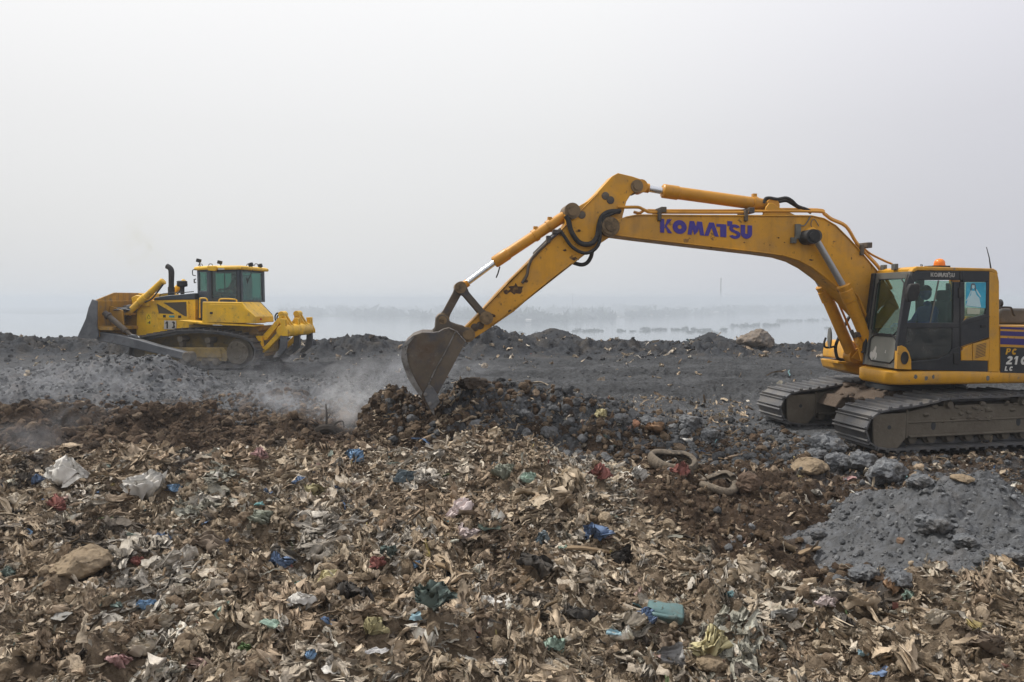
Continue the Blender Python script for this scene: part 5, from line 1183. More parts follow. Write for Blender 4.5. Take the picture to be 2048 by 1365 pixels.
# front: windscreen frame, upper and lower glass
A0 = E.V(*Za(541, 802), NW); A1 = E.V(*Za(622, 196), NW)
dw = Vector((0, CW, 0))
def front(px0, px1, v0, v1, off=0.0):
    """a quad on the slanted front plane: fractions across (0 near .. 1 far) and up"""
    f = A1 - A0; nrm = Vector((-f.z, 0, f.x)).normalized()
    q = [A0 + f * v + dw * p + nrm * (-off) for p, v in ((px0, v0), (px1, v0), (px1, v1), (px0, v1))]
    return q, nrm
def fbar(mb, p0, p1, v0, v1, d=.05, off=0.0):
    q, nr = front(p0, p1, v0, v1, off); nr = nr if nr.x < 0 else -nr
    q = [x + nr * off for x in q] if False else q
    mb.add([*[x + nr * .0 for x in q], *[x - nr * d for x in q]], [(0, 1, 2, 3), (7, 6, 5, 4), (0, 4, 5, 1), (1, 5, 6, 2), (2, 6, 7, 3), (3, 7, 4, 0)])
wf = MB()
fbar(wf, 0, .11, 0, 1); fbar(wf, .86, 1, 0, 1, .06); fbar(wf, .11, .86, .93, 1, .045); fbar(wf, .11, .86, .0, .05, .045); fbar(wf, .11, .86, .33, .345, .045)
wfo = wf.build('windscreen_frame', M['frame_grey'], body, bevel=.006)
g1 = MB(); q, nr = front(.11, .86, .345, .93); nr = nr if nr.x < 0 else -nr; q = [x - nr * .02 for x in q]; g1.add([*q, *[x - nr * .006 for x in q]], [(0, 1, 2, 3), (7, 6, 5, 4), (0, 4, 5, 1), (1, 5, 6, 2), (2, 6, 7, 3), (3, 7, 4, 0)])
g1.build('windscreen', M['glass'], body)
g2 = MB(); q, nr = front(.11, .86, .05, .33); nr = nr if nr.x < 0 else -nr; q = [x - nr * .015 for x in q]; g2.add([*q, *[x - nr * .006 for x in q]], [(0, 1, 2, 3), (7, 6, 5, 4), (0, 4, 5, 1), (1, 5, 6, 2), (2, 6, 7, 3), (3, 7, 4, 0)])
g2.build('lower_windscreen', M['grey_panel'], body)
rim = MB()
for (p0, p1, v0, v1, c_) in ((.11, .86, .345, .93, 0), (.11, .86, .05, .33, 0)):
    fr_ = A1 - A0; pts = []
    for (px_, vv) in ((p0 + .1, v0), (p1 - .1, v0), (p1, v0 + .05), (p1, v1 - .05), (p1 - .1, v1), (p0 + .1, v1), (p0, v1 - .05), (p0, v0 + .05), (p0 + .1, v0)): pts.append(A0 + fr_ * vv + dw * px_ + nr * .004)
    rim.tube(pts, .013, 6)
rim.build('window_seal', M['rubber'], body)
pk = MB(); q_, _ = front(0, 1, 0, 1)
for (px_, vv, s_) in ((.78, .10, 1), (.72, .13, .9), (.70, .17, .7), (.66, .10, .6), (.40, .16, .35)):
    c0 = A0 + (A1 - A0) * vv + dw * px_; r_ = random.Random(int(px_ * 100)); loop = []
    for a in np.linspace(0, 2 * math.pi, 12)[:-1]: loop.append(c0 + dw * (math.cos(a) * .05 * s_ * r_.uniform(.5, 1.3)) + (A1 - A0).normalized() * (math.sin(a) * .11 * s_ * r_.uniform(.5, 1.3)))
    pk.ring_loft([[v - nr * (.0145 - .0006 * s_) for v in loop], [v - nr * .018 for v in loop]])
pk.build('peeled_patch', M['plate'], body)
bp = MB(); q, nr = front(.93, 1.03, .12, 1.0); nr = nr if nr.x < 0 else -nr
bp.add([*[x + nr * .045 for x in q], *[x + nr * .002 for x in q]], [(0, 1, 2, 3), (7, 6, 5, 4), (0, 4, 5, 1), (1, 5, 6, 2), (2, 6, 7, 3), (3, 7, 4, 0)]); bp.build('guard_strip', M['rubber'], body, bevel=.01)
# floor, seat, console inside
fu0, fu1 = A0.x + .05, E.L(*Za(1103, 700), NW)[0]
MB().prism([(fu0, zt + .02), (fu1, zt + .02), (fu1, zt + .06), (fu0 + .02, zt + .06)], NW + .06, farw - .06).build('cab_floor', M['dark'], body)
se = MB(); su = E.L(*Za(850, 500), NW)[0]; zf = zt + .06
se.box((su - .05, NW + .48, zf + .42), (.52, .5, .16)); se.box((su + .24, NW + .48, zf + .80), (.16, .5, .66), Matrix.Rotation(.15, 3, 'Y')); se.box((su + .30, NW + .48, zf + 1.22), (.12, .28, .2)); se.box((su, NW + .48, zf + .17), (.35, .4, .34))
seo = se.build('seat', M['seat'], body, bevel=.05, seg=3)
cn = MB(); cn.box((su - .15, NW + .14, zf + .50), (.5, .14, .12)); cn.box((su - .15, NW + .80, zf + .50), (.5, .14, .12)); cn.tube([(su - .36, NW + .14, zf + .56), (su - .38, NW + .15, zf + .74)], .022, 8); cn.tube([(su - .36, NW + .80, zf + .56), (su - .38, NW + .79, zf + .74)], .022, 8)
cn.build('console', M['dark'], body, bevel=.015)
# roof furniture
bu = E.L(*Za(803, 160), NW + .35)
MB().lathe((bu[0], NW + .35, bu[1] - .005), (0, 0, 1), [(0, .095), (.02, .095), (.02, .085), (.05, .088), (.085, .078), (.115, .05), (.125, .015)], 22).build('beacon', M['orange'], body, sharp=50)
MB().box((bu[0] - .04, NW + .35, bu[1] - .02), (.34, .2, .03)).tube([E.V(*Za(690, 166), NW + .25), E.V(*Za(686, 154), NW + .25), E.V(*Za(696, 154), NW + .25), E.V(*Za(697, 166), NW + .25)], .008, 6).build('beacon_mount', M['rubber'], body, bevel=.004)
MB().tube([E.V(*Za(1122, 178), NW + .3), E.V(*Za(1112, 110), NW + .3), E.V(*Za(1095, 45), NW + .3)], [.014, .009, .006], 6).build('antenna', M['rubber'], body)
wl = MB()
for (x, y, w_) in ((457, 174, farw - .1), (526, 168, NW + .45)):
    p = E.V(*Za(x, y), w_); wl.box(p, (.07, .10, .105)); wl.box(p + Vector((.05, 0, -.06)), (.05, .04, .06))
wl.build('work_light', M['frame_grey'], body, bevel=.008)
# near mirror
mm = MB(); q = E.LL(zz(Za, (598, 300), (612, 274), (662, 270), (672, 285), (668, 330), (652, 378), (598, 386), (588, 340)), NW - .22)
mm.prism(q, NW - .28, NW - .20); mo = mm.build('mirror', M['rubber'], body, bevel=.02, seg=3)
MB().tube([E.V(*Za(600, 330), NW - .2), E.V(*Za(590, 345), NW - .1), E.V(*Za(606, 300), NW)], .016, 8).build('mirror_arm', M['rubber'], mo)

# ---- house behind the cab
hu0 = E.L(*Za(1172, 700), NW)[0]; hz1 = E.L(*Za(1180, 530), NW)[1]; hz0 = zt
house = MB().prism([(hu0 + .01, hz0 + .002), (2.40, hz0 + .002), (2.40, hz1 - .03), (hu0 + .01, hz1 - .002)], NW, NW + .5)
house.prism([(hu0 + .01, hz0 + .003), (2.40, hz0 + .003), (2.40, hz1 - .06), (hu0 + .01, hz1 - .06)], NW + .5, -.45).prism([(hu0 + .3, hz0 + .003), (2.40, hz0 + .003), (2.40, hz1 - .05), (hu0 + .3, hz1 - .05)], -.45, 1.32)
ho = house.build('engine_house', YB, ex, bevel=.02)
cwt = MB()
rings = []
for z, ins in ((zb + .02, .08), (zb + .1, .0), (hz1 - .10, .0), (hz1, .06)):
    pts = [Vector((2.41, NW + .02, z)), Vector((2.41, 1.30, z))] + [Vector((2.41 + math.cos(a) * (.75 - ins), -math.sin(a) * -1.0 * (1.30 - ins), z)) for a in np.linspace(math.pi / 2, -math.pi / 2, 14)]
    rings.append(pts)
cwt.ring_loft(rings); cwt.build('counterweight', YB, ex, bevel=.03)
stp = MB(); e_ = NW - .004
sp_ = lambda y0, y1: stp.prism(E.LL(zz(Za, (1181, y0), (1500, y0 + 12), (1500, y1 + 12), (1181, y1)), NW), NW - .004, NW + .002)
sp_(539, 553); sp_(566, 594); sp_(609, 648); stp.build('stripe', M['purple'], ho)
pn = MB().prism(E.LL(zz(Za, (1180, 664), (1500, 675), (1500, 832), (1180, 824)), NW), NW - .005, NW + .002).build('name_panel', BK, ho)
lt = MB()
def italic(mb, chars, x0, y0, w, h, gap, sl_=.22, t=.28):
    for k, ch in enumerate(chars):
        strokes(mb, E, NW - .007, glyph(ch, t), lambda gx, gy: Za(x0 + k * (w + gap) + gx * w + gy * h * sl_, y0 + k * (w + gap) * .03 - gy * h))
italic(lt, 'PC', 1213, 712, 30, 38, 6); lt.build('model_lettering', M['yellow_letter'], ho)
lt = MB(); italic(lt, '210', 1216, 773, 40, 52, 4, .18, .30); italic(lt, 'LC', 1207, 813, 22, 28, 5); lt.build('model_lettering', M['white_letter'], ho)
hd = MB(); prof = E.LL(zz(Za, (1176, 523), (1174, 470), (1180, 436), (1200, 424), (1500, 428), (1500, 526)), -.2)
hd.prism(prof, -.2, .95); hd.build('engine_hood', M['hood'], ho, bevel=.05, seg=3)
MB().tube([E.V(*Za(1176, 430), -.55), E.V(*Za(1182, 420), -.55), E.V(*Za(1240, 420), -.55), E.V(*Za(1252, 432), -.55), E.V(*Za(1262, 462), -.55), E.V(*Za(1270, 470), -.55)], .018, 8, 4).build('handrail', M['rubber'], ho)
MB().lathe(E.V(*Za(1176, 395), -.5) + Vector((-.02, 0, 0)), (1, 0, 0), [(0, .06), (.03, .08), (.05, .05)], 14).build('rear_lamp', M['rubber'], ho)
# ---- right front box, step, far mirror
bx = MB().prism(E.LL(zz(Zf, (222, 1080), (225, 1020), (240, 960), (262, 925), (295, 912), (420, 912), (420, 1090)), .55), .55, 1.30).prism(E.LL(zz(Zf, (205, 1100), (420, 1100), (420, 1240), (290, 1205), (225, 1180)), .55), .50, 1.32)
bxo = bx.build('front_box', YB, ex, bevel=.03, seg=3)
v_ = MB()
for k in range(4): v_.prism(E.LL(zz(Zf, (283 - k * 4, 995 + k * 16), (330 - k * 4, 997 + k * 16), (328 - k * 4, 1006 + k * 16), (281 - k * 4, 1004 + k * 16)), .55), .545, .56)
v_.build('louvre', M['dark'], bxo)
MB().prism(E.LL(zz(Zf, (160, 1095), (265, 1108), (400, 1108), (400, 1130), (250, 1130), (162, 1118)), .50), .46, .9).build('step', YB, bxo, bevel=.006)
FM = MB().tube([E.V(*Zf(240, 1082), .5), E.V(*Zf(180, 1078), .5), E.V(*Zf(155, 1040), .5), E.V(*Zf(150, 945), .5), E.V(*Zf(215, 800), .5), E.V(*Zf(300, 655), .5), E.V(*Zf(420, 655), .5)], .03, 10, 5)
FM.tube([E.V(*Zf(150, 955), .5), E.V(*Zf(80, 968), .45), E.V(*Zf(45, 960), .45), E.V(*Zf(40, 920), .45), E.V(*Zf(55, 875), .45)], .02, 8, 5)
fmo = FM.build('mirror_arm', M['rubber'], bxo)
cm = E.V(*Zf(93, 880), .45)
MB().ring_loft([[cm + Vector((off + math.cos(a) * .05, math.cos(a) * .14, math.sin(a) * .205)) * 1 for a in np.linspace(0, 2 * math.pi, 25)[:-1]] for off in (-.02, .012)]).build('mirror', M['frame_grey'], bxo, bevel=.006)

# ---- boom
BW = .22
BX = lambda *pts: E.LL(zz(Zb, *pts), -BW)
boom_px = [(70, 352), (130, 372), (180, 352), (255, 337), (600, 340), (1000, 342), (1300, 342), (1450, 344), (1530, 362), (1610, 410), (1700, 500), (1780, 588), (1900, 730), (2010, 900), (2060, 1010), (2075, 1130), (2060, 1230), (2010, 1270), (1940, 1235), (1880, 1150), (1800, 1040), (1700, 930), (1600, 826), (1530, 768), (1440, 702), (1350, 655), (1250, 625), (1100, 604), (700, 558), (250, 505), (80, 482), (40, 470), (22, 425), (36, 375)]
bm_ = MB().prism(BX(*boom_px), -BW, BW)
# welded top and bottom flanges stand proud of the side plates
def flange(mb, pts, F, w, t, zf_=Zb, side=1):
    q = F.LL(zz(zf_, *pts), -w)
    out = []
    for i, (u, v) in enumerate(q):
        a = q[max(i - 1, 0)]; b = q[min(i + 1, len(q) - 1)]; dx, dz = b[0] - a[0], b[1] - a[1]; l = math.hypot(dx, dz); out.append((u - dz / l * t * side, v + dx / l * t * side))
    mb.prism(q + out[::-1], -w - .022, w + .022)
flange(bm_, [(180, 354), (255, 339), (600, 342), (1000, 344), (1450, 346), (1530, 364), (1610, 412), (1700, 502), (1780, 590), (1900, 732), (2010, 902)], E, BW, -.022)
flange(bm_, [(80, 480), (250, 503), (700, 556), (1100, 602), (1250, 623), (1350, 653), (1440, 700), (1530, 766), (1600, 824), (1700, 928), (1800, 1038)], E, BW, .022)
boom = bm_.build('boom', Y, ex, bevel=.01)
lt = MB(); word(lt, E, -BW - .004, KOM, lambda x, y: Zb(410 + x * 636, 462 + x * 46 - y * (94 - x * 2)), .35); lt.build('boom_lettering', M['letter'], boom)
def pin(name, F, p, w0, w1, r, m, parent, T=None):
    a = F.L(*p, w0); mb = MB(T).lathe((a[0], w0, a[1]), (0, 1, 0), [(0, .01), (0, r * .55), (-.012 if False else .0, r * .62), (.025, r * .62), (.025, r), (w1 - w0 - .025, r), (w1 - w0 - .025, r * .62), (w1 - w0, r * .62), (w1 - w0, .01)], 24)
    return mb.build(name, M['pin_steel'] if m is M['bucket_steel'] else m, parent, sharp=40)
pin('boom_pin', E, Zb(72, 420), -BW - .10, BW + .10, .17, M['bucket_steel'], boom)
cpin = pin('cylinder_pin', E, Zb(1462, 488), -.52, .52, .13, M['rubber'], boom)
MB().lathe(E.V(*Zb(1440, 485), -BW - .01), (0, -1, 0), [(0, .16), (.03, .15), (.06, .12)], 24).build('pin_boss', Y, boom)
sen = MB(); p = E.V(*Zb(1350, 455), -BW - .03); sen.box(p, (.10, .05, .26)); sen.box(p + Vector((-.08, 0, -.16)), (.1, .05, .1)); sen.tube([p + Vector((.04, -.01, .1)), E.V(*Zb(1400, 410), -BW - .02), E.V(*Zb(1438, 350), -BW - .02)], .012, 6, 4); sen.tube([E.V(*Zb(1495, 420), -BW - .02), E.V(*Zb(1462, 370), -BW - .02), E.V(*Zb(1440, 400), -BW - .02), E.V(*Zb(1450, 440), -BW - .02)], .008, 6, 4)
sen.build('sensor_box', M['frame_grey'], boom, bevel=.005)
# steel pipes along the top of the boom
pp = MB()
for k, (dy, w_) in enumerate(((0, -.20), (-6, -.05), (-13, .10), (-14, .22))):
    top = [(330, 322), (400, 326), (1000, 326), (1060, 318), (1480, 320), (1530, 338), (1580, 375), (1680, 425), (1750, 535), (1830, 625), (1910, 715), (1990, 850)]
    pp.tube([E.V(*Zb(x, y + dy * (.6 if x > 1500 else 1)), w_) for x, y in top], .024, 8, 4)
pp.tube([E.V(*Zb(x, y), -.2) for x, y in ((120, 288), (170, 290), (258, 290), (290, 302), (330, 322))], .028, 8, 4)
pp.tube([E.V(*Zb(x, y), -.05) for x, y in ((230, 322), (270, 330), (300, 312), (330, 316))], .026, 8, 4)
pp.tube([E.V(*Zb(x, y), .05) for x, y in ((1790, 560), (1850, 610), (1950, 660), (2000, 685), (2040, 760))], .02, 8, 4)
pp.build('hydraulic_pipe', M['cyl'], boom)
for x, y in ((405, 318), (995, 322), (1785, 555)): MB().box(E.V(*Zb(x, y), 0), (.10, .50, .10)).box(E.V(*Zb(x, y + 26), -.235), (.06, .08, .20)).build('pipe_clamp', M['bucket_steel'], boom, bevel=.008)
hs = MB()
for k, (dz_, w_) in enumerate(((0, -.12), (22, -.02), (8, .1))):
    hs.tube([E.V(*Zb(x, y + dz_ * (.9 if 1150 < x < 1350 else .3)), w_) for x, y in ((1120, 262), (1128, 232), (1160, 226), (1210, 234), (1270, 226), (1310, 245), (1350, 282), (1410, 304), (1440, 322))], .028, 8, 5)
hs.build('hose', M['rubber'], boom)
# ---- arm
AW = .18
arm_px = [(1175, 42), (1250, 60), (1292, 74), (1306, 100), (1298, 122), (1268, 134), (1238, 158), (1218, 190), (1212, 215), (1200, 262), (1190, 330), (1150, 362), (1080, 408), (985, 478), (880, 555), (760, 650), (640, 755), (520, 838), (440, 890), (415, 905), (385, 903), (372, 878), (380, 845), (480, 742), (545, 668), (610, 600), (700, 512), (760, 450), (880, 335), (905, 300), (900, 240), (920, 216), (970, 214), (1020, 186), (1070, 140), (1145, 58)]
AX = lambda pts: E.LL(zz(Zc, *pts), -AW)
am = MB().prism(AX(arm_px), -AW, AW)
flange(am, [(1072, 142), (880, 337), (760, 452), (610, 602), (480, 744), (380, 847)], E, AW, .02, Zc)
flange(am, [(1080, 406), (985, 476), (880, 553), (760, 648), (640, 753), (520, 836)], E, AW, .02, Zc, -1)
arm = am.build('arm', Y, ex, bevel=.01)
pin('arm_pin', E, Zc(1140, 313), -BW - .13, BW + .13, .15, M['bucket_steel'], arm)
pin('rod_pin', E, Zc(1276, 108), -AW - .05, AW + .05, .11, M['bucket_steel'], arm)
pin('cylinder_pin', E, Zc(942, 236), -AW - .06, AW + .06, .14, M['bucket_steel'], arm)
bl = MB()
for x, y in ((1110, 160), (1136, 182), (988, 258), (436, 838), (464, 828)):
    bl.lathe(E.V(*Zc(x, y), -AW - .001), (0, -1, 0), [(0, .07), (.012, .065), (.02, .03)], 14)
bl.build('grease_boss', M['bucket_steel'], arm)
rustm = mat('rust_scab', (.055, .03, .018), .9, var=.4, dirt=[((.2, .11, .03), 12, .5, .62, .8)], bump=.004)
for k, (x, y, sx, sy) in enumerate(((640, 640, 42, 30), (600, 655, 18, 12), (700, 600, 14, 10), (985, 262, 12, 9), (975, 340, 11, 8), (955, 485, 22, 9), (900, 440, 9, 7), (620, 755, 22, 9), (520, 780, 30, 12))):
    r_ = random.Random(k + 5); loop = [(x + math.cos(a) * sx * r_.uniform(.45, 1.25), y + math.sin(a) * sy * r_.uniform(.45, 1.25)) for a in np.linspace(0, 2 * math.pi, 17)[:-1]]
    MB().prism(E.LL(zz(Zc, *loop), -AW), -AW - .004, -AW + .001).build('rust_patch', rustm, arm)
for k, (x, y, sx, sy) in enumerate(((1218, 498, 8, 5), (1430, 545, 12, 6), (1440, 650, 16, 6), (1716, 640, 6, 9), (985, 530, 6, 4), (1160, 548, 5, 4), (1260, 530, 7, 4), (760, 566, 10, 4))):
    r_ = random.Random(k + 25); loop = [(x + math.cos(a) * sx * r_.uniform(.4, 1.3), y + math.sin(a) * sy * r_.uniform(.4, 1.3)) for a in np.linspace(0, 2 * math.pi, 13)[:-1]]
    MB().prism(E.LL(zz(Zb, *loop), -BW), -BW - .004, -BW + .001).build('rust_patch', rustm, boom)
hp = MB()
hp.tube([E.V(*Zc(x, y), -AW - .07) for x, y in ((905, 262), (920, 290), (935, 345), (975, 400), (1030, 408), (1065, 375), (1078, 310), (1095, 265), (1130, 243), (1185, 240))], .045, 10, 5)
hp.tube([E.V(*Zc(x, y), -AW - .09) for x, y in ((880, 342), (900, 372), (940, 425), (1000, 455), (1050, 440), (1078, 400), (1086, 330), (1105, 275), (1150, 250), (1190, 235))], .03, 10, 5)
hp.tube([E.V(*Zc(x, y), .0) for x, y in ((945, 505), (985, 515), (1015, 505), (1035, 475), (1045, 440), (1075, 410))], .036, 10, 5)
hp.build('hose', M['rubber'], arm)
ap = MB()
ap.tube([E.V(*Zc(x, y), -AW - .03) for x, y in ((880, 340), (830, 380), (800, 410), (740, 470), (715, 520), (705, 570), (680, 610))], .026, 8, 4)
ap.tube([E.V(*Zc(x, y - 10), -AW + .05) for x, y in ((880, 340), (830, 380), (800, 410), (740, 470))], .026, 8, 4)
ap.build('hydraulic_pipe', M['bucket_steel'], arm)
MB().box(E.V(*Zc(860, 345), -AW - .03), (.16, .08, .07)).box(E.V(*Zc(815, 385), -AW - .03), (.07, .08, .13)).build('pipe_clamp', M['bucket_steel'], arm, bevel=.008)
# ---- cylinders
def hyd(name, F, zf_, w, eye0, b0, b1, eye1, r, rr, m, parent, rodm, collars=()):
    """barrel from b0 to b1, rod from b1 to eye1, base eye at eye0 (zoom pixels)"""
    P0, B0, B1, P1 = (F.V(*zf_(*q), w) for q in (eye0, b0, b1, eye1)); ax = (B1 - B0).normalized(); L = (B1 - B0).length
    prof = [(0, r * .6), (.02, r * .96), (.10, r), (L - .30, r), (L - .29, r * 1.12), (L - .02, r * 1.12), (L, r * .95), (L, rr)]
    mb = MB().lathe(B0, ax, prof, 22)
    mb.cyl(P0, B0 + ax * .05, r * .62, 14)
    mb.lathe(P0 + Vector((0, -r * 1.05, 0)), (0, 1, 0), [(0, .02), (0, r * 1.15), (r * 2.1, r * 1.15), (r * 2.1, .02)], 18)
    for f in collars:
        c = B0 + ax * (L * f); mb.lathe(c - ax * .035, ax, [(0, r), (.0, r * 1.16), (.07, r * 1.16), (.07, r)], 22); mb.box(c + Vector((0, 0, r * 1.2)), (.07, .08, .08))
    o = mb.build(name, m, parent, sharp=40)
    rd = MB().cyl(B1 - ax * .02, P1 - ax * (rr * 1.5), rr, 16)
    rd.build('rod', rodm, o)
    MB().lathe(P1 + Vector((0, -rr * 2.1, 0)), (0, 1, 0), [(0, .01), (0, rr * 1.9), (rr * 4.2, rr * 1.9), (rr * 4.2, .01)], 18).cyl(P1 - ax * rr * 2.8, P1, rr * 1.35, 14).build('rod_eye', m, o, sharp=40)
    return o
hyd('arm_cylinder', E, Zb, 0, (1160, 286), (1120, 274), (424, 178), (268, 152), .112, .062, M['cyl'], ex, M['chrome'], (.1,))
ear = MB()
for w_ in (-.17, .17): ear.prism(E.LL(zz(Zb, (1110, 345), (1130, 290), (1150, 262), (1175, 262), (1215, 290), (1330, 345)), w_), w_ - .03, w_ + .03)
ear.build('cylinder_lug', Y, boom, bevel=.008)
hyd('bucket_cylinder', E, Zc, 0, (942, 236), (902, 262), (536, 505), (366, 630), .095, .052, M['cyl'], ex, M['chrome'], (.22, .42))
wd = MB().tube([E.V(*Zc(566, 525), -.1), E.V(*Zc(556, 560), -.1), E.V(*Zc(547, 582), -.1)], .012, 6); wd.build('loose_wire', M['rubber'], ex)
for w_ in (-.345, .345):
    f0 = [(1462, 488), (1478, 520), (1655, 822), (2060, 1560)] if w_ < 0 else None
    top = E.L(*Zb(1462, 488), -.345); bot = E.L(*Zf(395, 1000), -.345)
    # the same pins on both sides of the boom
    class Q: pass
    P1 = Vector((top[0], w_, top[1])); 
    B1n = E.L(*Za(205, 278), -.345); B0n = E.L(*Za(405, 742), -.345)
    B1 = Vector((B1n[0], w_, B1n[1])); P0 = Vector((B0n[0], w_, B0n[1]))
    ax = (B1 - P0).normalized(); L = (B1 - P0).length; r = .105; rr = .058
    mb = MB().lathe(P0 + ax * .08, ax, [(0, r * .6), (.02, r), (L - .42, r), (L - .41, r * 1.14), (L - .20, r * 1.14), (L - .19, r * 1.05), (L - .10, r * 1.18), (L - .08, r * 1.0), (L - .08, rr)], 22)
    mb.lathe(P0 + Vector((0, -.11, 0)), (0, 1, 0), [(0, .02), (0, .13), (.22, .13), (.22, .02)], 18)
    sd_ = Vector((.16, 0, .06)); mb.tube([B1 - ax * .15 + sd_ * .6, B1 - ax * .3 + sd_, P0 + ax * .25 + sd_], .022, 8)
    o = mb.build('boom_cylinder', M['cyl'], ex, sharp=40)
    MB().cyl(B1 - ax * .1, P1, rr, 16).build('rod', M['dull_rod'], o)
    MB().lathe(P1 + Vector((0, -.07, 0)), (0, 1, 0), [(0, .01), (0, .115), (.14, .115), (.14, .01)], 18).build('rod_eye', M['bucket_steel'], o, sharp=40)
ft = MB(); b0 = E.L(*Za(405, 742), -.345)
for w_ in (-.45, -.24, .24, .45):
    ft.prism([(b0[0] - .10, b0[1] - .02), (b0[0] + .02, b0[1] + .12), (.3, zt + .5), (.3, zt - .2), (-.2, zt - .2)], w_ - .025, w_ + .025)
ft.build('boom_foot', YB, ex, bevel=.01)
vl = MB()
for k in range(5):
    p = E.V(*Zf(350 + k * 14, 900 + k * 22), -.33); vl.box(p, (.05, .08, .12)); vl.tube([p, E.V(*Zf(372 + k * 8, 1010), -.33), E.V(*Zf(392, 1090), -.33)], .018, 6, 3)
vl.build('valve_block', M['cyl'], ex, bevel=.005)
MB().box(E.V(*Zf(310, 840), -.34), (.05, .06, .16), Matrix.Rotation(-.5, 3, 'Y')).build('hose_fitting', M['bucket_steel'], ex, bevel=.006)
MB().box(E.V(*Zf(362, 845), -.34), (.09, .1, .09)).build('hose_fitting', M['bucket_steel'], ex, bevel=.006)
# ---- linkage and bucket
def link(name, a, b, r0, r1, w_, th, m, hw=.055):
    mb = MB(); (ax_, az), (bx_, bz) = E.L(*Zc(*a), -AW), E.L(*Zc(*b), -AW); d = math.atan2(bz - az, bx_ - ax_); L = math.hypot(bx_ - ax_, bz - az)
    loc = [(-r0, 0)] + [(-r0 * math.cos(t), r0 * math.sin(t)) for t in (.5, 1.0, 1.5, 2.0)] + [(r0 * 1.5, hw), (L - r1 * 1.5, hw)] + [(L - r1 * math.cos(t), r1 * math.sin(t)) for t in (1.1, 1.6, 2.1, 2.6)] + [(L + r1, 0)]
    loc = loc + [(x, -z) for x, z in loc[-2:0:-1]]
    mb.prism([(ax_ + x * math.cos(d) - z * math.sin(d), az + x * math.sin(d) + z * math.cos(d)) for x, z in loc], w_ - th / 2, w_ + th / 2)
    return mb.build(name, m, ex, bevel=.008)
for w_ in (-AW - .05, AW + .05): link('rocker_link', (364, 632), (498, 790), .10, .095, w_, .055, M['bucket_steel'])
link('bucket_link', (364, 632), (272, 800), .095, .10, 0, .24, M['bucket_steel'], .07)
for nm, p, r in (('link_pin', (364, 632), .10), ('link_pin', (498, 790), .115), ('bucket_pin', (272, 800), .115), ('bucket_pin', (400, 876), .13)):
    pin(nm, E, Zc(*p), -AW - .12, AW + .12, r, M['bucket_steel'], ex)
WB = .58
G = lambda *pts: E.LL(zz(Zg, *pts), -WB + .02)
side = [(740, 228), (815, 255), (935, 392), (850, 560), (592, 1045), (560, 1150), (500, 1240), (395, 1075), (300, 950), (235, 840), (180, 700), (150, 600), (160, 500), (200, 410), (290, 330), (400, 290), (520, 290), (600, 280), (680, 240)]
bk = MB()
for s_ in (-1, 1): bk.prism(G(*side), s_ * WB - .018, s_ * WB + .018)
wrap_o = [(850, 275), (740, 222), (670, 235), (600, 275), (520, 283), (400, 280), (285, 320), (190, 402), (148, 500), (138, 600), (168, 700), (222, 845), (290, 955), (385, 1082), (490, 1250)]
wrap_i = [(835, 310), (740, 262), (680, 272), (600, 312), (520, 320), (400, 318), (310, 352), (228, 425), (190, 505), (182, 600), (208, 690), (258, 830), (325, 935), (415, 1062), (510, 1225)]
wr = G(*wrap_o) ; wi = G(*wrap_i)
for k in range(len(wr) - 1):
    bk.prism([wr[k], wr[k + 1], wi[k + 1], wi[k]], -WB - .02, WB + .02)
bucket = bk.build('bucket', M['bucket_steel'], ex, bevel=.006)
wp = MB()
# wear strips round the heel, proud of the side plates
hs_o = [(285, 322), (190, 402), (148, 500), (138, 600), (168, 700), (222, 845), (290, 955), (385, 1085)]
hs_i = [(300, 340), (230, 425), (205, 515), (218, 615), (240, 705), (290, 820), (345, 925), (405, 1020)]
a_, b_ = G(*hs_o), G(*hs_i)
for s_ in (-1, 1):
    wp = MB().prism(a_ + b_[::-1], s_ * (WB + .03) - .014, s_ * (WB + .03) + .014); wp.build('heel_plate', M['worn_steel'], bucket)
for s_ in (-1, 1): MB().prism(G((815, 258), (935, 392), (850, 560), (592, 1045), (560, 1090), (480, 920), (560, 760), (700, 500)), s_ * (WB + .028) - .01, s_ * (WB + .028) + .01).build('edge_plate', M['bucket_steel'], bucket, bevel=.006)
for s_ in (1, -1): sco = MB().prism(G((485, 915), (530, 950), (590, 1050), (618, 1140), (560, 1200), (505, 1235), (430, 1090), (415, 1030)), s_ * (WB + .052) - .014, s_ * (WB + .052) + .014).build('side_cutter', M['blade_steel'], bucket, bevel=.008)
MB().tube([Vector((u, -WB - .042, v)) for u, v in G((740, 232), (815, 260), (700, 500), (550, 765), (482, 918))], .013, 6).tube([Vector((u, -WB - .042, v)) for u, v in G((815, 260), (934, 392))], .012, 6).build('weld_bead', M['worn_steel'], bucket)
bt = MB()
for x, y in ((490, 945), (440, 1040), (495, 1155)): bt.lathe(Vector((G((x, y))[0][0], -WB - .066, G((x, y))[0][1])), (0, -1, 0), [(0, .035), (.02, .032), (.025, .01)], 8)
bt.build('bolt', M['worn_steel'], sco)
for k in range(5):
    w_ = -WB + .06 + k * (2 * WB - .12) / 4
    MB().prism(G((395, 1060), (450, 1020), (520, 1200), (560, 1330), (505, 1255)), w_ - .055, w_ + .055).build('tooth', M['worn_steel'], bucket, bevel=.01)
er = MB()
for w_ in (-.26, .26): er.prism(G((520, 290), (560, 240), (572, 110), (600, 70), (640, 58), (690, 70), (720, 110), (770, 165), (850, 195), (930, 215), (985, 240), (1020, 300), (1000, 360), (940, 390), (820, 262), (745, 232), (600, 285)), w_ - .035, w_ + .035)
er.build('bucket_ear', M['bucket_steel'], bucket, bevel=.01)

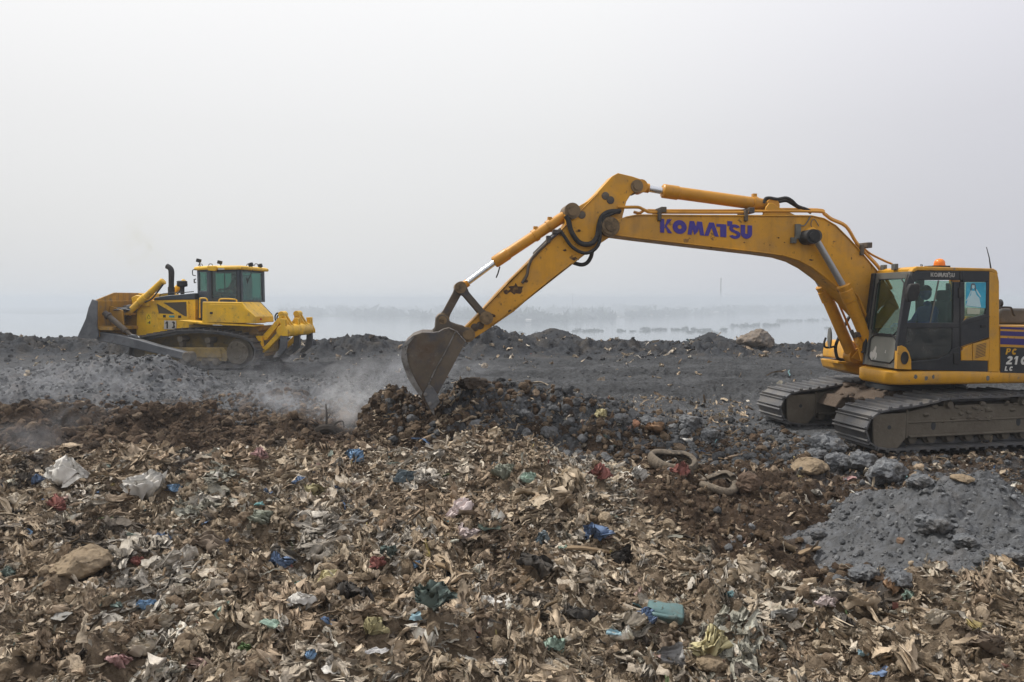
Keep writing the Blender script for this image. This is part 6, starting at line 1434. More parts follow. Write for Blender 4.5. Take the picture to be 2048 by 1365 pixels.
# ---- seated people
def person(label, O, yaw, sc, joints, radii, bones, head, cloth, hair_cap, extra=None):
    me = bpy.data.meshes.new('person'); V = [Vector(j) for j in joints]
    me.from_pydata(V, bones, []); o = bpy.data.objects.new('person', me); COL.objects.link(o)
    md = o.modifiers.new('skin', 'SKIN'); sv = me.skin_vertices[0].data
    for i, r in enumerate(radii): sv[i].radius = (r, r)
    sv[0].use_root = True
    sb = o.modifiers.new('sub', 'SUBSURF'); sb.levels = 1; sb.render_levels = 1
    dg = bpy.context.evaluated_depsgraph_get(); m2 = bpy.data.meshes.new_from_object(o.evaluated_get(dg))
    o.modifiers.clear(); o.data = m2
    mb = MB()
    # head with brow, nose, chin; hands with fingers
    hc = Vector(head); n = 20; rings = []
    for a in np.linspace(-math.pi / 2 + .02, math.pi / 2 - .02, 13):
        z = math.sin(a) * .125; rr = math.cos(a)
        ring = []
        for t in np.linspace(0, 2 * math.pi, n + 1)[:-1]:
            fx, fy = -math.cos(t), math.sin(t); q = Vector((fx * rr * .098, fy * rr * .078, z))
            if fx < -.9 and -.045 < z < .01: q.x -= .024
            if fx < -.6 and z < -.06: q.x -= .010
            if abs(fy) > .95 and abs(z) < .03: q.y *= 1.18
            ring.append(hc + q)
        rings.append(ring)
    mb.ring_loft(rings)
    for hand, d in extra['hands']:
        h = Vector(hand); d = Vector(d).normalized(); s = Vector((0, 1, 0))
        mb.tube([h - d * .03, h + d * .02, h + d * .075], [.026, .040, .036], 8)
        for k in range(4):
            b0 = h + d * .07 + s * (.030 - .020 * k); ln = (.062, .074, .070, .054)[k]
            mb.tube([b0, b0 + d * ln * .5 + Vector((0, 0, -.006)), b0 + d * ln * .75 + Vector((0, 0, -.03)), b0 + d * ln * .6 + Vector((0, 0, -.05))], [.009, .0085, .008, .006], 6)
        mb.tube([h + s * .03, h + s * .05 + d * .03, h + s * .045 + d * .06 + Vector((0, 0, -.02))], [.011, .010, .008], 6)
    bmx = bmesh.new(); bmx.from_mesh(m2); nf0 = len(bmx.faces)
    vs = [bmx.verts.new(v) for v in mb.v]
    for f in mb.f:
        try: fc = bmx.faces.new([vs[i] for i in f]); fc.smooth = True
        except ValueError: pass
    bmesh.ops.recalc_face_normals(bmx, faces=bmx.faces)
    for k, f in enumerate(bmx.faces): f.material_index = 1 if k >= nf0 else 0; f.smooth = True
    bmx.to_mesh(m2); bmx.free(); m2.materials.clear(); m2.materials.append(cloth); m2.materials.append(M['skin'])
    o.location = O; o.rotation_euler = (0, 0, yaw); o.scale = (sc, sc, sc); tag(o, label, 'person')
    cp_ = MB(); rings = []
    for a in np.linspace(.25, math.pi / 2 - .02, 7): rings.append([hc + Vector((-math.cos(t) * math.cos(a) * .108, math.sin(t) * math.cos(a) * .09, .01 + math.sin(a) * .13)) for t in np.linspace(0, 2 * math.pi, 21)[:-1]])
    cp_.ring_loft(rings); 
    if hair_cap == 'cap': cp_.add([hc + Vector((x, y, .05)) for x, y in ((-.09, -.07), (-.17, -.055), (-.19, 0), (-.17, .055), (-.09, .07))] + [hc + Vector((x, y, .035)) for x, y in ((-.09, -.07), (-.17, -.055), (-.19, 0), (-.17, .055), (-.09, .07))], [(0, 1, 2, 3, 4), (9, 8, 7, 6, 5), (0, 5, 6, 1), (1, 6, 7, 2), (2, 7, 8, 3), (3, 8, 9, 4)])
    cp_.build('cap' if hair_cap == 'cap' else 'hair', M['capm'], o)
    return o
JO = [(0, 0, .10), (.03, 0, .30), (0, 0, .50), (-.02, 0, .60), (-.04, 0, .70),
      (0, -.18, .53), (-.12, -.24, .30), (-.36, -.25, .26), (0, .18, .53), (-.12, .24, .30), (-.36, .25, .26),
      (-.05, -.10, .08), (-.42, -.13, .12), (-.50, -.13, -.30), (-.05, .10, .08), (-.42, .13, .12), (-.50, .13, -.30)]
RA = [.15, .15, .16, .075, .055, .075, .055, .038, .075, .055, .038, .095, .075, .05, .095, .075, .05]
BO = [(0, 1), (1, 2), (2, 3), (3, 4), (2, 5), (5, 6), (6, 7), (2, 8), (8, 9), (9, 10), (0, 11), (11, 12), (12, 13), (0, 14), (14, 15), (15, 16)]
HD = dict(hands=[((-.40, -.25, .26), (-1, 0, -.1)), ((-.40, .25, .26), (-1, 0, -.1))])
pu = E.O + E.ex * (su + .02) + E.ey * (NW + .48); 
pe = person('operator in a blue shirt and dark cap at the controls of the yellow excavator', (pu.x, pu.y, EO[2] + zf + .44), R(7), 1.0, JO, RA, BO, (-.06, 0, .83), M['shirt'], 'cap', HD)
vs_ = MB()
for h in (-.25, .25): vs_.lathe((-.30, h, .262), (-1, 0, -.1), [(0, .044), (.06, .046), (.06, .03)], 12)
vs_.build('cuff', M['vest'], pe)
# ------------------------------------------------------------------ bulldozer
DO = at_y(400, 733, 22.9); DO = (DO[0], 22.9, .40)
D = Frame(DO, -7)
dz = thing('bulldozer', DO, R(-7), 'yellow bulldozer facing left with a raised blade, dark cab and three-shank ripper', 'bulldozer')
DY, DD, NV = M['dozer_yellow'], M['dozer_dirty'], M['navy']
d_ = lambda w, *pts: D.LL(zz(Zd, *pts), w)
dv = lambda x, y, w: D.V(*Zd(x, y), w)
TW = (-1.32, -.74)
path_px = [(470, 850), (500, 800), (560, 772), (640, 757), (740, 738), (850, 720), (1000, 716), (1150, 726), (1290, 748), (1380, 775), (1440, 830), (1455, 900), (1430, 965), (1370, 1000), (1290, 1008), (1100, 1004), (900, 1000), (700, 998), (560, 992), (490, 960), (462, 905)]
tp = d_(TW[0], *path_px)
for w0, w1 in (TW, (-TW[1], -TW[0])):
    tr = track('track', tp, 40, w0, w1, dz, None, M['track_steel'], th=.03, gr=1, grh=.06)
    wc = (w0 + w1) / 2
    fm = MB().prism(d_(TW[0], (560, 880), (640, 850), (1190, 850), (1240, 900), (1220, 960), (560, 960)), wc - .20, wc + .20)
    fm.prism(d_(TW[0], (700, 870), (1170, 850), (1190, 930), (700, 930)), wc - .24, wc + .24)
    fo = fm.build('track_frame', M['dusty_yellow'], dz, bevel=.015)
    c = D.L(*Zd(1315, 892), TW[0])
    spk = MB().lathe((c[0], wc - .30, c[1]), (0, 1, 0), [(0, .02), (0, .17), (.02, .19), (.02, .34), (.06, .36), (.08, .27), (.16, .26), (.18, .43), (.26, .43), (.28, .3), (.56, .3), (.58, .02)], 30)
    for k in range(8):
        a = k * math.pi / 4; spk.cyl((c[0] + math.cos(a) * .27, wc - .315, c[1] + math.sin(a) * .27), (c[0] + math.cos(a) * .27, wc - .27, c[1] + math.sin(a) * .27), .028, 6)
    spk.build('sprocket', M['mud_steel'], fo, sharp=40)
    c = D.L(*Zd(548, 890), TW[0])
    MB().lathe((c[0], wc - .2, c[1]), (0, 1, 0), [(0, .02), (0, .12), (.03, .14), (.05, .33), (.1, .36), (.13, .30), (.27, .30), (.3, .36), (.35, .33), (.37, .14), (.4, .02)], 26).build('idler', M['mud_steel'], fo, sharp=40)
    for x in (690, 780, 870, 960, 1050, 1140):
        c = D.L(*Zd(x, 965), TW[0]); MB().lathe((c[0], wc - .26, c[1]), (0, 1, 0), [(0, .04), (0, .08), (.06, .13), (.16, .13), (.17, .09), (.35, .09), (.36, .13), (.46, .13), (.52, .08), (.52, .04)], 16).build('roller', M['mud_steel'], fo, sharp=40)
    for x, y in ((850, 785), (1070, 795)):
        c = D.L(*Zd(x, y), TW[0]); MB().lathe((c[0], wc - .2, c[1]), (0, 1, 0), [(0, .02), (0, .09), (.1, .10), (.4, .10)], 16).box((c[0], wc - .05, c[1] - .18), (.12, .2, .34)).build('carrier_roller', M['mud_steel'], fo, sharp=40, bevel=.004)
# hull between the tracks
MB().prism(d_(-.7, (540, 760), (1480, 690), (1490, 900), (1440, 930), (560, 930)), -.68, .68).build('hull', M['dusty_yellow'], dz, bevel=.02)
# engine bay: nose, hood, side panels
HWD = -.62
nose = MB().prism(d_(HWD, (525, 520), (545, 500), (662, 476), (672, 500), (690, 620), (698, 690), (760, 745), (540, 762), (520, 750)), HWD, -HWD)
no = nose.build('engine_bay', DY, dz, bevel=.025, seg=3)
MB().prism(d_(HWD, (662, 476), (985, 470), (985, 640), (925, 745), (760, 745), (698, 690), (690, 620), (672, 500)), HWD + .012, -HWD - .012).build('side_panel', DY, no, bevel=.01)
sp2 = MB().prism(d_(HWD, (672, 488), (935, 484), (938, 630), (690, 622)), HWD - .012, HWD + .02).build('vent_door', DY, no, bevel=.01)
vn = MB().prism(d_(HWD, (686, 502), (822, 580), (818, 586), (702, 580)), HWD - .018, HWD).prism(d_(HWD, (738, 496), (918, 489), (922, 604), (902, 600)), HWD - .018, HWD)
vn.build('vent', M['mesh_vent'], sp2)
MB().prism(d_(HWD, (735, 592), (757, 592), (757, 612), (735, 612)), HWD - .02, HWD).prism(d_(HWD, (855, 596), (878, 596), (878, 616), (855, 616)), HWD - .02, HWD).build('latch', M['rubber'], sp2)
MB().prism(d_(HWD, (782, 596), (826, 596), (826, 612), (782, 612)), HWD - .018, HWD).build('decal', M['teal'], sp2)
hood = MB().prism(d_(HWD, (658, 476), (668, 455), (760, 440), (985, 420), (985, 470)), HWD - .012, -HWD + .012); ho2 = hood.build('hood', NV, dz, bevel=.02)
MB().tube([dv(706, 446, -.45), dv(710, 430, -.45), dv(740, 424, -.45), dv(900, 415, -.45), dv(975, 408, -.45)], .014, 6).tube([dv(845, 428, -.45), dv(850, 415, -.45)], .014, 6).build('handrail', M['rubber'], ho2)
pl = MB().prism(d_(HWD, (745, 634), (838, 638), (838, 706), (743, 704)), HWD - .022, HWD).build('number_plate', M['plate'], no)
st_ = MB()
for ch, x0, x1 in (('1', 752, 786), ('3', 800, 834)):
    strokes(st_, D, HWD - .024, glyph(ch, .34), lambda gx, gy: Zd(x0 + gx * (x1 - x0), 699 - gy * 56))
st_.build('number_lettering', M['stencil'], pl)
dc = MB().prism(d_(HWD, (600, 582), (640, 582), (640, 626), (600, 626)), HWD - .004, HWD + .01).prism(d_(HWD, (602, 630), (638, 630), (638, 668), (602, 668)), HWD - .004, HWD + .01).build('warning_decal', M['decal'], no)
wb = MB()
for a, b in (((606, 619), (620, 590)), ((620, 590), (634, 619)), ((634, 619), (606, 619))):
    p, q = dv(*a, HWD - .006), dv(*b, HWD - .006); wb.tube([p, q], .006, 4)
wb.prism(d_(HWD, (625, 640), (633, 640), (633, 662), (625, 662)), HWD - .007, HWD).prism(d_(HWD, (612, 652), (625, 650), (625, 656), (612, 658)), HWD - .007, HWD); wb.build('warning_symbol', M['rubber'], dc)
for x, y, w in ((575, 432, .2), (676, 432, .45)):
    MB().prism(d_(w, (x - 18, y - 10), (x + 22, y - 10), (x + 26, y + 24), (x + 10, y + 48), (x - 20, y + 40)), w - .12, w + .12).build('lift_bracket', DY, no, bevel=.02)
MB().prism(d_(-.5, (556, 422), (700, 424), (704, 470), (640, 488), (556, 470)), -.45, .62).build('cylinder_housing', DY, no, bevel=.03)
# exhaust and air intake
MB().tube([dv(798, 440, 0), dv(798, 330, 0), dv(799, 262, 0), dv(795, 235, 0), dv(782, 218, 0), dv(764, 208, 0)], [.085, .085, .092, .088, .085, .088], 16, 4).tube([dv(798, 440, 0), dv(798, 372, 0)], .105, 16).build('exhaust_pipe', M['rubber'], ho2, sharp=50)
MB().lathe(dv(886, 440, -.1), (0, 0, 1), [(0, .06), (.28, .07), (.30, .155), (.36, .165), (.42, .155), (.46, .165), (.48, .13), (.49, .02)], 20).build('air_cleaner', M['rubber'], ho2, sharp=50)
# fender and tank
FW = -1.25
fd = MB().prism(d_(FW, (1044, 488), (1350, 492), (1385, 540), (1462, 606), (1462, 660), (1040, 652)), FW, -.55)
fdo = fd.build('fender', DY, dz, bevel=.02, seg=3)
MB().prism(d_(FW, (1098, 508), (1345, 512), (1388, 548), (1388, 655), (1096, 648)), FW - .012, FW + .02).build('locker_door', DY, fdo, bevel=.008)
MB().prism(d_(FW, (1104, 568), (1126, 568), (1126, 586), (1104, 586)), FW - .02, FW).build('latch', M['rubber'], fdo)
tk = MB().prism(d_(-1.0, (1345, 490), (1372, 492), (1480, 606), (1486, 655), (1345, 655)), -1.08, .05); tko = tk.build('fuel_tank', DY, dz, bevel=.025, seg=3)
MB().prism(d_(-1.0, (1508, 618), (1520, 618), (1520, 634), (1508, 634)), -1.095, -1.07).build('decal', mat('red_decal', (.4, .04, .02), .6), tko)
MB().prism(d_(.1, (1345, 490), (1376, 492), (1470, 590), (1480, 650), (1345, 650)), .07, 1.22).build('hydraulic_tank', M['hood'], dz, bevel=.02)
MB().tube([dv(1440, 485, .5), dv(1440, 470, .5), dv(1480, 480, .5), dv(1530, 545, .5), dv(1525, 560, .5)], .03, 8, 4).build('handrail', M['rubber'], dz)
MB().box(dv(1425, 474, .3), (.22, .25, .16)).build('hydraulic_cap', M['bucket_steel'], dz, bevel=.02)
MB().prism(d_(FW, (862, 632), (1040, 650), (1450, 672), (1450, 684), (1040, 666), (862, 642)), FW, -.6).build('running_board', DY, dz, bevel=.008)
MB().prism(d_(-.72, (940, 668), (1490, 684), (1480, 745), (940, 712)), -.74, -.66).build('skirt', M['dusty_yellow'], dz, bevel=.008)
for pts in (((1022, 615), (1022, 480), (1030, 462), (1070, 462), (1083, 480)), ((1172, 486), (1190, 466), (1300, 470), (1312, 490))):
    MB().tube([dv(x, y, FW + .08) for x, y in pts], .022, 8, 4).build('grab_rail', DY, dz)
# cab: six-sided, with posts, sills and real openings
ux = lambda x, w=-.80: D.L(*Zd(x, 400), w)[0]
uR, uM, uF = ux(1345), ux(1095), ux(985, -.55)
zB, zT = D.L(*Zd(1200, 492), -.8)[1], D.L(*Zd(1200, 236), -.8)[1]
PLAN = [(uR, -.80), (uM, -.80), (uF, -.42), (uF, .42), (uM, .80), (uR, .80)]
def wallbar(mb, a, b, f0, f1, z0, z1, th=.05, inset=0.0):
    """a bar in the wall between plan corners a and b, from fraction f0 to f1"""
    ax_, ay_ = PLAN[a]; bx_, by_ = PLAN[b]; dx, dy = bx_ - ax_, by_ - ay_; l = math.hypot(dx, dy); nx, ny = dy / l, -dx / l
    cx, cy = sum(p[0] for p in PLAN) / 6, 0
    if (cx - ax_) * nx + (cy - ay_) * ny < 0: nx, ny = -nx, -ny
    q = []
    for f, t in ((f0, inset), (f1, inset), (f1, inset + th), (f0, inset + th)): q.append((ax_ + dx * f + nx * t, ay_ + dy * f + ny * t))
    mb.ring_loft([[Vector((x, y, z)) for x, y in q] for z in (z0, z1)])
H_ = zT - zB
cb_ = MB()
walls = [(0, 1, .13, .90, .15, .94), (1, 2, .18, .84, .35, .94), (2, 3, .06, .94, .3, .95), (3, 4, .18, .84, .35, .94), (4, 5, .10, .87, .15, .94), (5, 0, .10, .91, .06, .95)]
zlow = D.L(*Zd(1010, 620), -.6)[1]
for (a, b, f0, f1, s0, s1) in walls:
    zb0 = zB if (a, b) in ((0, 1), (4, 5), (5, 0)) else zlow
    wallbar(cb_, a, b, 0, f0, zb0, zT); wallbar(cb_, a, b, f1, 1, zb0, zT)
    wallbar(cb_, a, b, f0, f1, zb0, zB + H_ * s0, .045, .002); wallbar(cb_, a, b, f0, f1, zB + H_ * s1, zT, .045, .002)
cabd = cb_.build('cab', NV, dz, bevel=.012)
for k, (a, b, f0, f1, s0, s1) in enumerate(walls):
    g_ = MB(); wallbar(g_, a, b, f0, f1, zB + H_ * s0, zB + H_ * s1, .008, .02); g_.build('window', M['glass_green'], cabd)
gb = MB(); wallbar(gb, 0, 1, .50, .535, zB + H_ * .15, zB + H_ * .94, .02, .03); wallbar(gb, 0, 1, .11, .13, zB + H_ * .1, zB + H_ * .97, .01, -.006); wallbar(gb, 0, 1, .9, .92, zB + H_ * .1, zB + H_ * .97, .01, -.006)
gb.build('window_bar', M['rubber'], cabd)
rf = MB(); rr_ = [(uR + .10, -.86), (uM - .02, -.86), (uF - .06, -.46), (uF - .06, .46), (uM - .02, .86), (uR + .10, .86)]
rf.ring_loft([[Vector((x * s + (1 - s) * (uR + uF) / 2, y * s, zT + z)) for x, y in rr_] for z, s in ((.002, 1.0), (.05, 1.02), (.10, 1.0), (.13, .9))])
rfo = rf.build('roof', DY, cabd, bevel=.01)
MB().prism(d_(-.9, (1082, 206), (1150, 208), (1150, 238), (1140, 246), (1092, 242), (1082, 232)), -.92, -.80).build('roof_box', DY, rfo, bevel=.01)
MB().prism(d_(-.9, (1166, 222), (1212, 222), (1212, 236), (1166, 236)), -.895, -.86).build('roof_label', M['plate'], rfo)
for x, y, w in ((1014, 164, -.5), (1180, 178, .0), (1424, 196, -.62), (1498, 204, .45)):
    lm = MB().box(dv(x, y, w), (.13, .10, .11), Matrix.Rotation(.25 if x < 1300 else -.3, 3, 'Y')); q = dv(x + 12, y + 22, w)
    lm.tube([dv(x + 4, y + 8, w), (q.x, q.y, zT + .08)], .018, 6); lm.build('work_lamp', M['rubber'], rfo, bevel=.01)
hn = MB(); 
for x0 in (1010, 1090, 1390, 1450): hn.tube([dv(x0, 205, -.4), dv(x0 + 10, 190, -.4), dv(x0 + 28, 192, -.4), dv(x0 + 34, 206, -.4)], .012, 6, 3)
hn.build('roof_hose', M['bucket_steel'], rfo)
MB().tube([dv(1438, 236, -.86), dv(1400, 335, -.9)], .012, 6).tube([dv(1395, 300, -.86), dv(1398, 345, -.86)], .02, 6).build('wiper', M['rubber'], cabd)
MB().tube([dv(990, 282, -.62), dv(968, 278, -.68), dv(966, 240, -.68), dv(988, 236, -.62)], .014, 6, 3).tube([dv(990, 310, -.62), dv(978, 312, -.68), dv(980, 340, -.66), dv(992, 336, -.62)], .02, 6).build('mirror_bracket', M['rubber'], cabd)
MB().box(((uR + uM) / 2 + .05, 0, zB + .05), (.5, .55, .35)).box(((uR + uM) / 2 + .30, 0, zB + .50), (.16, .52, .75)).box(((uM + uF) / 2 - .05, 0, zB + .0), (.35, 1.0, .55)).build('seat', M['seat'], cabd, bevel=.04)
MB().ring_loft([[Vector((x * .96 + (uR + uF) / 2 * .04, y * .96, z)) for x, y in PLAN] for z in (zB - .42, zB - .36)]).build('cab_floor', M['dark'], cabd)
sp_w = D.O + D.ex * ((uR + uM) / 2 - .02) + D.ey * -.02
pd = person('operator seen as a dark shape behind the green glass of the bulldozer cab', (sp_w.x, sp_w.y, DO[2] + zB + .14), R(-7), 1.0, JO, RA, BO, (-.04, 0, .83), M['capm'], 'hair', HD)
# blade
BWd = 1.92
prof = d_(-BWd, (62, 772), (95, 716), (130, 622), (150, 540), (176, 470), (214, 480), (212, 560), (214, 690), (228, 742), (222, 768), (190, 778))
prof = d_(-BWd, (62, 770), (110, 718), (136, 640), (148, 560), (172, 474), (200, 482), (186, 580), (196, 690), (214, 745), (214, 765), (150, 776))
bl = MB().prism(prof, -BWd, BWd)
bo_ = bl.build('blade', DD, dz, bevel=.012)
for s_ in (-1, 1): MB().prism(d_(-BWd, (60, 772), (128, 622), (150, 536), (178, 468), (216, 482), (214, 690), (228, 742), (224, 768), (190, 778)), s_ * BWd - .03, s_ * BWd + .03).build('end_plate', M['blade_steel'], bo_, bevel=.01)
top = D.L(*Zd(186, 476), -BWd)
sg = MB(); sg.ring_loft([[Vector((top[0] - .03, w, z)), Vector((top[0] + .03, w, z)), Vector((top[0] + .03 + (.06 if k else 0), w2, z2)), Vector((top[0] - .03 + (.06 if k else 0), w2, z2))] for k, (w, z, w2, z2) in enumerate(((-BWd + .05, top[1] - .04, -.95, top[1] + .22), (-BWd + .05, top[1] - .09, -.95, top[1] - .09)))])
sg = MB(); pts = [(-BWd + .1, top[1] - .1), (-BWd + .1, top[1] + .01), (-1.0, top[1] + .24), (1.0, top[1] + .24), (BWd - .1, top[1] + .01), (BWd - .1, top[1] - .1)]
sg.add([Vector((top[0] - .03, w, z)) for w, z in pts] + [Vector((top[0] + .02, w, z)) for w, z in pts], [tuple(range(6)), tuple(range(11, 5, -1))] + [(i, (i + 1) % 6, (i + 1) % 6 + 6, i + 6) for i in range(6)])
sg.build('spill_guard', DD, bo_, bevel=.008)
rb_ = MB()
for w in (-1.25, -.5, .5, 1.25):
    rb_.prism(d_(-BWd, (196, 520), (300, 560), (310, 700), (205, 735)), w - .03, w + .03)
rb_.prism(d_(-BWd, (200, 560), (300, 580), (300, 600), (200, 590)), -1.2, 1.2).prism(d_(-BWd, (200, 680), (318, 690), (318, 715), (205, 712)), -1.85, 1.85)
rb_.build('blade_rib', DD, bo_, bevel=.008)
sd2 = MB(); r_ = np.random.default_rng(8)
for k in range(60):
    w = r_.uniform(-1.2, 1.3); s = r_.uniform(.05, .17); Pm, Fm, _ = LP[k % 12]; zc = r_.uniform(-.02, .18); c0 = D.L(*Zd(290, 560), -BWd)
    sd2.add([(c0[0] - .12 + r_.uniform(-.12, .12) + q[0] * s, w + q[1] * s * 1.4, c0[1] + zc * .5 + q[2] * s * .8) for q in Pm], [tuple(f) for f in Fm])
sd2.build('heaped_ash', M['rock'], bo_, sharp=80)['kind'] = 'stuff'
# push arms, braces, lift cylinders
for s_ in (-1, 1):
    w = s_ * 1.66
    pa = MB().prism(d_(-1.66, (232, 722), (330, 734), (430, 752), (560, 786), (700, 828), (900, 878), (968, 898), (966, 944), (900, 940), (700, 896), (540, 858), (400, 824), (236, 792)), w - .13, w + .13)
    pa.prism(d_(-1.66, (455, 762), (490, 742), (520, 750), (545, 782)), w - .06, w + .06)
    po_ = pa.build('push_arm', M['blade_steel'], dz, bevel=.03, seg=3)
    c = D.L(*Zd(940, 918), -1.66); MB().lathe((c[0], w - .17, c[1]), (0, 1, 0), [(0, .02), (0, .12), (.03, .15), (.31, .15), (.34, .02)], 18).build('trunnion', M['mud_steel'], po_, sharp=40)
    a, b = D.V(*Zd(268, 572), -1.66), D.V(*Zd(498, 765), -1.66); a.y = b.y = w
    L = (b - a).length; ax = (b - a).normalized()
    MB().lathe(a, ax, [(0, .04), (.02, .09), (.14, .09), (.15, .12), (.20, .12), (.22, .085), (L - .3, .085), (L - .28, .06), (L, .05)], 16).build('tilt_brace', M['bucket_steel'], po_, sharp=40)
for (x0, y0, x1, y1, w) in ((738, 322, 402, 625, -.78), (908, 326, 560, 640, .78)):
    a, b = D.V(*Zd(x0, y0), w), D.V(*Zd(x1, y1), w); ax = (b - a).normalized(); L = (b - a).length
    o = MB().lathe(a, ax, [(0, .03), (.0, .085), (.03, .115), (.07, .1), (L * .42, .1), (L * .425, .125), (L * .55, .125), (L * .56, .1), (L * .78, .1), (L * .79, .115), (L * .84, .115), (L * .85, .05)], 18).build('lift_cylinder', DY, dz, sharp=40)
    MB().cyl(a + ax * L * .83, b, .045, 12).lathe(b + Vector((0, -.1, 0)), (0, 1, 0), [(0, .01), (0, .1), (.2, .1), (.2, .01)], 14).build('rod', M['dull_rod'], o, sharp=40)
    q = Vector((.10, -.05, -.05)); MB().tube([a + ax * .12 + q, a + ax * L * .2 + q * 1.6, a + ax * L * .38 + q * 2.2, a + ax * L * .5 + q * 1.4], .024, 8, 5).build('hose', M['rubber'], o)
    MB().prism([(D.L(*Zd(505, 470), -.78)[0] + du, D.L(*Zd(505, 470), -.78)[1] + dw_) for du, dw_ in ((-.1, -.16), (.45, -.22), (.45, .06), (.05, .14), (-.12, .06))], w * .83 - .1 * np.sign(w), w * .83 + .1 * np.sign(w)).build('cylinder_yoke', DY, dz, bevel=.02)
# ripper
h_ = lambda w, *pts: D.LL(zz(Zh, *pts), w)
hv = lambda x, y, w: D.V(*Zh(x, y), w)
NRW = -1.02
bmn = D.L(*Zh(785, 628), NRW)
rp = MB().lathe((bmn[0], NRW, bmn[1]), (0, 1, 0), [(0, .02), (0, .17), (.02, .185), (.12, .185), (.14, .20), (1.9, .20), (1.92, .185), (2.02, .18), (2.04, .02)], 24)
rpo = rp.build('ripper_beam', DY, dz, sharp=40, bevel=.01)
for w in (-.98, 0.0, .98):
    off = w - (-.98)
    q = h_(-.98, (770, 690), (860, 690), (866, 870), (845, 920), (770, 985), (735, 1010), (665, 1030), (690, 975), (750, 905), (762, 850))
    o = MB().prism(q, w - .045, w + .045).build('shank', M['blade_steel'], dz, bevel=.012)
    MB().prism(h_(-.98, (735, 1016), (760, 975), (715, 935), (655, 1034)), w - .055, w + .055).build('tip', M['worn_steel'], o, bevel=.008)
    hh = MB()
    for s_ in (-.07, .07): hh.prism(h_(-.98, (770, 440), (845, 440), (850, 560), (890, 640), (895, 700), (800, 700), (790, 560)), w + s_ - .02, w + s_ + .02)
    hh.prism(h_(-.98, (775, 450), (840, 450), (840, 560), (775, 560)), w - .04, w + .04)
    hh.box(Vector((h_(-.98, (825, 640))[0][0], w, h_(-.98, (825, 640))[0][1])), (.12, .12, .2))
    hh.build('shank_holder', DY, dz, bevel=.01)
for w in (-.55, .55):
    lg = MB()
    for s_ in (-.09, .09): lg.prism(h_(-.55, (760, 372), (775, 350), (800, 338), (830, 345), (870, 420), (960, 560), (960, 690), (870, 690), (790, 560)), w + s_ - .03, w + s_ + .03)
    lg.lathe(Vector((h_(-.55, (805, 374))[0][0], w - .15, h_(-.55, (805, 374))[0][1])), (0, 1, 0), [(0, .02), (0, .10), (.3, .10), (.3, .02)], 16).build('ripper_lug', DY, dz, bevel=.008)
    up = MB().prism(h_(-.7, (500, 690), (690, 480), (760, 390), (800, 440), (720, 560), (560, 760), (520, 770)), w * 1.15 - .09, w * 1.15 + .09); up.build('upper_link', DY, dz, bevel=.015)
    lo = MB().prism(h_(-.8, (395, 700), (480, 700), (500, 880), (540, 850), (740, 640), (790, 690), (580, 900), (500, 960)), w * 1.4 - .08, w * 1.4 + .08); lo.build('lower_link', DY, dz, bevel=.015)
    rc = MB(); a, b = hv(560, 730, w * .6), hv(800, 380, w * .6); ax = (b - a).normalized(); L = (b - a).length
    rc.lathe(a, ax, [(0, .03), (0, .09), (L * .65, .09), (L * .66, .05), (L, .05)], 14).build('ripper_cylinder', DY, dz, sharp=40)
MB().prism(h_(0, (380, 560), (640, 530), (620, 600), (500, 690), (500, 960), (600, 960), (560, 1010), (460, 1000), (380, 700)), -.75, .75).build('ripper_mount', DD, dz, bevel=.02)
MB().tube([hv(690, 470, -.6), hv(685, 400, -.6), hv(720, 355, -.6), hv(760, 380, -.6)], .025, 8, 5).tube([hv(720, 470, -.3), hv(715, 410, -.3), hv(750, 380, -.3), hv(790, 400, -.3)], .025, 8, 5).build('hose', M['rubber'], dz)
# ------------------------------------------------------------------ sky, sun, air
SUN_EL, SUN_AZ = R(54), R(-68)   # azimuth from the view direction, to the left
sd_ = Vector((math.sin(SUN_AZ) * math.cos(SUN_EL), math.cos(SUN_AZ) * math.cos(SUN_EL), math.sin(SUN_EL)))
w = bpy.data.worlds.new('World'); S.world = w; w.use_nodes = True
nt = w.node_tree; nt.nodes.clear()
out = N(nt, 'ShaderNodeOutputWorld'); bg = N(nt, 'ShaderNodeBackground'); nt.links.new(bg.outputs[0], out.inputs[0])
sky = N(nt, 'ShaderNodeTexSky', sky_type='NISHITA'); sky.sun_disc = False; sky.sun_elevation = SUN_EL; sky.sun_rotation = SUN_AZ; sky.dust_density = 6; sky.air_density = 1.0
tc = N(nt, 'ShaderNodeTexCoord'); sx = N(nt, 'ShaderNodeSeparateXYZ'); nt.links.new(tc.outputs['Generated'], sx.inputs[0])
cr = N(nt, 'ShaderNodeValToRGB'); nt.links.new(sx.outputs[2], cr.inputs[0])
el = cr.color_ramp.elements
stops = [(0.0, (.525, .545, .570)), (.03, (.530, .547, .570)), (.10, (.550, .558, .568)), (.22, (.605, .608, .613)), (.40, (.76, .76, .765)), (.60, (.92, .92, .92)), (1.0, (.86, .86, .86))]
el[0].position, el[0].color = stops[0][0], (*stops[0][1], 1); el[1].position, el[1].color = stops[-1][0], (*stops[-1][1], 1)
for p, c in stops[1:-1]:
    e = el.new(p); e.color = (*c, 1)
# the veiled sun brightens its side of the overcast
vd = N(nt, 'ShaderNodeVectorMath', operation='DOT_PRODUCT'); nt.links.new(tc.outputs['Generated'], vd.inputs[0]); vd.inputs[1].default_value = Vector((-.25, .80, .55)).normalized()
mr = N(nt, 'ShaderNodeMapRange'); mr.interpolation_type = 'SMOOTHSTEP'; nt.links.new(vd.outputs['Value'], mr.inputs[0]); mr.inputs[1].default_value = .55; mr.inputs[2].default_value = 1.0; mr.inputs[3].default_value = 0; mr.inputs[4].default_value = .30
c1 = mixc(nt, mr.outputs[0], cr.outputs[0], (1, .99, .97))
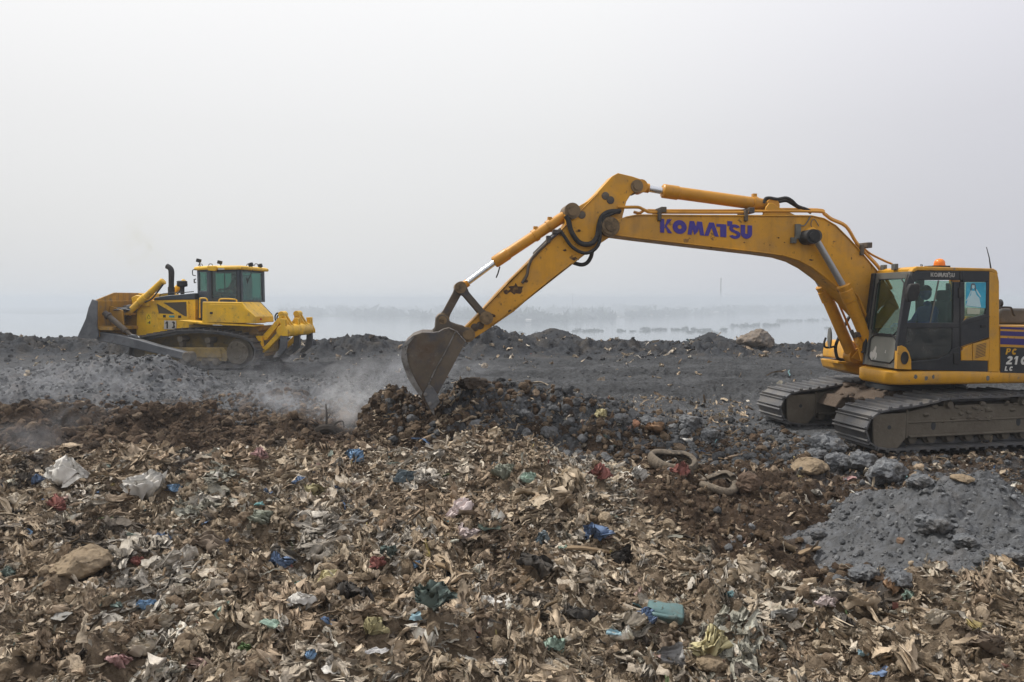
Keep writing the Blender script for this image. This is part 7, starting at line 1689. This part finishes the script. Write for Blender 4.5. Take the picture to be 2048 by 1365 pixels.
# lilac cast to the right
mx = N(nt, 'ShaderNodeMapRange'); nt.links.new(sx.outputs[0], mx.inputs[0]); mx.inputs[1].default_value = .1; mx.inputs[2].default_value = .6; mx.inputs[4].default_value = 1
c2 = mixc(nt, mx.outputs[0], c1, mixc(nt, 1.0, c1, (.955, .945, 1.0), 'MULTIPLY'))
sc10 = N(nt, 'ShaderNodeVectorMath', operation='SCALE'); nt.links.new(c2, sc10.inputs[0]); sc10.inputs[3].default_value = 9.2
c3 = mixc(nt, .92, sky.outputs[0], sc10.outputs[0])
nt.links.new(c3, bg.inputs[0]); bg.inputs[1].default_value = .1
sl_ = bpy.data.lights.new('sun', 'SUN'); sl_.energy = 2.7; sl_.angle = R(6); sl_.color = (1.0, .965, .91)
so = bpy.data.objects.new('sun', sl_); COL.objects.link(so); so.rotation_euler = (-sd_).to_track_quat('-Z', 'Y').to_euler(); so.location = (0, 0, 60)
# haze: one closed box of air round everything
hb_ = MB().box((0, 0, (-26.2 + 8.5) / 2), (6000, 6000, 26.2 + 8.5))
hm, hnt, hnd, hlk = nodes_of('haze_air')
ho_ = N(hnt, 'ShaderNodeOutputMaterial'); pv_ = N(hnt, 'ShaderNodeVolumePrincipled'); hlk.new(pv_.outputs[0], ho_.inputs['Volume'])
pv_.inputs['Color'].default_value = (.64, .685, .74, 1); pv_.inputs['Density'].default_value = .00145; pv_.inputs['Anisotropy'].default_value = .2
hz_ = hb_.build('haze', hm); tag(hz_, 'pale haze over the lagoon and the landfill', kind='stuff')
# smoke from the smouldering ground
def smoke(px, py, y, size, dens, seed, label, col=(.80, .82, .86), lean=0.0):
    x, z = at_y(px, py, y)
    m, nt, nd, lk = nodes_of('smoke_wisp')
    out = N(nt, 'ShaderNodeOutputMaterial'); pv = N(nt, 'ShaderNodeVolumePrincipled'); lk.new(pv.outputs[0], out.inputs['Volume'])
    pv.inputs['Color'].default_value = (*col, 1); pv.inputs['Anisotropy'].default_value = .1
    tc = N(nt, 'ShaderNodeTexCoord'); mp = N(nt, 'ShaderNodeMapping'); mp.inputs['Location'].default_value = (seed * 3.7, seed * 1.3, 0)
    mp.inputs['Scale'].default_value = (size[0] * .55, size[1] * .55, size[2] * .42); lk.new(tc.outputs['Object'], mp.inputs[0])
    n = N(nt, 'ShaderNodeTexNoise'); n.inputs['Scale'].default_value = 2.6; n.inputs['Detail'].default_value = 6; n.inputs['Roughness'].default_value = .6; n.inputs['Distortion'].default_value = 1.3; lk.new(mp.outputs[0], n.inputs['Vector'])
    a = N(nt, 'ShaderNodeMapRange'); lk.new(n.outputs[0], a.inputs[0]); a.inputs[1].default_value = .45; a.inputs[2].default_value = .74
    ln = N(nt, 'ShaderNodeVectorMath', operation='LENGTH'); lk.new(tc.outputs['Object'], ln.inputs[0])
    b = N(nt, 'ShaderNodeMapRange'); b.interpolation_type = 'SMOOTHSTEP'; lk.new(ln.outputs['Value'], b.inputs[0]); b.inputs[1].default_value = 1.0; b.inputs[2].default_value = 0.0
    mu = N(nt, 'ShaderNodeMath', operation='MULTIPLY'); lk.new(a.outputs[0], mu.inputs[0]); lk.new(b.outputs[0], mu.inputs[1])
    m2 = N(nt, 'ShaderNodeMath', operation='MULTIPLY'); lk.new(mu.outputs[0], m2.inputs[0]); m2.inputs[1].default_value = dens; lk.new(m2.outputs[0], pv.inputs['Density'])
    bm = bmesh.new(); bmesh.ops.create_icosphere(bm, subdivisions=3, radius=1); me = bpy.data.meshes.new('smoke'); bm.to_mesh(me); bm.free(); me.materials.append(m)
    o = bpy.data.objects.new('smoke', me); COL.objects.link(o); o.location = (x, y, z); o.scale = size; o.rotation_euler = (0, lean, 0)
    tag(o, label, kind='stuff'); return o
smoke(712, 830, 13.9, (1.25, .8, 1.45), 1.9, 1, 'smoke and dust rising at the left end of the dug heap', (.88, .88, .89), .45)
smoke(555, 845, 15.2, (1.5, .9, 1.2), 2.2, 2, 'pale smoke drifting between the brown soil mounds', lean=.5)
smoke(740, 790, 15.6, (1.8, .8, .9), 1.6, 3, 'thin smoke behind the bucket')
smoke(470, 735, 20.6, (4.6, .7, .6), 1.0, 4, 'dust hanging round the bulldozer tracks')
smoke(30, 905, 11.8, (1.6, .8, .7), .8, 5, 'smoke seeping up at the left edge of the litter', lean=-.3)
smoke(60, 765, 16.4, (4.4, 1.2, .9), .55, 6, 'thin smoke over the left ash mound')
smoke(520, 790, 16.4, (3.6, .8, .7), .6, 7, 'thin smoke over the ash between the mounds')
smoke(830, 745, 20.0, (3.6, 1.5, 1.0), .9, 8, 'thin smoke beyond the bucket')
smoke(190, 865, 14.0, (1.6, .8, .7), 1.3, 9, 'wisp of smoke over the brown soil at left', lean=.4)
smoke(280, 500, 23.2, (1.2, .7, 1.4), 1.1, 10, 'faint yellowish exhaust fume above the bulldozer', (.70, .70, .56), -.5)

# ------------------------------------------------------------------ render settings
S.view_settings.view_transform = 'Standard'; S.view_settings.look = 'None'; S.view_settings.exposure = 0.42; S.view_settings.gamma = 1.0; S.view_settings.use_curve_mapping = False
S.render.engine = 'CYCLES'
c = S.cycles
c.use_denoising = True; c.denoiser = 'OPENIMAGEDENOISE'; c.use_adaptive_sampling = True; c.adaptive_threshold = .015
c.max_bounces = 8; c.diffuse_bounces = 3; c.glossy_bounces = 3; c.transmission_bounces = 6; c.transparent_max_bounces = 12; c.volume_bounces = 1
c.volume_step_rate = 2.0; c.volume_max_steps = 128; c.sample_clamp_indirect = 6
